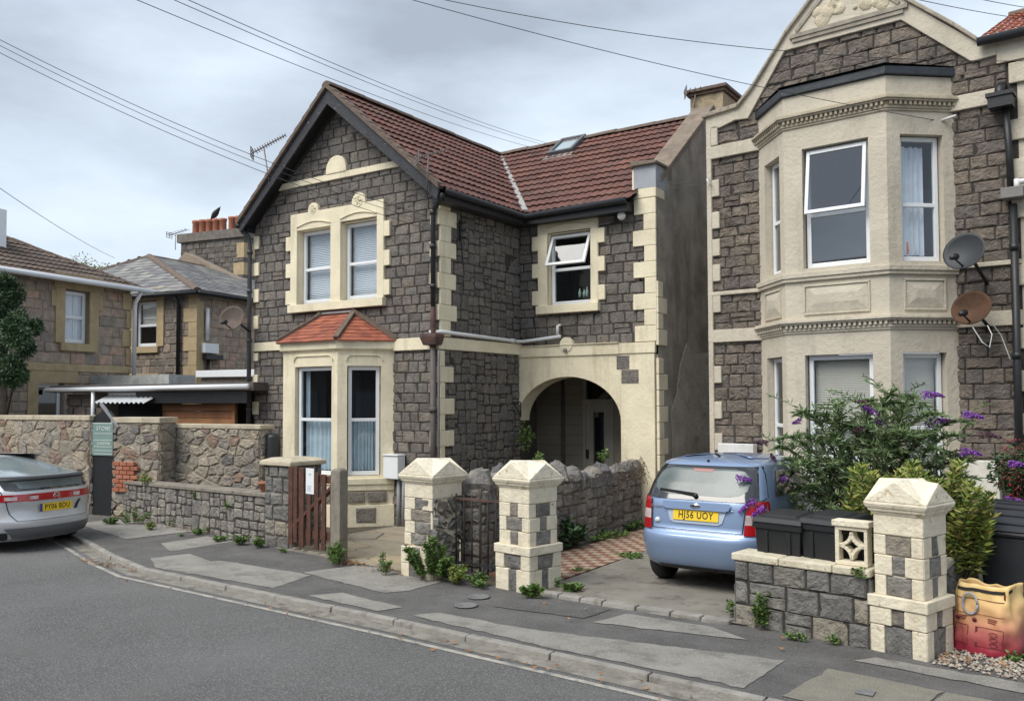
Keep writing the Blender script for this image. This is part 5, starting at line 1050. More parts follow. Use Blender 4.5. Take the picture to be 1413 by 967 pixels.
m.build('brick_patch', BRICK, t, bevel=.006)
wallseg('stone_garden_wall', 'tall mottled rubble wall running from the stub to the gabled house', (-14.2, 9.75), (-12.05, 10.02), 1.60, 1.60, .3, RUBBLE, MORTAR_B, 109, .25, .16, .05, cope=(.075, .03, COPE, .9))
wallseg('low_stone_wall', 'low dark limestone front wall between brick patch and gate pillar', (-14.75, 9.15), (-10.12, 8.52), .60, .69, .3, RUBBLE_D, MORTAR, 113, .26, .19, .04, square=2, cope=(.055, .03, mat('grey_coping_slab', (.24, .215, .18), .9, .25, 5, .6, 50, moss=((.13, .12, .09), 4, .55, .7)), .95))
# black gate in the tall wall with its sign
BG = thing('black_gate', 'black boarded gate with curved top between the tall walls', 'gate', (-15.28, 9.05, 0))
gfr = Fr((-15.62, 8.98, 0), (1, .18, 0), (.18, -1, 0)); m = MB(); n = 14; W = .74
pts = [(0, 0), (W, 0), (W, 1.72)]+[(W-.22-.52*math.sin(math.pi/2*i/n), 1.50+.42*math.cos(math.pi/2*i/n)) for i in range(n+1)]
m.prism(gfr, pts, -.05, 0); m.build('boarding', BLACKP, BG)
m = MB(); m.bar(gfr.P(.34, .01, 2.05), gfr.P(.80, .01, 1.62), .04, .05, 0, gfr.n); m.build('brace', GREYP, BG)
SG = thing('garden_sign', 'grey green sign with white lettering fixed to the black gate', 'sign', tuple(gfr.P(.38, .02, 1.1)))
s0, s1, sz0, sz1 = .03, .66, 1.10, 1.70; m = MB(); gfr.box(m, s0, s1, .002, .02, sz0, sz1); m.build('board', mat('grey_green_sign_paint', (.20, .29, .27), .6, .08, 3), SG)
SW = mat('pale_sign_lettering', (.62, .70, .64), .6, .03, 3); m = MB()
for z in (1.495, 1.375, 1.255, 1.185, 1.125): gfr.box(m, s0+.15, s1-.02, .021, .024, z, z+.010)
gfr.box(m, s0+.01, s1-.01, .021, .024, sz1-.02, sz1-.005)
m.tube([gfr.P(s0+.04, .024, 1.66), gfr.P(s0+.09, .024, 1.60), gfr.P(s0+.10, .024, 1.45), gfr.P(s0+.10, .024, 1.28), gfr.P(s0+.03, .024, 1.22)], .007, 4); m.tube([gfr.P(s0+.06, .024, 1.55), gfr.P(s0+.06, .024, 1.30), gfr.P(s0+.12, .024, 1.22), gfr.P(s0+.12, .024, 1.13)], .006, 4)
split_build(m, 'ruled_line', SW, SG)
text_mesh('STONE', .105, basis(gfr.P(.43, .024, 1.59), gfr.u, (0, 0, 1)), 'lettering', SW, SG, bold=.001)
text_mesh('GARDEN', .075, basis(gfr.P(.43, .024, 1.315), gfr.u, (0, 0, 1)), 'lettering', SW, SG, bold=.001)
# black water butt and terracotta pot
q = Vector((-12.0, 10.25, 0)); m = MB(); m.lathe(q, [(.12, .0), (.13, .3), (.135, 1.45), (.12, 1.5), (.05, 1.52)], 18); o = m.build('water_butt', BLACKP, None, root_at=tuple(q)); tag(o, 'tall slim black drum at the end of the mottled rubble wall', 'drum')
q = Vector((-10.35, 8.72, .74)); m = MB(); m.lathe(q, [(.07, 0), (.105, .12), (.12, .12), (.12, .15), (.10, .15), (.095, .10)], 18); o = m.build('flower_pot', TERRA, None, root_at=tuple(q)); tag(o, 'small terracotta pot on the low wall beside the square stone pillar', 'pot')
# square dark gate pillar
P0 = thing('gate_pillar', 'square grey stone gate pillar with flat pale slab on top', 'pillar', (-9.8, 8.5, 0))
pf = Fr((-10.1, 8.5, 0), (1, -.03, 0), (-.03, -1, 0)); m = MB(); pw = .56
for f_, s_ in ((pf, 1), (Fr(pf.P(pw, 0, 0), -pf.n, pf.u), 2), (Fr(pf.P(0, -pw, 0), pf.n, -pf.u), 3)): panel(m, f_, 0, pw, -.02, 1.16, (), .1, 1); ashlar(m, f_, [(0, -.02), (pw, -.02), (pw, 1.16), (0, 1.16)], .215, .22, .36, .035, 120+s_, 0, (), .008, .08, .35)
pf.box(m, .01, pw-.01, -pw+.01, -.01, 0, 1.15, 1); m.build('masonry', [mat('blue_grey_limestone', rough=.9, var=.3, ns=8, bump=1., bs=22, island=[(.19, .185, .175), (.24, .23, .21), (.155, .152, .148), (.27, .25, .215), (.31, .275, .22)], moss=((.08, .078, .075), 12, .56, .6), speck=(20, .64, (.34, .31, .26))), MORTAR_G], P0)
m = MB(); pf.box(m, -.06, pw+.06, -pw-.05, .07, 1.165, 1.225); m.hexa([pf.P(-.06, .07, 1.225), pf.P(pw+.06, .07, 1.225), pf.P(pw+.06, -pw-.05, 1.225), pf.P(-.06, -pw-.05, 1.225), pf.P(.06, -.06, 1.27), pf.P(pw-.06, -.06, 1.27), pf.P(pw-.06, -pw+.06, 1.27), pf.P(.06, -pw+.06, 1.27)]); m.build('cap', COPE, P0, bevel=.012)
# timber gate and concrete post
TG = thing('timber_gate', 'brown picket gate with diagonal brace beside the square pillar', 'gate', (-9.0, 8.35, 0))
tf = Fr((-9.50, 8.42, 0), (1, -.12, 0), (-.12, -1, 0)); m = MB(); rnd = random.Random(8)
for i, (u, w_) in enumerate(((.0, .10), (.115, .09), (.25, .11), (.43, .09), (.60, .09), (.76, .09), (.95, .085))): 
    k = MB(); tp = 1.17+.02*math.sin(i)-.01*i; tf.box(k, u, u+w_, -.0, .022, .10+rnd.uniform(-.03, .03), tp); k.build('picket', GATEW, TG, bevel=.004)
m = MB(); tf.box(m, .0, 1.05, -.045, -.003, .98, 1.08); m.build('rail', GATEW, TG); m = MB(); tf.box(m, .0, 1.05, -.045, -.003, .22, .32); m.build('rail', GATEW, TG); m = MB(); m.bar(tf.P(.05, -.024, .32), tf.P(1.02, -.024, .98), .04, .085, 0, tf.n); m.build('brace', GATEW, TG)
m = MB(); tf.box(m, .42, .60, .024, .027, .82, 1.17); o = m.build('notice', mat('white_paper', (.8, .82, .84), .7, .02, 3), None, root_at=tuple(tf.P(.51, .03, .8))); tag(o, 'white paper notice fixed to the brown picket gate', 'notice')
m = MB(); tf.box(m, .48, .54, .028, .0285, 1.08, 1.095); 
for i in range(4): tf.box(m, .45, .55-.01*(i % 3), .028, .0285, .92-.02*i, .928-.02*i)
split_build(m, 'printed_mark', mat('faint_blue_print', (.35, .42, .55), .7, .03, 3), o)
m = MB(); q = Vector((-8.40, 8.14, 0)); m.box((q.x, q.y, -.02), (q.x+.17, q.y+.15, 1.17)); m.hexa([(q.x, q.y, 1.17), (q.x+.17, q.y, 1.17), (q.x+.17, q.y+.15, 1.17), (q.x, q.y+.15, 1.17), (q.x+.03, q.y+.03, 1.205), (q.x+.14, q.y+.03, 1.205), (q.x+.14, q.y+.12, 1.205), (q.x+.03, q.y+.12, 1.205)])
o = m.build('gate_post', CONC, None, bevel=.008, root_at=tuple(q)); tag(o, 'grey concrete post at the free end of the picket gate', 'post')
# cream pillars with pyramid gabled caps
def cream_pillar(label, cx, cy, ang, w, zt, stones_front, stones_side, ruin=False, plinth=.48, pat=0):
    t = thing('gate_pillar', label, 'pillar', (cx, cy, 0), 'cream gate pillars with gabled caps'); u = Vector((math.cos(ang), math.sin(ang), 0)); n = Vector((math.sin(ang), -math.cos(ang), 0)); C_ = Vector((cx, cy, 0)); h = w/2
    ff = Fr(C_-u*h+n*h, u, n); fs = Fr(C_+u*h+n*h, -n, u); fl = Fr(C_-u*h-n*h, n, -u)
    m = MB(); ff.box(m, .015, w-.015, -w+.015, -.015, -.03, zt-.34); pl = .035
    def block(f, a, b, z0, z1, d): f.box(m, a, b, -.05, d, z0, z1)
    rnd = random.Random(int(cx*10)); pm = plinth*.48 if not ruin else .2; rows = [(-.03, pm), (pm+.004, plinth-.10)] if not ruin else [(-.03, .16), (.164, .36)]
    shaft0 = plinth if not ruin else .38; z = shaft0; rr = []
    zt0 = zt-.39-.07
    k = 3 if not ruin else 4
    for i in range(k): rr.append((z+(zt0-z)*i/k, z+(zt0-z)*(i+1)/k-.004))
    GP_ = lambda i, side: (.24 if (i+side+pat) % 2 == 0 else .37)*w
    GR_ = lambda i: (.22 if (i+pat) % 2 == 0 else .37)*w
    for f in (ff, fs, fl):
        sidef = f is fs
        for i, (a, b) in enumerate(rows):
            e = pl+rnd.uniform(-.003, .003); g = GR_(i)
            if ruin and f is fs: continue
            block(f, -e+.005, g, a, b, e); block(f, w-g, w+e-.005, a, b, e)
        for i, (a, b) in enumerate(rr):
            e = rnd.uniform(-.003, .004); g = GP_(i, 1 if sidef else 0)
            if ruin and f is fs: continue
            block(f, .003-e, g, a, b, .004+e); 
            if not (ruin and f is ff and i < 3): block(f, w-g, w-.003+e, a, b, .004+e)
    if not ruin: ff.box(m, -pl-.012, w+pl+.012, -w-pl-.012, pl+.012, plinth-.095, plinth-.0)
    ff.box(m, -.004, w+.004, -w-.004, .004, zt0, zt-.295)
    m.build('painted_blocks', PILLAR, t, bevel=.008)
    m = MB(); rnd = random.Random(int(cx*7)+3)
    for f in (ff, fs, fl):
        for i, (a, b) in enumerate(rows+rr):
            g = (GR_(i) if i < len(rows) else GP_(i-len(rows), 1 if f is fs else 0))-.004
            if ruin and f is fs:
                continue
            d0 = .02 if i < len(rows) else 0
            stone(m, Fr(f.P(0, d0-.006, 0), f.u, f.n), [(g, a), (w-g if not (ruin and f is ff and i > 2) else w-.04, a), (w-g if not (ruin and f is ff and i > 2) else w-.04, b), (g, b)], .004, .012, rnd, 0, .08, .5)
    if ruin: rubble(m, Fr(fs.P(0, -.05, 0), fs.u, fs.n), [(0, -.02), (w, -.02), (w, zt-.43), (0, zt-.43)], .19, .15, .09, 131, 0, .012, .08, 1.0)
    m.build('stone_infill', [mat('pillar_dark_stone', rough=.9, var=.35, ns=9, bump=1., bs=20, island=[(.20, .195, .185), (.27, .255, .23), (.165, .16, .155), (.30, .26, .215)], moss=((.30, .25, .17), 8, .62, .6))], t)
    # cap: moulded base and four gablets meeting in a pyramid
    m = MB(); zc = zt-.30
    def ring(o0, o1, z0, z1): m.hexa([ff.P(-o0, o0, z0), ff.P(w+o0, o0, z0), ff.P(w+o0, -w-o0, z0), ff.P(-o0, -w-o0, z0), ff.P(-o1, o1, z1), ff.P(w+o1, o1, z1), ff.P(w+o1, -w-o1, z1), ff.P(-o1, -w-o1, z1)])
    ring(.008, .025, zc, zc+.03); ring(.034, .04, zc+.03, zc+.055); ring(.045, .06, zc+.055, zc+.085); ring(.062, .058, zc+.085, zc+.11)
    o = .058; z1 = zc+.11; zp = zt; hw = w/2; A = [ff.P(-o, o, z1), ff.P(w+o, o, z1), ff.P(w+o, -w-o, z1), ff.P(-o, -w-o, z1)]
    Mx = [ff.P(hw, o*.85, zp-.012), ff.P(w+o*.7, -hw, zp-.025), ff.P(hw, -w-o*.85, zp-.012), ff.P(-o*.85, -hw, zp-.012)]; T = ff.P(hw, -hw, zp)
    vs = A+Mx+[T]; fs_ = []
    for i in range(4): fs_ += [(i, (i+1) % 4, 4+i), (i, 4+i, 8), (i, 8, 4+(i-1) % 4)]
    fs_ += [(3, 2, 1, 0)]; m.add(vs, fs_); m.build('cap', CAPM, t, bevel=.007); return t
cream_pillar('half ruined cream pillar with its rubble core exposed, left of the iron gate', -6.70, 8.18, math.radians(-7), .48, 1.40, 0, 0, ruin=True)
cream_pillar('intact cream pillar with grey stone insets between iron gate and driveway', -5.36, 8.22, math.radians(-10), .455, 1.42, 0, 0, plinth=.50, pat=1)
cream_pillar('nearest cream pillar standing between the low wall and the printed bag', -1.36, 7.93, math.radians(-16), .41, 1.43, 0, 0, plinth=.47)
# iron gate
IG = thing('iron_gate', 'narrow black iron bar gate between the two cream pillars', 'gate', (-6.0, 8.22, 0)); gf = Fr((-6.42, 8.22, 0), (1, -.02, 0), (-.02, -1, 0))
m = MB(); m.bar(gf.P(0, 0, .93), gf.P(.80, 0, .93), .02, .03, 0); m.build('rail', RUSTP, IG); m = MB(); m.bar(gf.P(0, 0, .18), gf.P(.80, 0, .18), .02, .03, 0); m.build('rail', IRON, IG)
for i in range(7):
    m = MB(); u = .04+.118*i; m.tube([gf.P(u, 0, .08), gf.P(u, 0, .99)], .009, 6); m.build('bar', IRON, IG)
# dividing rubble wall
t, fr, L = wallseg('dividing_rubble_wall', 'long dark rubble wall with jagged top running back to the arch', (-6.22, 8.5), (-6.42, 13.3), 1.02, .92, .30, RUBBLE_D, mat('brown_earth_mortar', (.15, .12, .095), .95, .35, 8, .8, 40), 141, .24, .2, .07, square=2)
m = MB(); rnd = random.Random(17); u = 0
while u < L:
    wd = rnd.uniform(.22, .48); hh_ = rnd.uniform(.07, .26)*(1 if u < 2.4 else .7); c = fr.P(u+wd/2, -.15, 1.02-(.1*u/L)); vs = []
    K = 7
    for j, (sc, hz) in enumerate(((1, 0), (1.02, .45), (.72, .95), (.25, 1.1))):
        for k in range(K):
            a = 2*math.pi*k/K; r_ = rnd.uniform(.8, 1.15); vs.append(c+fr.u*math.cos(a)*wd*.56*sc*r_+fr.n*math.sin(a)*.19*sc*r_+Vector((0, 0, hh_*hz*rnd.uniform(.75, 1.2)-.03)))
    m.add(vs, [(j*K+k, j*K+(k+1) % K, (j+1)*K+(k+1) % K, (j+1)*K+k) for j in range(3) for k in range(K)]+[tuple(3*K+k for k in range(K))]); u += wd*.85
for k in range(3): fr.box(m, 2.9+.55*k, 3.42+.55*k, -.3, .03, .78, .93+.01*k)
m.build('cope_stones', mat('grey_cope_boulders', rough=.9, var=.35, ns=6, bump=1., bs=20, island=[(.22, .215, .21), (.16, .155, .155), (.28, .265, .24), (.20, .165, .14)], moss=((.12, .075, .055), 5, .60, .7)), t)
# right front garden wall with pierced block
t, fr, L = wallseg('low_stone_wall', 'squared grey front wall with cream coping, ending at the nearest pillar', (-2.88, 7.95), (-1.66, 7.76), .60, .60, .28, mat('blue_grey_limestone'), MORTAR, 151, .24, .19, .04, cope=(.065, .025, mat('cream_coping_paint', (.66, .60, .46), .85, .2, 6, .7, 30, streak=.5, streakcol=(.33, .28, .19), speck=(18, .6, (.36, .30, .22))), .45), square=True)
t2 = thing('pierced_block', 'cream pierced screen block with curved diamond standing on the front wall', 'screen block', tuple(fr.P(1.13, -.1, .665))); m = MB(); a, b, z0, z1 = .93, 1.21, .668, 1.0
fr.box(m, a, b, -.17, -.06, z0, z0+.035); fr.box(m, a, b, -.17, -.06, z1-.035, z1); fr.box(m, a, a+.035, -.17, -.06, z0+.035, z1-.035); fr.box(m, b-.03, b, -.17, -.06, z0+.035, z1-.035)
cxx, czz, rr_ = (a+b)/2, (z0+z1)/2, .115
for (sx, sz) in ((1, 1), (1, -1), (-1, 1), (-1, -1)):
    pts = []
    for i in range(7):
        an = math.pi/2*i/6; pts.append((cxx+sx*rr_*(1-math.sin(an)), czz+sz*rr_*(1-math.cos(an))))
    for p_, q_ in zip(pts, pts[1:]): m.bar(fr.P(p_[0], -.115, p_[1]), fr.P(q_[0], -.115, q_[1]), .028, .10, 0, fr.u.cross(Vector((0, 0, 1))))
fr.box(m, a-.02, b+.02, -.19, -.04, z1, z1+.05); m.build('lattice', PILLAR, t2, bevel=.005)
wallseg('low_stone_wall', 'side wall running back from the nearest pillar beside the big grey bin', (-1.16, 8.2), (-1.08, 9.9), .62, .66, .25, RUBBLE_D, MORTAR_G, 161, .22, .16, .04, cope=(.06, .02, COPE, .5))

# ------------------------------------------------------------------ bins and bag
BINM = mat('black_bin_plastic', (.012, .013, .015), .5, .15, 6, .15, 90); BING = mat('charcoal_bin_plastic', (.035, .038, .045), .5, .15, 4, .15, 90)
def wheelie(label, x, y, ang, w, d, h, group):
    t = thing('wheelie_bin', label, 'bin', (x, y, 0), group); u = Vector((math.cos(ang), math.sin(ang), 0)); n = Vector((math.sin(ang), -math.cos(ang), 0)); f = Fr(Vector((x, y, 0))-u*w/2+n*d/2, u, n)
    m = MB(); i = .05
    m.hexa([f.P(i, -i*.6, .04), f.P(w-i, -i*.6, .04), f.P(w-i, -d+i, .04), f.P(i, -d+i, .04), f.P(0, 0, h-.1), f.P(w, 0, h-.1), f.P(w, -d, h-.1), f.P(0, -d, h-.1)]); f.box(m, -.018, w+.018, -d-.01, .02, h-.14, h-.09)
    for k in (.25, .75): f.box(m, w*k-.02, w*k+.02, 0, .008, .2, h-.16)
    m.build('body', BINM, t, bevel=.012)
    m = MB(); m.hexa([f.P(-.025, .035, h-.085), f.P(w+.025, .035, h-.085), f.P(w+.025, -d-.03, h-.085), f.P(-.025, -d-.03, h-.085), f.P(-.005, .0, h-.035), f.P(w+.005, .0, h-.035), f.P(w+.005, -d, h+.0), f.P(-.005, -d, h+.0)])
    m.hexa([f.P(.06, -.06, h-.035), f.P(w-.06, -.06, h-.035), f.P(w-.06, -d+.06, h-.005), f.P(.06, -d+.06, h-.005), f.P(.09, -.09, h-.012), f.P(w-.09, -.09, h-.012), f.P(w-.09, -d+.09, h+.012), f.P(.09, -d+.09, h+.012)]); m.build('lid', BINM, t, bevel=.01)
    m = MB(); m.tube([f.P(.04, -d-.06, h-.08), f.P(w-.04, -d-.06, h-.08)], .017, 8); m.build('handle', BINM, t)
    for s_ in (.03, w-.03): m = MB(); m.lathe(f.P(s_-.025, -d+.02, .10), [(.09, 0), (.10, .01), (.10, .04), (.09, .05)], 18, 0, f.u); m.build('wheel', BINM, t)
    return t
wheelie('black wheelie bin nearest the blue car, left of the pair', -2.47, 8.30, math.radians(-12), .46, .46, 1.03, 'black wheelie bins behind the front wall')
wheelie('black wheelie bin beside the pierced block, right of the pair', -2.03, 8.22, math.radians(-16), .42, .46, 1.06, 'black wheelie bins behind the front wall')
t = thing('large_bin', 'big charcoal four wheeled bin with ribbed domed lid behind the printed bag', 'bin', (-.45, 9.2, 0)); ang = math.radians(-14); f = Fr((-1.0, 9.12, 0), (math.cos(ang), math.sin(ang), 0), (math.sin(ang), -math.cos(ang), 0)); w, d, h = 1.15, .75, .93
m = MB(); m.hexa([f.P(.05, -.06, .12), f.P(w-.05, -.06, .12), f.P(w-.05, -d+.05, .12), f.P(.05, -d+.05, .12), f.P(0, 0, h-.08), f.P(w, 0, h-.08), f.P(w, -d, h-.08), f.P(0, -d, h-.08)]); f.box(m, -.03, w+.03, -d-.02, .03, h-.09, h-.03); m.build('body', BING, t, bevel=.03)
m = MB(); K = 12; vs = []
for i in range(K+1):
    a = math.pi*.5*i/K; dd = .03-(d+.05)*(1-math.cos(a)) if False else .035-(d+.06)*i/K; zz = h-.03+.20*math.sin(math.pi*min(1, i/K*.62))
    vs += [f.P(-.035, dd, zz), f.P(w+.035, dd, zz)]
vs += [f.P(-.035, .035, h-.03), f.P(w+.035, .035, h-.03), f.P(-.035, -d-.025, h-.03), f.P(w+.035, -d-.025, h-.03)]; N_ = 2*(K+1)
m.add(vs, [(2*i, 2*i+1, 2*i+3, 2*i+2) for i in range(K)]+[tuple([2*i for i in range(K+1)]+[N_+2, N_]), tuple([2*i+1 for i in range(K+1)]+[N_+3, N_+1])[::-1], (N_, N_+1, N_+3, N_+2)], 0)
m.build('lid', BING, t, bevel=.01)
for k_ in range(5):
    m = MB(); pts = []
    ii = 1.5+k_*2; a_ = ii/K; zz = h-.03+.20*math.sin(math.pi*min(1, a_*.62))+.004; m.tube([f.P(-.03, .035-(d+.06)*a_, zz), f.P(w+.03, .035-(d+.06)*a_, zz)], .014, 6); m.build('lid_rib', BING, t)
for (a, b) in ((.12, -.1), (w-.12, -.1), (.12, -d+.1), (w-.12, -d+.1)): m = MB(); m.lathe(f.P(a-.02, b, .08), [(.06, 0), (.08, .01), (.08, .03), (.06, .04)], 16, 0, f.u); m.build('wheel', BLACKP, t)
# printed bag
BGm = bpy.data.materials.new('printed_bag_fabric'); BGm.use_nodes = True; n_ = BGm.node_tree.nodes; l_ = BGm.node_tree.links; b_ = n_['Principled BSDF']; b_.inputs['Roughness'].default_value = .5
tc_ = n_.new('ShaderNodeTexCoord'); sx_ = n_.new('ShaderNodeSeparateXYZ'); l_.new(tc_.outputs['Object'], sx_.inputs[0]); nz = n_.new('ShaderNodeTexNoise'); nz.inputs['Scale'].default_value = 11; l_.new(tc_.outputs['Object'], nz.inputs['Vector'])
ad = n_.new('ShaderNodeMath'); ad.operation = 'MULTIPLY_ADD'; ad.inputs[1].default_value = .10; l_.new(nz.outputs['Fac'], ad.inputs[0]); l_.new(sx_.outputs['Z'], ad.inputs[2]); rp = n_.new('ShaderNodeValToRGB'); el = rp.color_ramp.elements
el[0].position = .10; el[0].color = (.36, .03, .06, 1); el[1].position = .52; el[1].color = (.80, .56, .24, 1); e = el.new(.22); e.color = (.48, .13, .12, 1); e = el.new(.36); e.color = (.70, .38, .20, 1); l_.new(ad.outputs[0], rp.inputs['Fac']); l_.new(rp.outputs['Color'], b_.inputs['Base Color'])
bp_ = n_.new('ShaderNodeBump'); bp_.inputs['Strength'].default_value = .5; nz2 = n_.new('ShaderNodeTexNoise'); nz2.inputs['Scale'].default_value = 14; nz2.inputs['Detail'].default_value = 4; l_.new(tc_.outputs['Object'], nz2.inputs['Vector']); l_.new(nz2.outputs['Fac'], bp_.inputs['Height']); l_.new(bp_.outputs['Normal'], b_.inputs['Normal'])
BGT = thing('recycling_bag', 'woven yellow to red printed bag with looped handle standing on the gravel', 'bag', (-.83, 8.3, 0)); ang = math.radians(-14)
bu = Vector((math.cos(ang), math.sin(ang), 0)); bn = Vector((math.sin(ang), -math.cos(ang), 0)); bc = Vector((-.83, 8.26, 0)); hw_, hd_, bh = .235, .19, .55
def bagp(a, t_, off=0):
    cc, ss = math.cos(a), math.sin(a); ex = .55; x = math.copysign(abs(cc)**ex, cc)*hw_; y = math.copysign(abs(ss)**ex, ss)*hd_
    k = 1.04-.13*t_+.08*math.sin(math.pi*t_); wv = .018*math.sin(5*a+4*t_)+.012*math.sin(9*a-7*t_)+.03*t_*math.sin(2*a+1)+.012*math.sin(13*t_+3*a)
    hgt = bh*t_*(1+.045*math.sin(a*1.0+.8)*t_+.03*math.cos(2*a)*t_)
    p_ = bc+bu*(x*(k+wv*2)+.02*t_)+bn*(y*(k+wv*2)); nn_ = noise.noise(Vector((x*7, y*7+3, t_*4)))*.03*(.3+t_)+noise.noise(Vector((x*17, y*17, t_*9)))*.010
    return p_+(bu*cc+bn*ss)*(off+nn_)+Vector((0, 0, hgt+.012+noise.noise(Vector((x*9, y*9, 5)))*.03*t_*t_))
m = MB(); n = 96; Z_ = 26; vs = [bagp(2*math.pi*k/n, i/Z_) for i in range(Z_+1) for k in range(n)]; vs += [bagp(2*math.pi*k/n, i/Z_, -.008) for i in range(Z_, 2, -1) for k in range(n)]; R_ = len(vs)//n
m.add(vs, [(i*n+k, i*n+(k+1) % n, (i+1)*n+(k+1) % n, (i+1)*n+k) for i in range(R_-1) for k in range(n)]+[tuple((R_-1)*n+k for k in range(n))], 0, True); m.build('fabric', BGm, BGT)
def bagstrip(a0, a1, t0, t1, off, nm, mt, steps=14):
    m = MB(); vs = []
    for i in range(steps+1):
        a = a0+(a1-a0)*i/steps; vs += [bagp(a, t0, off), bagp(a, t1, off)]
    m.add(vs, [(2*i, 2*i+2, 2*i+3, 2*i+1) for i in range(steps)], 0, True); return m.build(nm, mt, BGT)
DK = mat('black_webbing', (.02, .018, .018), .8, .1, 5); MAR = mat('maroon_print', (.16, .02, .03), .7, .05, 5)
# front of the bag is the side facing bn (sin a = +1)
FRONT = [(2.55, .78)]
bagstrip(2.45, .95, .90, .945, .006, 'webbing', DK); bagstrip(.78, .45, .90, .945, .006, 'webbing', DK)
ctr = bagp(1.72, .72, .012); m = MB(); m.tube([ctr+bu*.05*math.cos(a_)*1.15+Vector((0, 0, .085*math.sin(a_)))+bn*.012 for a_ in [2*math.pi*i/18 for i in range(19)]], .009, 6); m.build('handle', mat('blue_grey_webbing_loop', (.32, .36, .42), .7, .3, 20), BGT)
bagstrip(2.5, 1.0, .79, .80, .005, 'printed_line', MAR); bagstrip(2.5, 1.0, .58, .587, .005, 'printed_line', MAR); bagstrip(1.0, .93, .1, .9, .005, 'printed_seam', MAR, 3)
for (a0, a1, z0, z1) in ((2.35, 1.75, .12, .40), (1.60, 1.08, .12, .40)):
    bagstrip(a0, a1, z0, z0+.008, .005, 'printed_line', MAR); bagstrip(a0, a1, z1, z1+.008, .005, 'printed_line', MAR); bagstrip(a0, a0-.02, z0, z1, .005, 'printed_line', MAR, 2); bagstrip(a1, a1-.02, z0, z1, .005, 'printed_line', MAR, 2)
for k_, (a_, z_) in enumerate(((2.15, .50), (1.62, .50))):
    m = MB(); q = bagp(a_, z_, .008); m.lathe(q, [(.018, 0), (.018, .002)], 14, 0, bn); m.build('printed_symbol', MAR, BGT)
    for j in range(3): bagstrip(a_-.12, a_-.36+.03*j, z_+.03-.025*j, z_+.042-.025*j, .006, 'printed_line', MAR, 5)
for j, (a0, a1) in enumerate(((1.45, 1.30), (1.50, 1.25), (1.52, 1.22))): 
    m = MB(); q = bagp((a0+a1)/2, .33-.08*j, .008); m.tube([q+bu*.03*math.cos(b)+Vector((0, 0, .016*math.sin(b))) for b in [2*math.pi*i/10 for i in range(11)]], .0025, 4); m.build('printed_symbol', MAR, BGT)

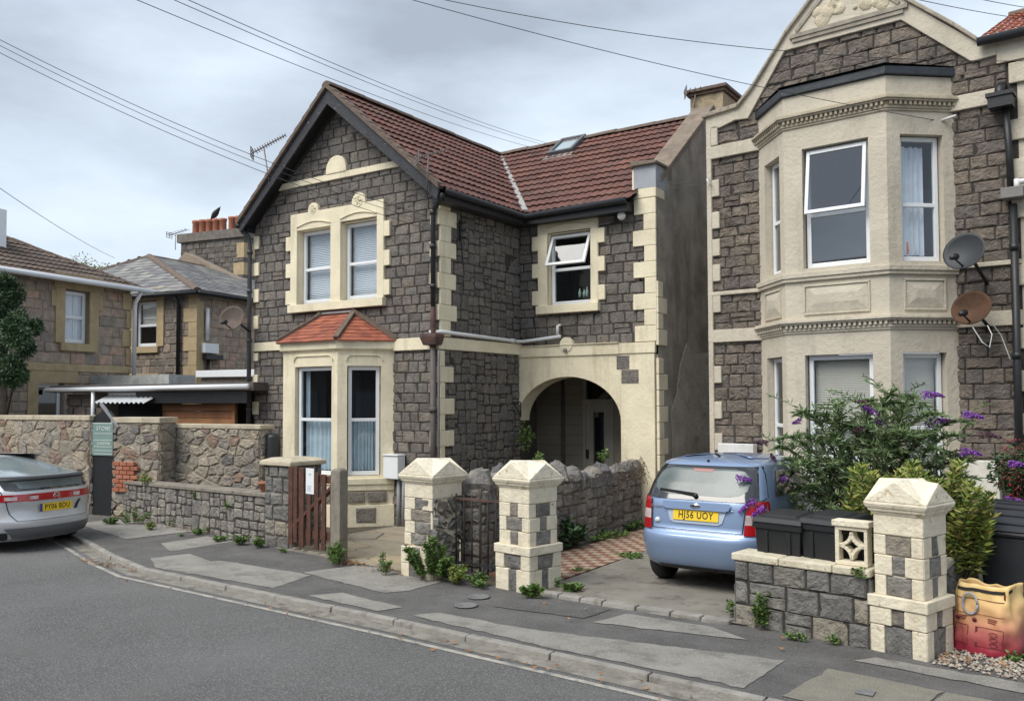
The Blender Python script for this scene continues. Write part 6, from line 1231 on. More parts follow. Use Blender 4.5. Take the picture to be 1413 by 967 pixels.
# ------------------------------------------------------------------ cars
class Car:
    """levels: (z, rear x, front x, half width, rear exponent)"""
    def __init__(s, o, fwd, levels, c=.75):
        s.c = c
        s.o = Vector(o); s.f = Vector(fwd).normalized(); s.l = Vector((-s.f.y, s.f.x, 0)); s.lv = levels
    def W(s, x, y, z): return s.o+s.f*x+s.l*y+Vector((0, 0, z))
    def at(s, z):
        L = s.lv
        if z <= L[0][0]: return L[0][1:]
        for a, b in zip(L, L[1:]):
            if z <= b[0]: t = (z-a[0])/(b[0]-a[0]); return tuple(p+(q-p)*t for p, q in zip(a[1:], b[1:]))
        return L[-1][1:]
    def rear(s, y, z, off=0):
        xr, xf, w, e = s.at(z); c = s.c; k = min(.9995, abs(y)/w); x = xr+c*(1-(1-k**e)**(1/e)); return s.W(x-off, y, z)
    def side(s, x, z, sg, off=0):
        xr, xf, w, e = s.at(z)
        if x < xr+s.c: k = min(.999, (xr+s.c-x)/s.c); y = w*(1-k**e)**(1/e)
        elif x > xf-.9: k = min(.999, (x-xf+.9)/.9); y = w*(1-k**3)**(1/3)
        else: y = w
        return s.W(x, sg*(y+off), z)
    def loop(s, z, n=16):
        xr, xf, w, e = s.at(z); P = []
        ys = [w*math.sin(math.pi/2*i/n) for i in range(n+1)]
        ys = [math.copysign(min(abs(y), w*.9999), y) for y in ys]
        right = [(xr+s.c*(1-(1-(abs(y)/w)**e)**(1/e)), y) for y in ys]           # rear, centre to left side
        mid = [(xr+s.c+(xf-.9-xr-s.c)*i/6, w) for i in range(1, 6)]
        fro = [(xf-.9+.9*math.sin(math.pi/2*i/n), w*(1-math.sin(math.pi/2*i/n)**3)**(1/3) if i < n else 0) for i in range(n+1)]
        half = right+mid+fro; full = half+[(x, -y) for x, y in half[-2:0:-1]]
        return [s.W(x, y, z) for x, y in full]
    def shell(s, mb, zs, slot=0):
        Ls = [s.loop(z) for z in zs]; top = Ls[-1]; cc = sum(top, Vector())/len(top)
        for sc, dz in ((.8, .006), (.45, .011), (.1, .013)): Ls.append([cc+(p-cc)*sc+Vector((0, 0, dz)) for p in top])
        zs = list(zs)+[0, 0, 0]; n = len(Ls[0]); vs = [p for L in Ls for p in L]
        mb.add(vs, [(i*n+k, i*n+(k+1) % n, (i+1)*n+(k+1) % n, (i+1)*n+k) for i in range(len(zs)-1) for k in range(n)]+[tuple(range(n))[::-1], tuple((len(zs)-1)*n+k for k in range(n))], slot, True)
    def rpatch(s, mb, rows, off=.004, cols=14, slot=0, sub=4):     # rows: (z, y left edge, y right edge), y in metres to the car's left
        R = []
        for a, b in zip(rows, rows[1:]):
            for i in range(sub): t = i/sub; R.append(tuple(p+(q-p)*t for p, q in zip(a, b)))
        R.append(rows[-1]); vs = [s.rear(y0+(y1-y0)*k/cols, z, off+.007) for z, y0, y1 in R for k in range(cols+1)]; c = cols+1
        mb.add(vs, [(i*c+k, i*c+k+1, (i+1)*c+k+1, (i+1)*c+k) for i in range(len(R)-1) for k in range(cols)], slot, True)
    def spatch(s, mb, rows, sg, off=.004, cols=12, slot=0, sub=3):
        R = []
        for a, b in zip(rows, rows[1:]):
            for i in range(sub): t = i/sub; R.append(tuple(p+(q-p)*t for p, q in zip(a, b)))
        R.append(rows[-1]); vs = [s.side(x0+(x1-x0)*k/cols, z, sg, off+.006) for z, x0, x1 in R for k in range(cols+1)]; c = cols+1
        mb.add(vs, [(i*c+k, i*c+k+1, (i+1)*c+k+1, (i+1)*c+k) for i in range(len(R)-1) for k in range(cols)], slot, True)
def carpaint(name, col, metal=.35, rough=.38): return mat(name, col, rough, .03, 2, metal=metal, coat=.8)
REDL = mat('red_lamp_lens', (.40, .010, .014), .15, .05, 4, coat=.6); CLRL = mat('clear_lamp_lens', (.55, .44, .44), .15, .3, 14, coat=.6); YEL = mat('yellow_plate', (.85, .58, .03), .45, .02, 3); PBK = mat('plate_black', (.01, .01, .01), .5, .02, 3)
CGL = glass('car_rear_glass', (.35, .42, .42), .16); RUB = mat('tyre_rubber', (.025, .025, .026), .85, .2, 8); CHR = mat('chrome', (.75, .75, .77), .2, .02, 4, metal=1.); BTR = mat('black_car_trim', (.018, .018, .02), .5, .1, 5); CINT = mat('car_interior', (.085, .09, .09), .9, .3, 3)
def wheel(car, x, sg, r, w_, track, t):
    m = MB(); c = car.W(x, sg*(track-w_), r); ax = car.l*sg; m.lathe(c, [(r*.6, 0), (r-.02, 0), (r, .03), (r, w_-.03), (r-.02, w_), (r*.62, w_)], 30, 0, ax); wh_ = m.build('wheel', RUB, t)
    m = MB(); m.lathe(c+ax*(w_-.02), [(r*.62, 0), (r*.6, .012), (r*.15, .0), (r*.12, .02)], 20, 0, ax); m.build('hub_cap', mat('silver_wheel_trim', (.4, .4, .42), .4, .1, 8, metal=.6), wh_)
def plate(car, txt, z, y, w_, h_, t, xo=.0, euro=False):
    p = car.rear(y, z, .020+xo); u = -car.l; upv = (car.rear(y, z+.05)-car.rear(y, z-.05)).normalized(); f = Fr(p-u*w_/2-upv*h_/2, u, -car.f); m = MB(); n = u.cross(upv)
    def bx(a, b, c, d, e0, e1, sl): q = lambda i, j, k: p+u*(i-w_/2)+upv*(j-h_/2)+n*k; m.hexa([q(a, c, e0), q(b, c, e0), q(b, c, e1), q(a, c, e1), q(a, d, e0), q(b, d, e0), q(b, d, e1), q(a, d, e1)], sl)
    bx(0, w_, 0, h_, -.004, .0, 0)
    if euro: bx(0, .045, 0, h_, 0, .001, 1)
    pl = m.build('number_plate', [YEL, mat('plate_blue_band', (.03, .07, .35), .5, .02, 3)], t)
    text_mesh(txt, .104, basis(p+u*(.02 if euro else 0)+n*.0015, u, upv), 'lettering', PBK, pl, .0008, .80, .0012)
# blue hatchback
BLUE = carpaint('light_blue_metallic_paint', (.25, .345, .53))
K1 = Car((-3.66, 8.85, .02), (.03, 1, 0), [(.22, .16, 3.30, .65, 4), (.28, .05, 3.42, .69, 4), (.40, .0, 3.47, .715, 4), (.56, -.03, 3.49, .725, 4), (.615, -.01, 3.48, .725, 4), (.635, .05, 3.46, .718, 5), (.80, .07, 3.35, .718, 5), (.97, .10, 3.0, .71, 5), (1.02, .13, 2.62, .70, 5), (1.15, .20, 2.35, .672, 5), (1.30, .31, 2.05, .625, 5), (1.36, .37, 1.95, .60, 4.5), (1.385, .43, 1.88, .57, 4), (1.41, .55, 1.75, .50, 3), (1.425, .8, 1.55, .38, 2.6)], .6)
t = thing('parked_car', 'light blue hatchback parked nose in on the driveway', 'car', tuple(K1.o), 'parked cars')
m = MB(); K1.shell(m, [.22, .25, .28, .34, .40, .48, .56, .60, .615, .635, .72, .80, .90, .97, 1.02, 1.08, 1.15, 1.22, 1.30, 1.34, 1.36, 1.385, 1.40, 1.41, 1.425]); m.build('body', BLUE, t)
m = MB(); K1.rpatch(m, [(.99, -.67, .67), (1.03, -.69, .69), (1.15, -.662, .662), (1.27, -.622, .622), (1.345, -.585, .585)], .004, 24); K1.rpatch(m, [(.985, -.47, .47), (.995, -.67, .67)], .004, 24); rw = m.build('rear_window', mat('black_glass_border', (.022, .024, .026), .12, .03, 3, coat=1), t)
m = MB(); K1.rpatch(m, [(1.035, -.34, .34), (1.055, -.46, .46), (1.10, -.53, .53), (1.17, -.54, .54), (1.25, -.51, .51), (1.295, -.46, .46), (1.315, -.36, .36)], .007, 22); m.build('pane', mat('grey_green_tinted_glass', (.12, .145, .145), .2, .35, 2.2), rw)
m = MB(); K1.rpatch(m, [(1.285, -.10, .10), (1.315, -.13, .13)], .011, 8); m.build('brake_light', mat('dull_red_lens', (.35, .16, .14), .3, .05, 4), rw)
m = MB(); m.bar(K1.rear(.02, 1.045, .03), K1.rear(.46, 1.075, .018), .02, .03); m.lathe(K1.rear(.02, 1.03, 0), [(.025, 0), (.025, .04)], 12, 0, -K1.f); m.build('wiper', BTR, rw)
m = MB(); K1.rpatch(m, [(.665, -.50, .50), (.672, -.505, .505)], .005, 16); 
for s_ in (-1, 1): K1.rpatch(m, [(.665, s_*.515-.005, s_*.515+.005), (.98, s_*.545-.005, s_*.545+.005)], .005, 2)
K1.rpatch(m, [(.665, -.515, -.50), (.672, -.515, -.50)], .005, 3); K1.rpatch(m, [(.665, .50, .515), (.672, .50, .515)], .005, 3); m.build('tailgate_seam', BTR, t)
m = MB(); K1.rpatch(m, [(.735, -.25, .25), (.76, -.30, .30), (.90, -.345, .345)], .002, 12); m.build('plate_recess', mat('reflection_pale_blue', (.50, .58, .70), .35, .03, 3, metal=.2, coat=.8), t)  # paler than the body: the reflection round the plate is put into the colour
m = MB(); K1.rpatch(m, [(.885, -.335, .335), (.90, -.375, .375), (.955, -.39, .39), (.968, -.385, .385)], .030, 14); K1.rpatch(m, [(.885, -.335, .335), (.886, -.335, .335)], .016, 4); m.build('tailgate_handle', BLUE, t)
plate(K1, 'HJ56 UOY', .825, .0, .52, .111, t, -.002)
for s_ in (-1, 1):
    m = MB(); K1.rpatch(m, [(.65, s_*.53, s_*.712), (.76, s_*.54, s_*.714)][::1], .008, 8); a_ = m
    K1.rpatch(m, [(.86, s_*.545, s_*.713), (.97, s_*.56, s_*.705), (.995, s_*.59, s_*.698)], .008, 8); lt = m.build('tail_light', REDL, t)
    m = MB(); K1.rpatch(m, [(.76, s_*.54, s_*.714), (.86, s_*.545, s_*.713)], .009, 8); m.build('clear_lens', CLRL, lt)
m = MB(); p = K1.rear(0, .928, .040); m.lathe(p, [(.03, 0), (.03, .004)], 20, 0, -K1.f); 
for v_ in range(len(m.v)): q = Vector(m.v[v_])-p; lq = q.dot(K1.l); m.v[v_] = tuple(p+q+K1.l*lq*.9)
bd = m.build('badge', CHR, t); text_mesh('KIA', .034, basis(K1.rear(0, .928, .046), -K1.l, (0, 0, 1)), 'lettering', PBK, bd, .0008, 1.1, .001)
text_mesh('Picanto', .045, basis(K1.rear(.455, .895, .010), (K1.rear(.35, .9)-K1.rear(.5, .9)), (0, 0, 1)), 'lettering', CHR, t, .001, 1.2, .001)
m = MB(); q = K1.rear(.455, .745, .006); m.lathe(q, [(.033, 0), (.033, .003)], 12, 0, -K1.f); m.build('sticker', mat('pale_sticker', (.6, .66, .7), .5, .2, 20), t)
m = MB(); q = K1.rear(-.40, .885, .0); m.lathe(q, [(.014, 0), (.014, .006), (.009, .007)], 12, 0, -K1.f); m.build('lock', CHR, t)
m = MB(); K1.rpatch(m, [(.225, -.45, .45), (.275, -.45, .45)], .004, 12); m.build('lower_valance', BTR, t)
m = MB(); m.tube([K1.W(.75, 0, 1.425), K1.W(.62, 0, 1.46)], .012, 8); m.lathe(K1.W(.42, 0, 1.385), [(.016, 0), (.012, .02)], 10); m.build('aerial_base', BTR, t)
for sg in (-1, 1):
    m = MB(); K1.spatch(m, [(1.02, .55, 2.45), (1.15, .65, 2.2), (1.29, .78, 1.95)], sg, .004, 16); m.build('side_window', mat('black_glass_border'), t)
    for x in (.62, 2.95): wheel(K1, x, sg, .275, .165, .71, t)
m = MB(); m.tube([K1.W(.1, -.2, .24), K1.W(.5, -.2, .26)], .022, 8); m.hexa([K1.W(.5, .5, .16), K1.W(.5, -.5, .16), K1.W(2.6, -.5, .16), K1.W(2.6, .5, .16), K1.W(.5, .5, .26), K1.W(.5, -.5, .26), K1.W(2.6, -.5, .26), K1.W(2.6, .5, .26)]); m.build('underbody', BTR, t)
# silver hatchback
SILV = carpaint('silver_metallic_paint', (.60, .61, .63))
ya = math.radians(188); K2 = Car((-12.67, 6.85, -.055), (math.cos(ya), math.sin(ya), 0), [(.16, .20, 3.9, .74, 3), (.22, .08, 4.05, .80, 2.7), (.32, .02, 4.12, .83, 2.6), (.44, .0, 4.15, .85, 2.6), (.50, .03, 4.15, .85, 2.6), (.62, .06, 4.1, .85, 2.7), (.72, .04, 4.0, .84, 2.8), (.86, .06, 3.7, .82, 3), (.95, .12, 3.2, .80, 3), (1.05, .14, 2.95, .76, 3), (1.08, .22, 2.85, .74, 3), (1.18, .75, 2.5, .68, 3), (1.26, 1.15, 2.25, .61, 3), (1.31, 1.42, 2.1, .54, 3), (1.335, 1.6, 1.98, .42, 2.6)])
t = thing('parked_car', 'silver hatchback with a full width red lamp bar parked at the kerb', 'car', tuple(K2.o), 'parked cars')
m = MB(); K2.shell(m, [.16, .19, .22, .27, .32, .38, .44, .47, .50, .56, .62, .67, .72, .79, .86, .90, .95, 1.0, 1.05, 1.065, 1.08, 1.13, 1.18, 1.22, 1.26, 1.285, 1.31, 1.325, 1.335]); m.build('body', SILV, t)
m = MB(); K2.rpatch(m, [(.885, -.55, .55), (.90, -.66, .66), (1.0, -.68, .68), (1.04, -.66, .66)], .006, 22); q = m.build('lower_rear_window', mat('black_glass_border'), t)
m = MB(); K2.rpatch(m, [(.91, -.50, .50), (1.02, -.55, .55)], .010, 16); m.build('pane', mat('grey_green_tinted_glass'), q)
m = MB(); K2.rpatch(m, [(1.03, -.69, .69), (1.075, -.70, .70)], .045, 20); K2.rpatch(m, [(1.075, -.70, .70), (1.08, -.69, .69)], .02, 20); m.build('spoiler', BTR, t)
m = MB(); K2.rpatch(m, [(1.085, -.66, .66), (1.17, -.62, .62), (1.24, -.57, .57), (1.30, -.48, .48)], .008, 18, 0, 6); m.build('rear_window', mat('sky_reflecting_glass', (.30, .36, .38), .06, .1, 2, coat=1), t)
m = MB(); K2.rpatch(m, [(.735, -.76, .76), (.835, -.79, .79)], .008, 30); lt = m.build('tail_light', REDL, t)
m = MB(); 
for a, b in ((-.40, -.28), (.28, .40), (.55, .68)): K2.rpatch(m, [(.755, a, b), (.805, a, b)], .012, 4)
split_build(m, 'clear_lens', CLRL, lt)
m = MB(); p = K2.rear(0, .775, .014); up_ = Vector((0, 0, 1)); 
for s_ in (-1, 1): m.bar(p+K2.l*.022*s_-up_*.035, p+K2.l*.030*s_+up_*.035, .012, .008, 0, K2.f)
m.bar(p-K2.l*.025, p+K2.l*.025, .012, .008, 0, K2.f); m.tube([p+K2.l*.05*math.cos(a_)+up_*.048*math.sin(a_) for a_ in [2*math.pi*i/16 for i in range(17)]], .005, 5); m.build('badge', CHR, t)
plate(K2, 'PY06 BDU', .625, .0, .52, .111, t, .0, True)
m = MB(); K2.rpatch(m, [(.46, -.55, .55), (.465, -.56, .56)], .005, 20)
for s_ in (-1, 1): K2.rpatch(m, [(.465, s_*.55-.005, s_*.55+.005), (.56, s_*.62-.005, s_*.62+.005), (.88, s_*.70-.005, s_*.70+.005)], .005, 2)
K2.rpatch(m, [(.56, -.36, -.30), (.69, -.44, -.40)], .004, 4); m.build('tailgate_seam', BTR, t)
m = MB(); K2.rpatch(m, [(.20, -.55, .55), (.36, -.68, .68)], .006, 20); m.build('bumper_insert', mat('dark_silver_bumper', (.16, .165, .175), .4, .05, 3, metal=.3), t)
for s_ in (-1, 1): m = MB(); K2.rpatch(m, [(.19, s_*.60, s_*.70), (.30, s_*.64, s_*.76)], .014, 6); m.build('exhaust_surround', BTR, t)
for sg in (-1, 1):
    m = MB(); K2.spatch(m, [(.97, .7, 3.0), (1.1, .95, 2.75), (1.24, 1.45, 2.3)], sg, .005, 16); m.build('side_window', mat('black_glass_border'), t)
    for x in (.85, 3.3): wheel(K2, x, sg, .29, .20, .82, t)

# ------------------------------------------------------------------ plants
def weed(px, py, h, r, n, label, mt=None, ls=.05, name='weed', Y=None, z=0.0, cat='weed', group='weeds at the foot of the walls'):
    n = int(n*1.8); h *= 1.3; r *= 1.3; p = atZ(px, py, z) if Y is None else atY(px, py, Y); rnd = random.Random(int(px*3+py)); m = MB(); mt = mt or LEAF_W
    st = MB(); k = max(3, int(r*50))
    for s_ in range(k):
        a = rnd.uniform(0, 6.28); rr = r*rnd.random()**.7; hh = h*rnd.uniform(.55, 1)*(1-.35*rr/max(r, .01)); b = p+Vector((math.cos(a)*rr*.4, math.sin(a)*rr*.4, 0)); e = p+Vector((math.cos(a)*rr, math.sin(a)*rr, hh)); st.tube([b, b.lerp(e, .5)+Vector((0, 0, hh*.12)), e], .003, 3, 0, False)
        for i in range(max(4, n//k)):
            t_ = rnd.uniform(.15, 1.02); q = b.lerp(e, t_)+Vector((rnd.gauss(0, .012), rnd.gauss(0, .012), .3*h*t_*(1-t_))); an = rnd.uniform(0, 6.28); leaf(m, q, (math.cos(an), math.sin(an), rnd.uniform(-.2, .9)), ls*rnd.uniform(.6, 1.3), ls*rnd.uniform(.35, .55), rnd)
    t = thing(name, label, cat, tuple(p), group); m.build('leaves', mt, t); st.build('stems', STEMS, t); return t
weed(152, 724, .12, .16, 220, 'low weed tuft right of the black gate', ls=.045); weed(184, 724, .26, .22, 260, 'tall thin weed under the red brick patch', ls=.045); weed(209, 731, .12, .08, 110, 'yellowish weed at the left part of the low wall', LEAF_Y, .05)
weed(236, 728, .2, .06, 60, 'thin upright weed at the middle of the low wall', ls=.03); weed(277, 738, .12, .10, 130, 'bright small weed below the low wall, left of the cluster by the pillar', ls=.045); weed(305, 747, .08, .13, 110, 'flat weed first in the row leading to the square pillar', ls=.05)
weed(331, 752, .14, .12, 170, 'round weed second in the row leading to the square pillar', LEAF_W, .055); weed(357, 756, .13, .10, 150, 'round weed touching the square stone pillar', LEAF_W, .055); weed(391, 763, .07, .05, 60, 'tiny weed in front of the picket gate hinge', LEAF_W, .035)
weed(462, 780, .30, .16, 380, 'bushy weed at the foot of the concrete post', LEAF_W, .05); weed(527, 794, .24, .12, 130, 'sprawling weed in the middle of the yard entrance', ls=.045); weed(598, 800, .46, .32, 3200, 'large feathery weed at the foot of the ruined cream pillar', ls=.045, mt=LEAF_W); weed(627, 806, .22, .14, 380, 'yellow green weed right of the large feathery one', LEAF_Y, .05)
weed(664, 810, .14, .15, 240, 'low weed under the iron gate', ls=.05); weed(640, 770, .5, .08, 70, 'tall thin weed behind the iron gate bars', ls=.05); weed(733, 826, .13, .10, 200, 'weed at the front corner of the intact cream pillar', ls=.06); weed(788, 818, .09, .12, 150, 'flat weed at the left edge of the driveway', LEAF_W, .06); weed(768, 812, .1, .06, 60, 'brown weed between intact pillar and driveway', LEAF_B, .05)
weed(1010, 855, .22, .03, 60, 'thin weed at the open end of the front wall', LEAF_W, .04); weed(1055, 870, .34, .09, 330, 'upright ferny weed growing against the front wall', LEAF_W, .04); weed(1098, 884, .06, .08, 70, 'tiny weed in the middle of the front wall foot', ls=.04); weed(1153, 890, .08, .05, 60, 'tiny weed at the front wall near the nearest pillar', ls=.035)
weed(872, 772, .08, .16, 160, 'flat weed by the rear wheel of the blue car', LEAF_W, .05); weed(800, 790, .05, .12, 80, 'flat weed at the front edge of the chequered path', LEAF_W, .04); weed(778, 757, .36, .26, 240, 'broad leaved dark green plant against the rubble wall', LEAF_D, .14, 'leafy_plant', cat='plant'); weed(830, 745, .12, .35, 300, 'trailing weed along the rubble wall foot', LEAF_W, .06); weed(870, 730, .14, .25, 200, 'trailing weed near the far end of the rubble wall', LEAF_W, .06)
weed(833, 638, .16, .08, 60, 'small weed on top of the rubble wall near the arch', LEAF_W, .06, Y=11.5); weed(725, 625, .5, .15, 90, 'slim plant in the left corner of the arch', LEAF_W, .08, Y=13.1); weed(745, 645, .25, .10, 60, 'small weed behind the rubble wall below the arch', LEAF_W, .06, Y=11.0)
weed(318, 703, .12, .12, 120, 'patch of moss and weed growing on the low wall face', LEAF_W, .04, Y=8.62); weed(270, 690, .15, .05, 60, 'small weed rooted in the low wall joints', LEAF_W, .04, Y=8.78); weed(200, 668, .18, .15, 130, 'golden weed on top of the low wall by the brick patch', LEAF_Y, .045, Y=9.0); weed(1190, 800, .12, .06, 60, 'small weed growing under the wall coping by the nearest pillar', LEAF_W, .04, Y=7.74); weed(1395, 912, .06, .1, 100, 'low weed in the gravel in front of the bag', LEAF_W, .04)
weed(250, 740, .05, .05, 40, 'small sprig at the left foot of the low wall', LEAF_W, .035)
# evergreen at the left edge
t = thing('evergreen_tree', 'dense dark evergreen overhanging the wall at the left edge', 'tree', (-20.3, 9.75, 0)); rnd = random.Random(33); m = MB()
crown(m, atY(-22, 452, 9.55), 1.25, .5, 1.3, 24000, .085, rnd, 44); crown(m, atY(5, 400, 9.5), .42, .4, .6, 3600, .085, rnd, 8); crown(m, atY(28, 462, 9.4), .52, .4, .55, 5200, .085, rnd, 9); crown(m, atY(14, 512, 9.4), .42, .4, .38, 2600, .085, rnd, 8); m.build('crown', LEAF_D, t)
m = MB(); m.tube([(-20.3, 9.75, 0), (-20.25, 9.7, 1.5), (-20.2, 9.65, 3.0)], [.14, .11, .05], 8)
for i in range(6): a = i*1.05; m.tube([(-20.25, 9.7, 1.6+.2*i), (-20.25+.4*math.cos(a), 9.65+.2*math.sin(a), 2.3+.2*i), (-20.2+.9*math.cos(a), 9.6+.35*math.sin(a), 2.9+.25*i)], [.05, .035, .01], 5)
m.build('trunk', BARK, t)
# butterfly bush
t = thing('butterfly_bush', 'tall arching butterfly bush with purple flower spikes in front of the bay', 'shrub', (-2.3, 10.2, 0)); rnd = random.Random(55); m = MB(); st = MB()
base = Vector((-2.3, 10.1, .05)); tips = []
TG_ = [(1085, 600), (1060, 640), (1100, 575), (1130, 570), (1150, 600), (1170, 590), (1195, 560), (1215, 565), (1240, 555), (1258, 545), (1280, 560), (1300, 575), (1325, 600), (1340, 580), (1335, 640), (1070, 670), (1045, 650), (1110, 640), (1180, 620), (1225, 610), (1265, 600), (1295, 620), (1120, 605), (1090, 640), (1310, 655), (1050, 690), (1140, 640), (1205, 590), (1245, 625), (1160, 560), (1350, 660), (1075, 615), (1230, 540), (1285, 600), (1190, 640), (1105, 670), (1320, 630), (1250, 580)]
for i, (px, py) in enumerate(TG_):
    e = atY(px+rnd.uniform(-6, 6), py+rnd.uniform(-6, 6), 10.0+rnd.uniform(-.55, .45)); b = base+Vector((rnd.uniform(-.35, .35), rnd.uniform(-.25, .25), 0)); d = e-b
    c1 = b+Vector((d.x*.25, d.y*.25, d.z*.62)); c2 = b+Vector((d.x*.72, d.y*.72, d.z*1.08)); pts = []
    for k in range(15): s_ = k/14; q = b*(1-s_)**3+c1*3*s_*(1-s_)**2+c2*3*s_*s_*(1-s_)+e*s_**3; pts.append(q)
    st.tube(pts, [.010*(1-.8*k/14)+.002 for k in range(15)], 4, 0, False); tips.append((pts[-1], (pts[-1]-pts[-3]).normalized()))
    def along(pts, m_, n, lo, ls):
        for j in range(n):
            s_ = lo+(1-lo)*rnd.random()**.8; k = min(len(pts)-2, int(s_*(len(pts)-1))); q = pts[k].lerp(pts[k+1], s_*(len(pts)-1)-k); dd = (pts[k+1]-pts[k]).normalized(); an = rnd.uniform(0, 6.28)
            v = Vector((math.cos(an), math.sin(an), rnd.uniform(-.3, .5)))*.9+dd*.8; leaf(m_, q, v, ls*rnd.uniform(.6, 1.25), ls*.17, rnd)
    along(pts, m, 150, .22, .115)
    for k in range(12):
        q0 = pts[rnd.randint(5, 12)]; an = rnd.uniform(0, 6.28); L = rnd.uniform(.15, .42); dv = Vector((math.cos(an), math.sin(an), rnd.uniform(.0, .7))); sp = [q0+dv*L*s_/4+Vector((0, 0, -.05*(s_/4)**2)) for s_ in range(5)]; st.tube(sp, .0025, 3, 0, False); along(sp, m, 22, .1, .085)
m.build('leaves', LEAF_B, t); st.build('stems', STEMS, t)
def spike(p, d, L, mt, sr=.034):
    L *= 1.25; m = MB(); d = Vector(d).normalized(); p = Vector(p)
    for j in range(int(L*1500)):
        s_ = rnd.random(); r_ = sr*(1-s_)**.7*(.6+.6*rnd.random()); an = rnd.uniform(0, 6.28); ref = d.cross(Vector((.3, .2, 1))).normalized(); rf_ = d.cross(ref); q = p+d*L*s_+(ref*math.cos(an)+rf_*math.sin(an))*r_-Vector((0, 0, .22*L*s_*s_))
        leaf(m, q, (rnd.gauss(0, 1), rnd.gauss(0, 1), rnd.gauss(0, 1)), .018, .018, rnd)
    return m.build('flower_spike', mt, t)
for (px, py, dx, dz, L, mt) in ((1212, 573, -.5, .4, .17, PURPLE), (1200, 562, -.6, .5, .13, DEADF), (1208, 578, .8, -.35, .15, PURPLE), (1106, 580, -.9, -.1, .08, PURPLE), (1283, 582, 1, .22, .22, PURPLE), (1277, 586, 1, .0, .12, PURPLE), (1273, 545, 1, .15, .18, PURPLE), (1330, 572, 1, .03, .16, PURPLE), (1325, 623, 1, .08, .17, PURPLE), (1016, 660, 1, .1, .13, PURPLE), (1085, 660, -1, -.15, .12, PURPLE), (1070, 640, -.3, .9, .12, DEADF), (1042, 690, -1, -.5, .15, PURPLE), (1055, 700, -1, -.45, .12, PURPLE), (1330, 652, -.9, .1, .1, PURPLE), (1060, 612, -1, .3, .14, DEADF), (1350, 600, 1, .1, .18, DEADF), (1180, 597, .5, .5, .1, DEADF)):
    Yq = 9.0 if px < 1060 and py > 655 else 9.75; spike(atY(px, py, Yq), CR*dx+Vector((0, 0, dz)), L, mt)
# yellow green laurel bush
t = thing('laurel_bush', 'dense yellow green laurel growing behind the nearest cream pillar', 'shrub', (-1.75, 8.9, 0)); rnd = random.Random(77); m = MB(); st = MB()
for i in range(150):
    px = rnd.uniform(1168, 1372); top = 640+28*abs(math.sin(px*.045))+(18 if px > 1330 else 0)+(40*(1180-px)/12 if px < 1180 else 0); py = rnd.uniform(top, 742) if rnd.random() < .72 else top; Yq = rnd.uniform(8.55, 9.25); e = atY(px, py, Yq)
    if e.z < .25: continue
    b = Vector((e.x*.75-1.7*.25, e.y*.8+8.9*.2, max(.1, e.z-.55))); pts = [b, b.lerp(e, .55)+Vector((0, 0, .03)), e]; st.tube(pts, [.008, .006, .004], 4, 0, False)
    for r_ in range(7):
        q = e.lerp(b, r_*.10)
        for k in range(7):
            an = 6.28*k/7+r_*.6+rnd.uniform(-.2, .2); leaf(m, q, (math.cos(an), math.sin(an), .75-.12*r_+rnd.uniform(-.25, .25)), rnd.uniform(.07, .115), rnd.uniform(.026, .036), rnd)
m.build('leaves', LEAF_Y, t); st.build('stems', STEMS, t)
t = thing('fuchsia_bush', 'small dark bush with crimson and purple flowers behind the big bin', 'shrub', (-.75, 10.9, 0)); rnd = random.Random(78); m = MB(); crown(m, atY(1405, 655, 10.8), .32, .35, .42, 1500, .07, rnd, 9); m.build('leaves', LEAF_D, t); m = MB(); crown(m, atY(1405, 655, 10.75), .33, .35, .40, 420, .035, rnd, 9); m.build('flowers', REDF, t)['kind'] = 'stuff'; q = atY(1405, 655, 10.8); m = MB()
for k in range(5): m.tube([(q.x, q.y, 0), (q.x+.1*math.cos(k*1.3), q.y+.1*math.sin(k*1.3), .7), (q.x+.2*math.cos(k*1.3), q.y+.2*math.sin(k*1.3), q.z)], .008, 4)
m.build('stems', STEMS, t)
for (px, py) in ((1392, 640), (1388, 690)): spike(atY(px, py, 10.4), CR+Vector((0, 0, .1)), .16, PURPLE)
# brambles of dry stalks on the rubble wall
t = thing('dry_creeper', 'dry reddish creeper stalks hanging on the jagged rubble wall', 'plant', (-6.2, 9.2, 1)); rnd = random.Random(90); m = MB(); st = MB()
for i in range(60):
    y = rnd.choice((rnd.uniform(8.6, 10.0), rnd.uniform(11.8, 12.8))); p = Vector((-6.14, y, 1.15+rnd.uniform(-.1, .08))); pts = [p]
    for k in range(4): pts.append(pts[-1]+Vector((rnd.uniform(-.01, .05), rnd.gauss(0, .05), -rnd.uniform(.03, .12))))
    st.tube(pts, .003, 3, 0, False)
    for q in pts[1:]:
        for _ in range(2): leaf(m, q, (rnd.gauss(0, 1), rnd.gauss(0, 1), rnd.gauss(0, 1)), .035, .02, rnd)
m.build('leaves', leafmat('dry_red_leaf', [(.17, .07, .05), (.11, .06, .04), (.22, .13, .09)], .9), t); st.build('stalks', STEMS, t)

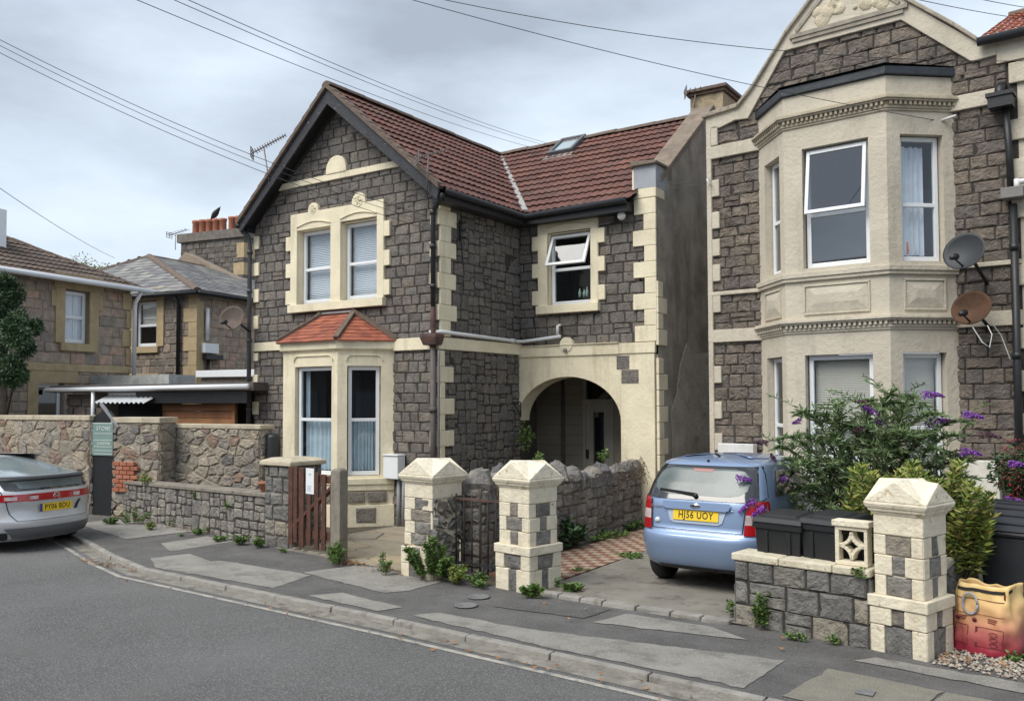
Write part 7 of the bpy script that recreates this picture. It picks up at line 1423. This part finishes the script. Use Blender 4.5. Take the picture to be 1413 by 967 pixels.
# ------------------------------------------------------------------ overhead cables
WIRE = mat('dark_grey_cable', (.05, .05, .055), .6, .1, 5)
def cable(label, p, q, sag=.15, r=.008, n=24, group='overhead cables'):
    p, q = Vector(p), Vector(q); m = MB(); pts = [p.lerp(q, i/n)-Vector((0, 0, sag*4*(i/n)*(1-i/n))) for i in range(n+1)]; m.tube(pts, r*.62, 5)
    o = m.build('overhead_cable', WIRE, None, root_at=tuple(p)); tag(o, label, 'cable', group)
br_ = Vector((-8.78, 11.5, 4.9)); fe = FF.P(-9.05, .12, 5.0)
cable('cable from upper left to the gabled house corner, highest of its three', atD(-60, 24, 12), br_+Vector((0, 0, .1)), .25); cable('cable from upper left to the gabled house corner, middle of its three', atD(-60, 32, 12), br_, .25, .007); cable('cable from upper left to the gabled house corner, lowest of its three', atD(-60, 42, 12.5), br_-Vector((0, 0, .12)), .25)
cable('cable crossing the sky above the gable, lowest of its three', atD(150, -16, 14), atD(770, 212, 45), .3, .012); cable('cable crossing the sky above the gable, middle of its three', atD(190, -22, 14), atD(775, 206, 45), .3, .012); cable('cable crossing the sky above the gable, highest of its three', atD(210, -22, 14), atD(785, 205, 45), .3, .012)
cable('cable falling from top centre to the bracket right of the upper bay window', atD(540, -8, 9.5), RF.P(3.5, .14, 5.86), .10, .007); cable('cable from top centre passing in front of the beige gable to the right edge', atD(575, -8, 9.5), atD(1450, 84, 10.6), .22, .007)
cable('cable across the top right corner, lower of two', atD(1215, -12, 12), atD(1460, 32, 16), .05, .009); cable('cable across the top right corner, upper of two', atD(1320, -8, 12), atD(1460, 16, 16), .03, .009)
cable('cable sloping down at the left edge towards the brown tiled roof', atD(-40, 232, 14), atD(158, 356, 30), .1, .01)
cable('upper of two slack cables from the capped parapet to the beige corner', FG.P(13.4, .03, 5.78), RF.P(.04, .14, 5.62), .06, .008); cable('lower of two slack cables from the capped parapet to the beige corner', FG.P(13.4, .03, 5.70), RF.P(.04, .14, 5.58), .07, .008)
# pavement ironwork
for (x, y, lb) in ((-5.40, 7.12, 'round grey stopcock cover nearer the kerb'), (-5.52, 7.50, 'round grey stopcock cover nearer the intact cream pillar')):
    m = MB(); m.lathe((x, y, .013), [(.12, 0), (.12, .006), (.105, .008), (.10, .005)], 24); o = m.build('stopcock_cover', mat('worn_grey_iron_cover', (.17, .17, .17), .7, .3, 18, .5, 80), None, root_at=(x, y, .01)); tag(o, lb, 'cover')
m = MB(); m.box((-1.50, 6.52, .016), (-1.38, 6.64, .022)); o = m.build('valve_cover', mat('worn_grey_iron_cover'), None, bevel=.002, root_at=(-1.44, 6.58, .015)); tag(o, 'small square dark cover set in the speckled slab', 'cover')
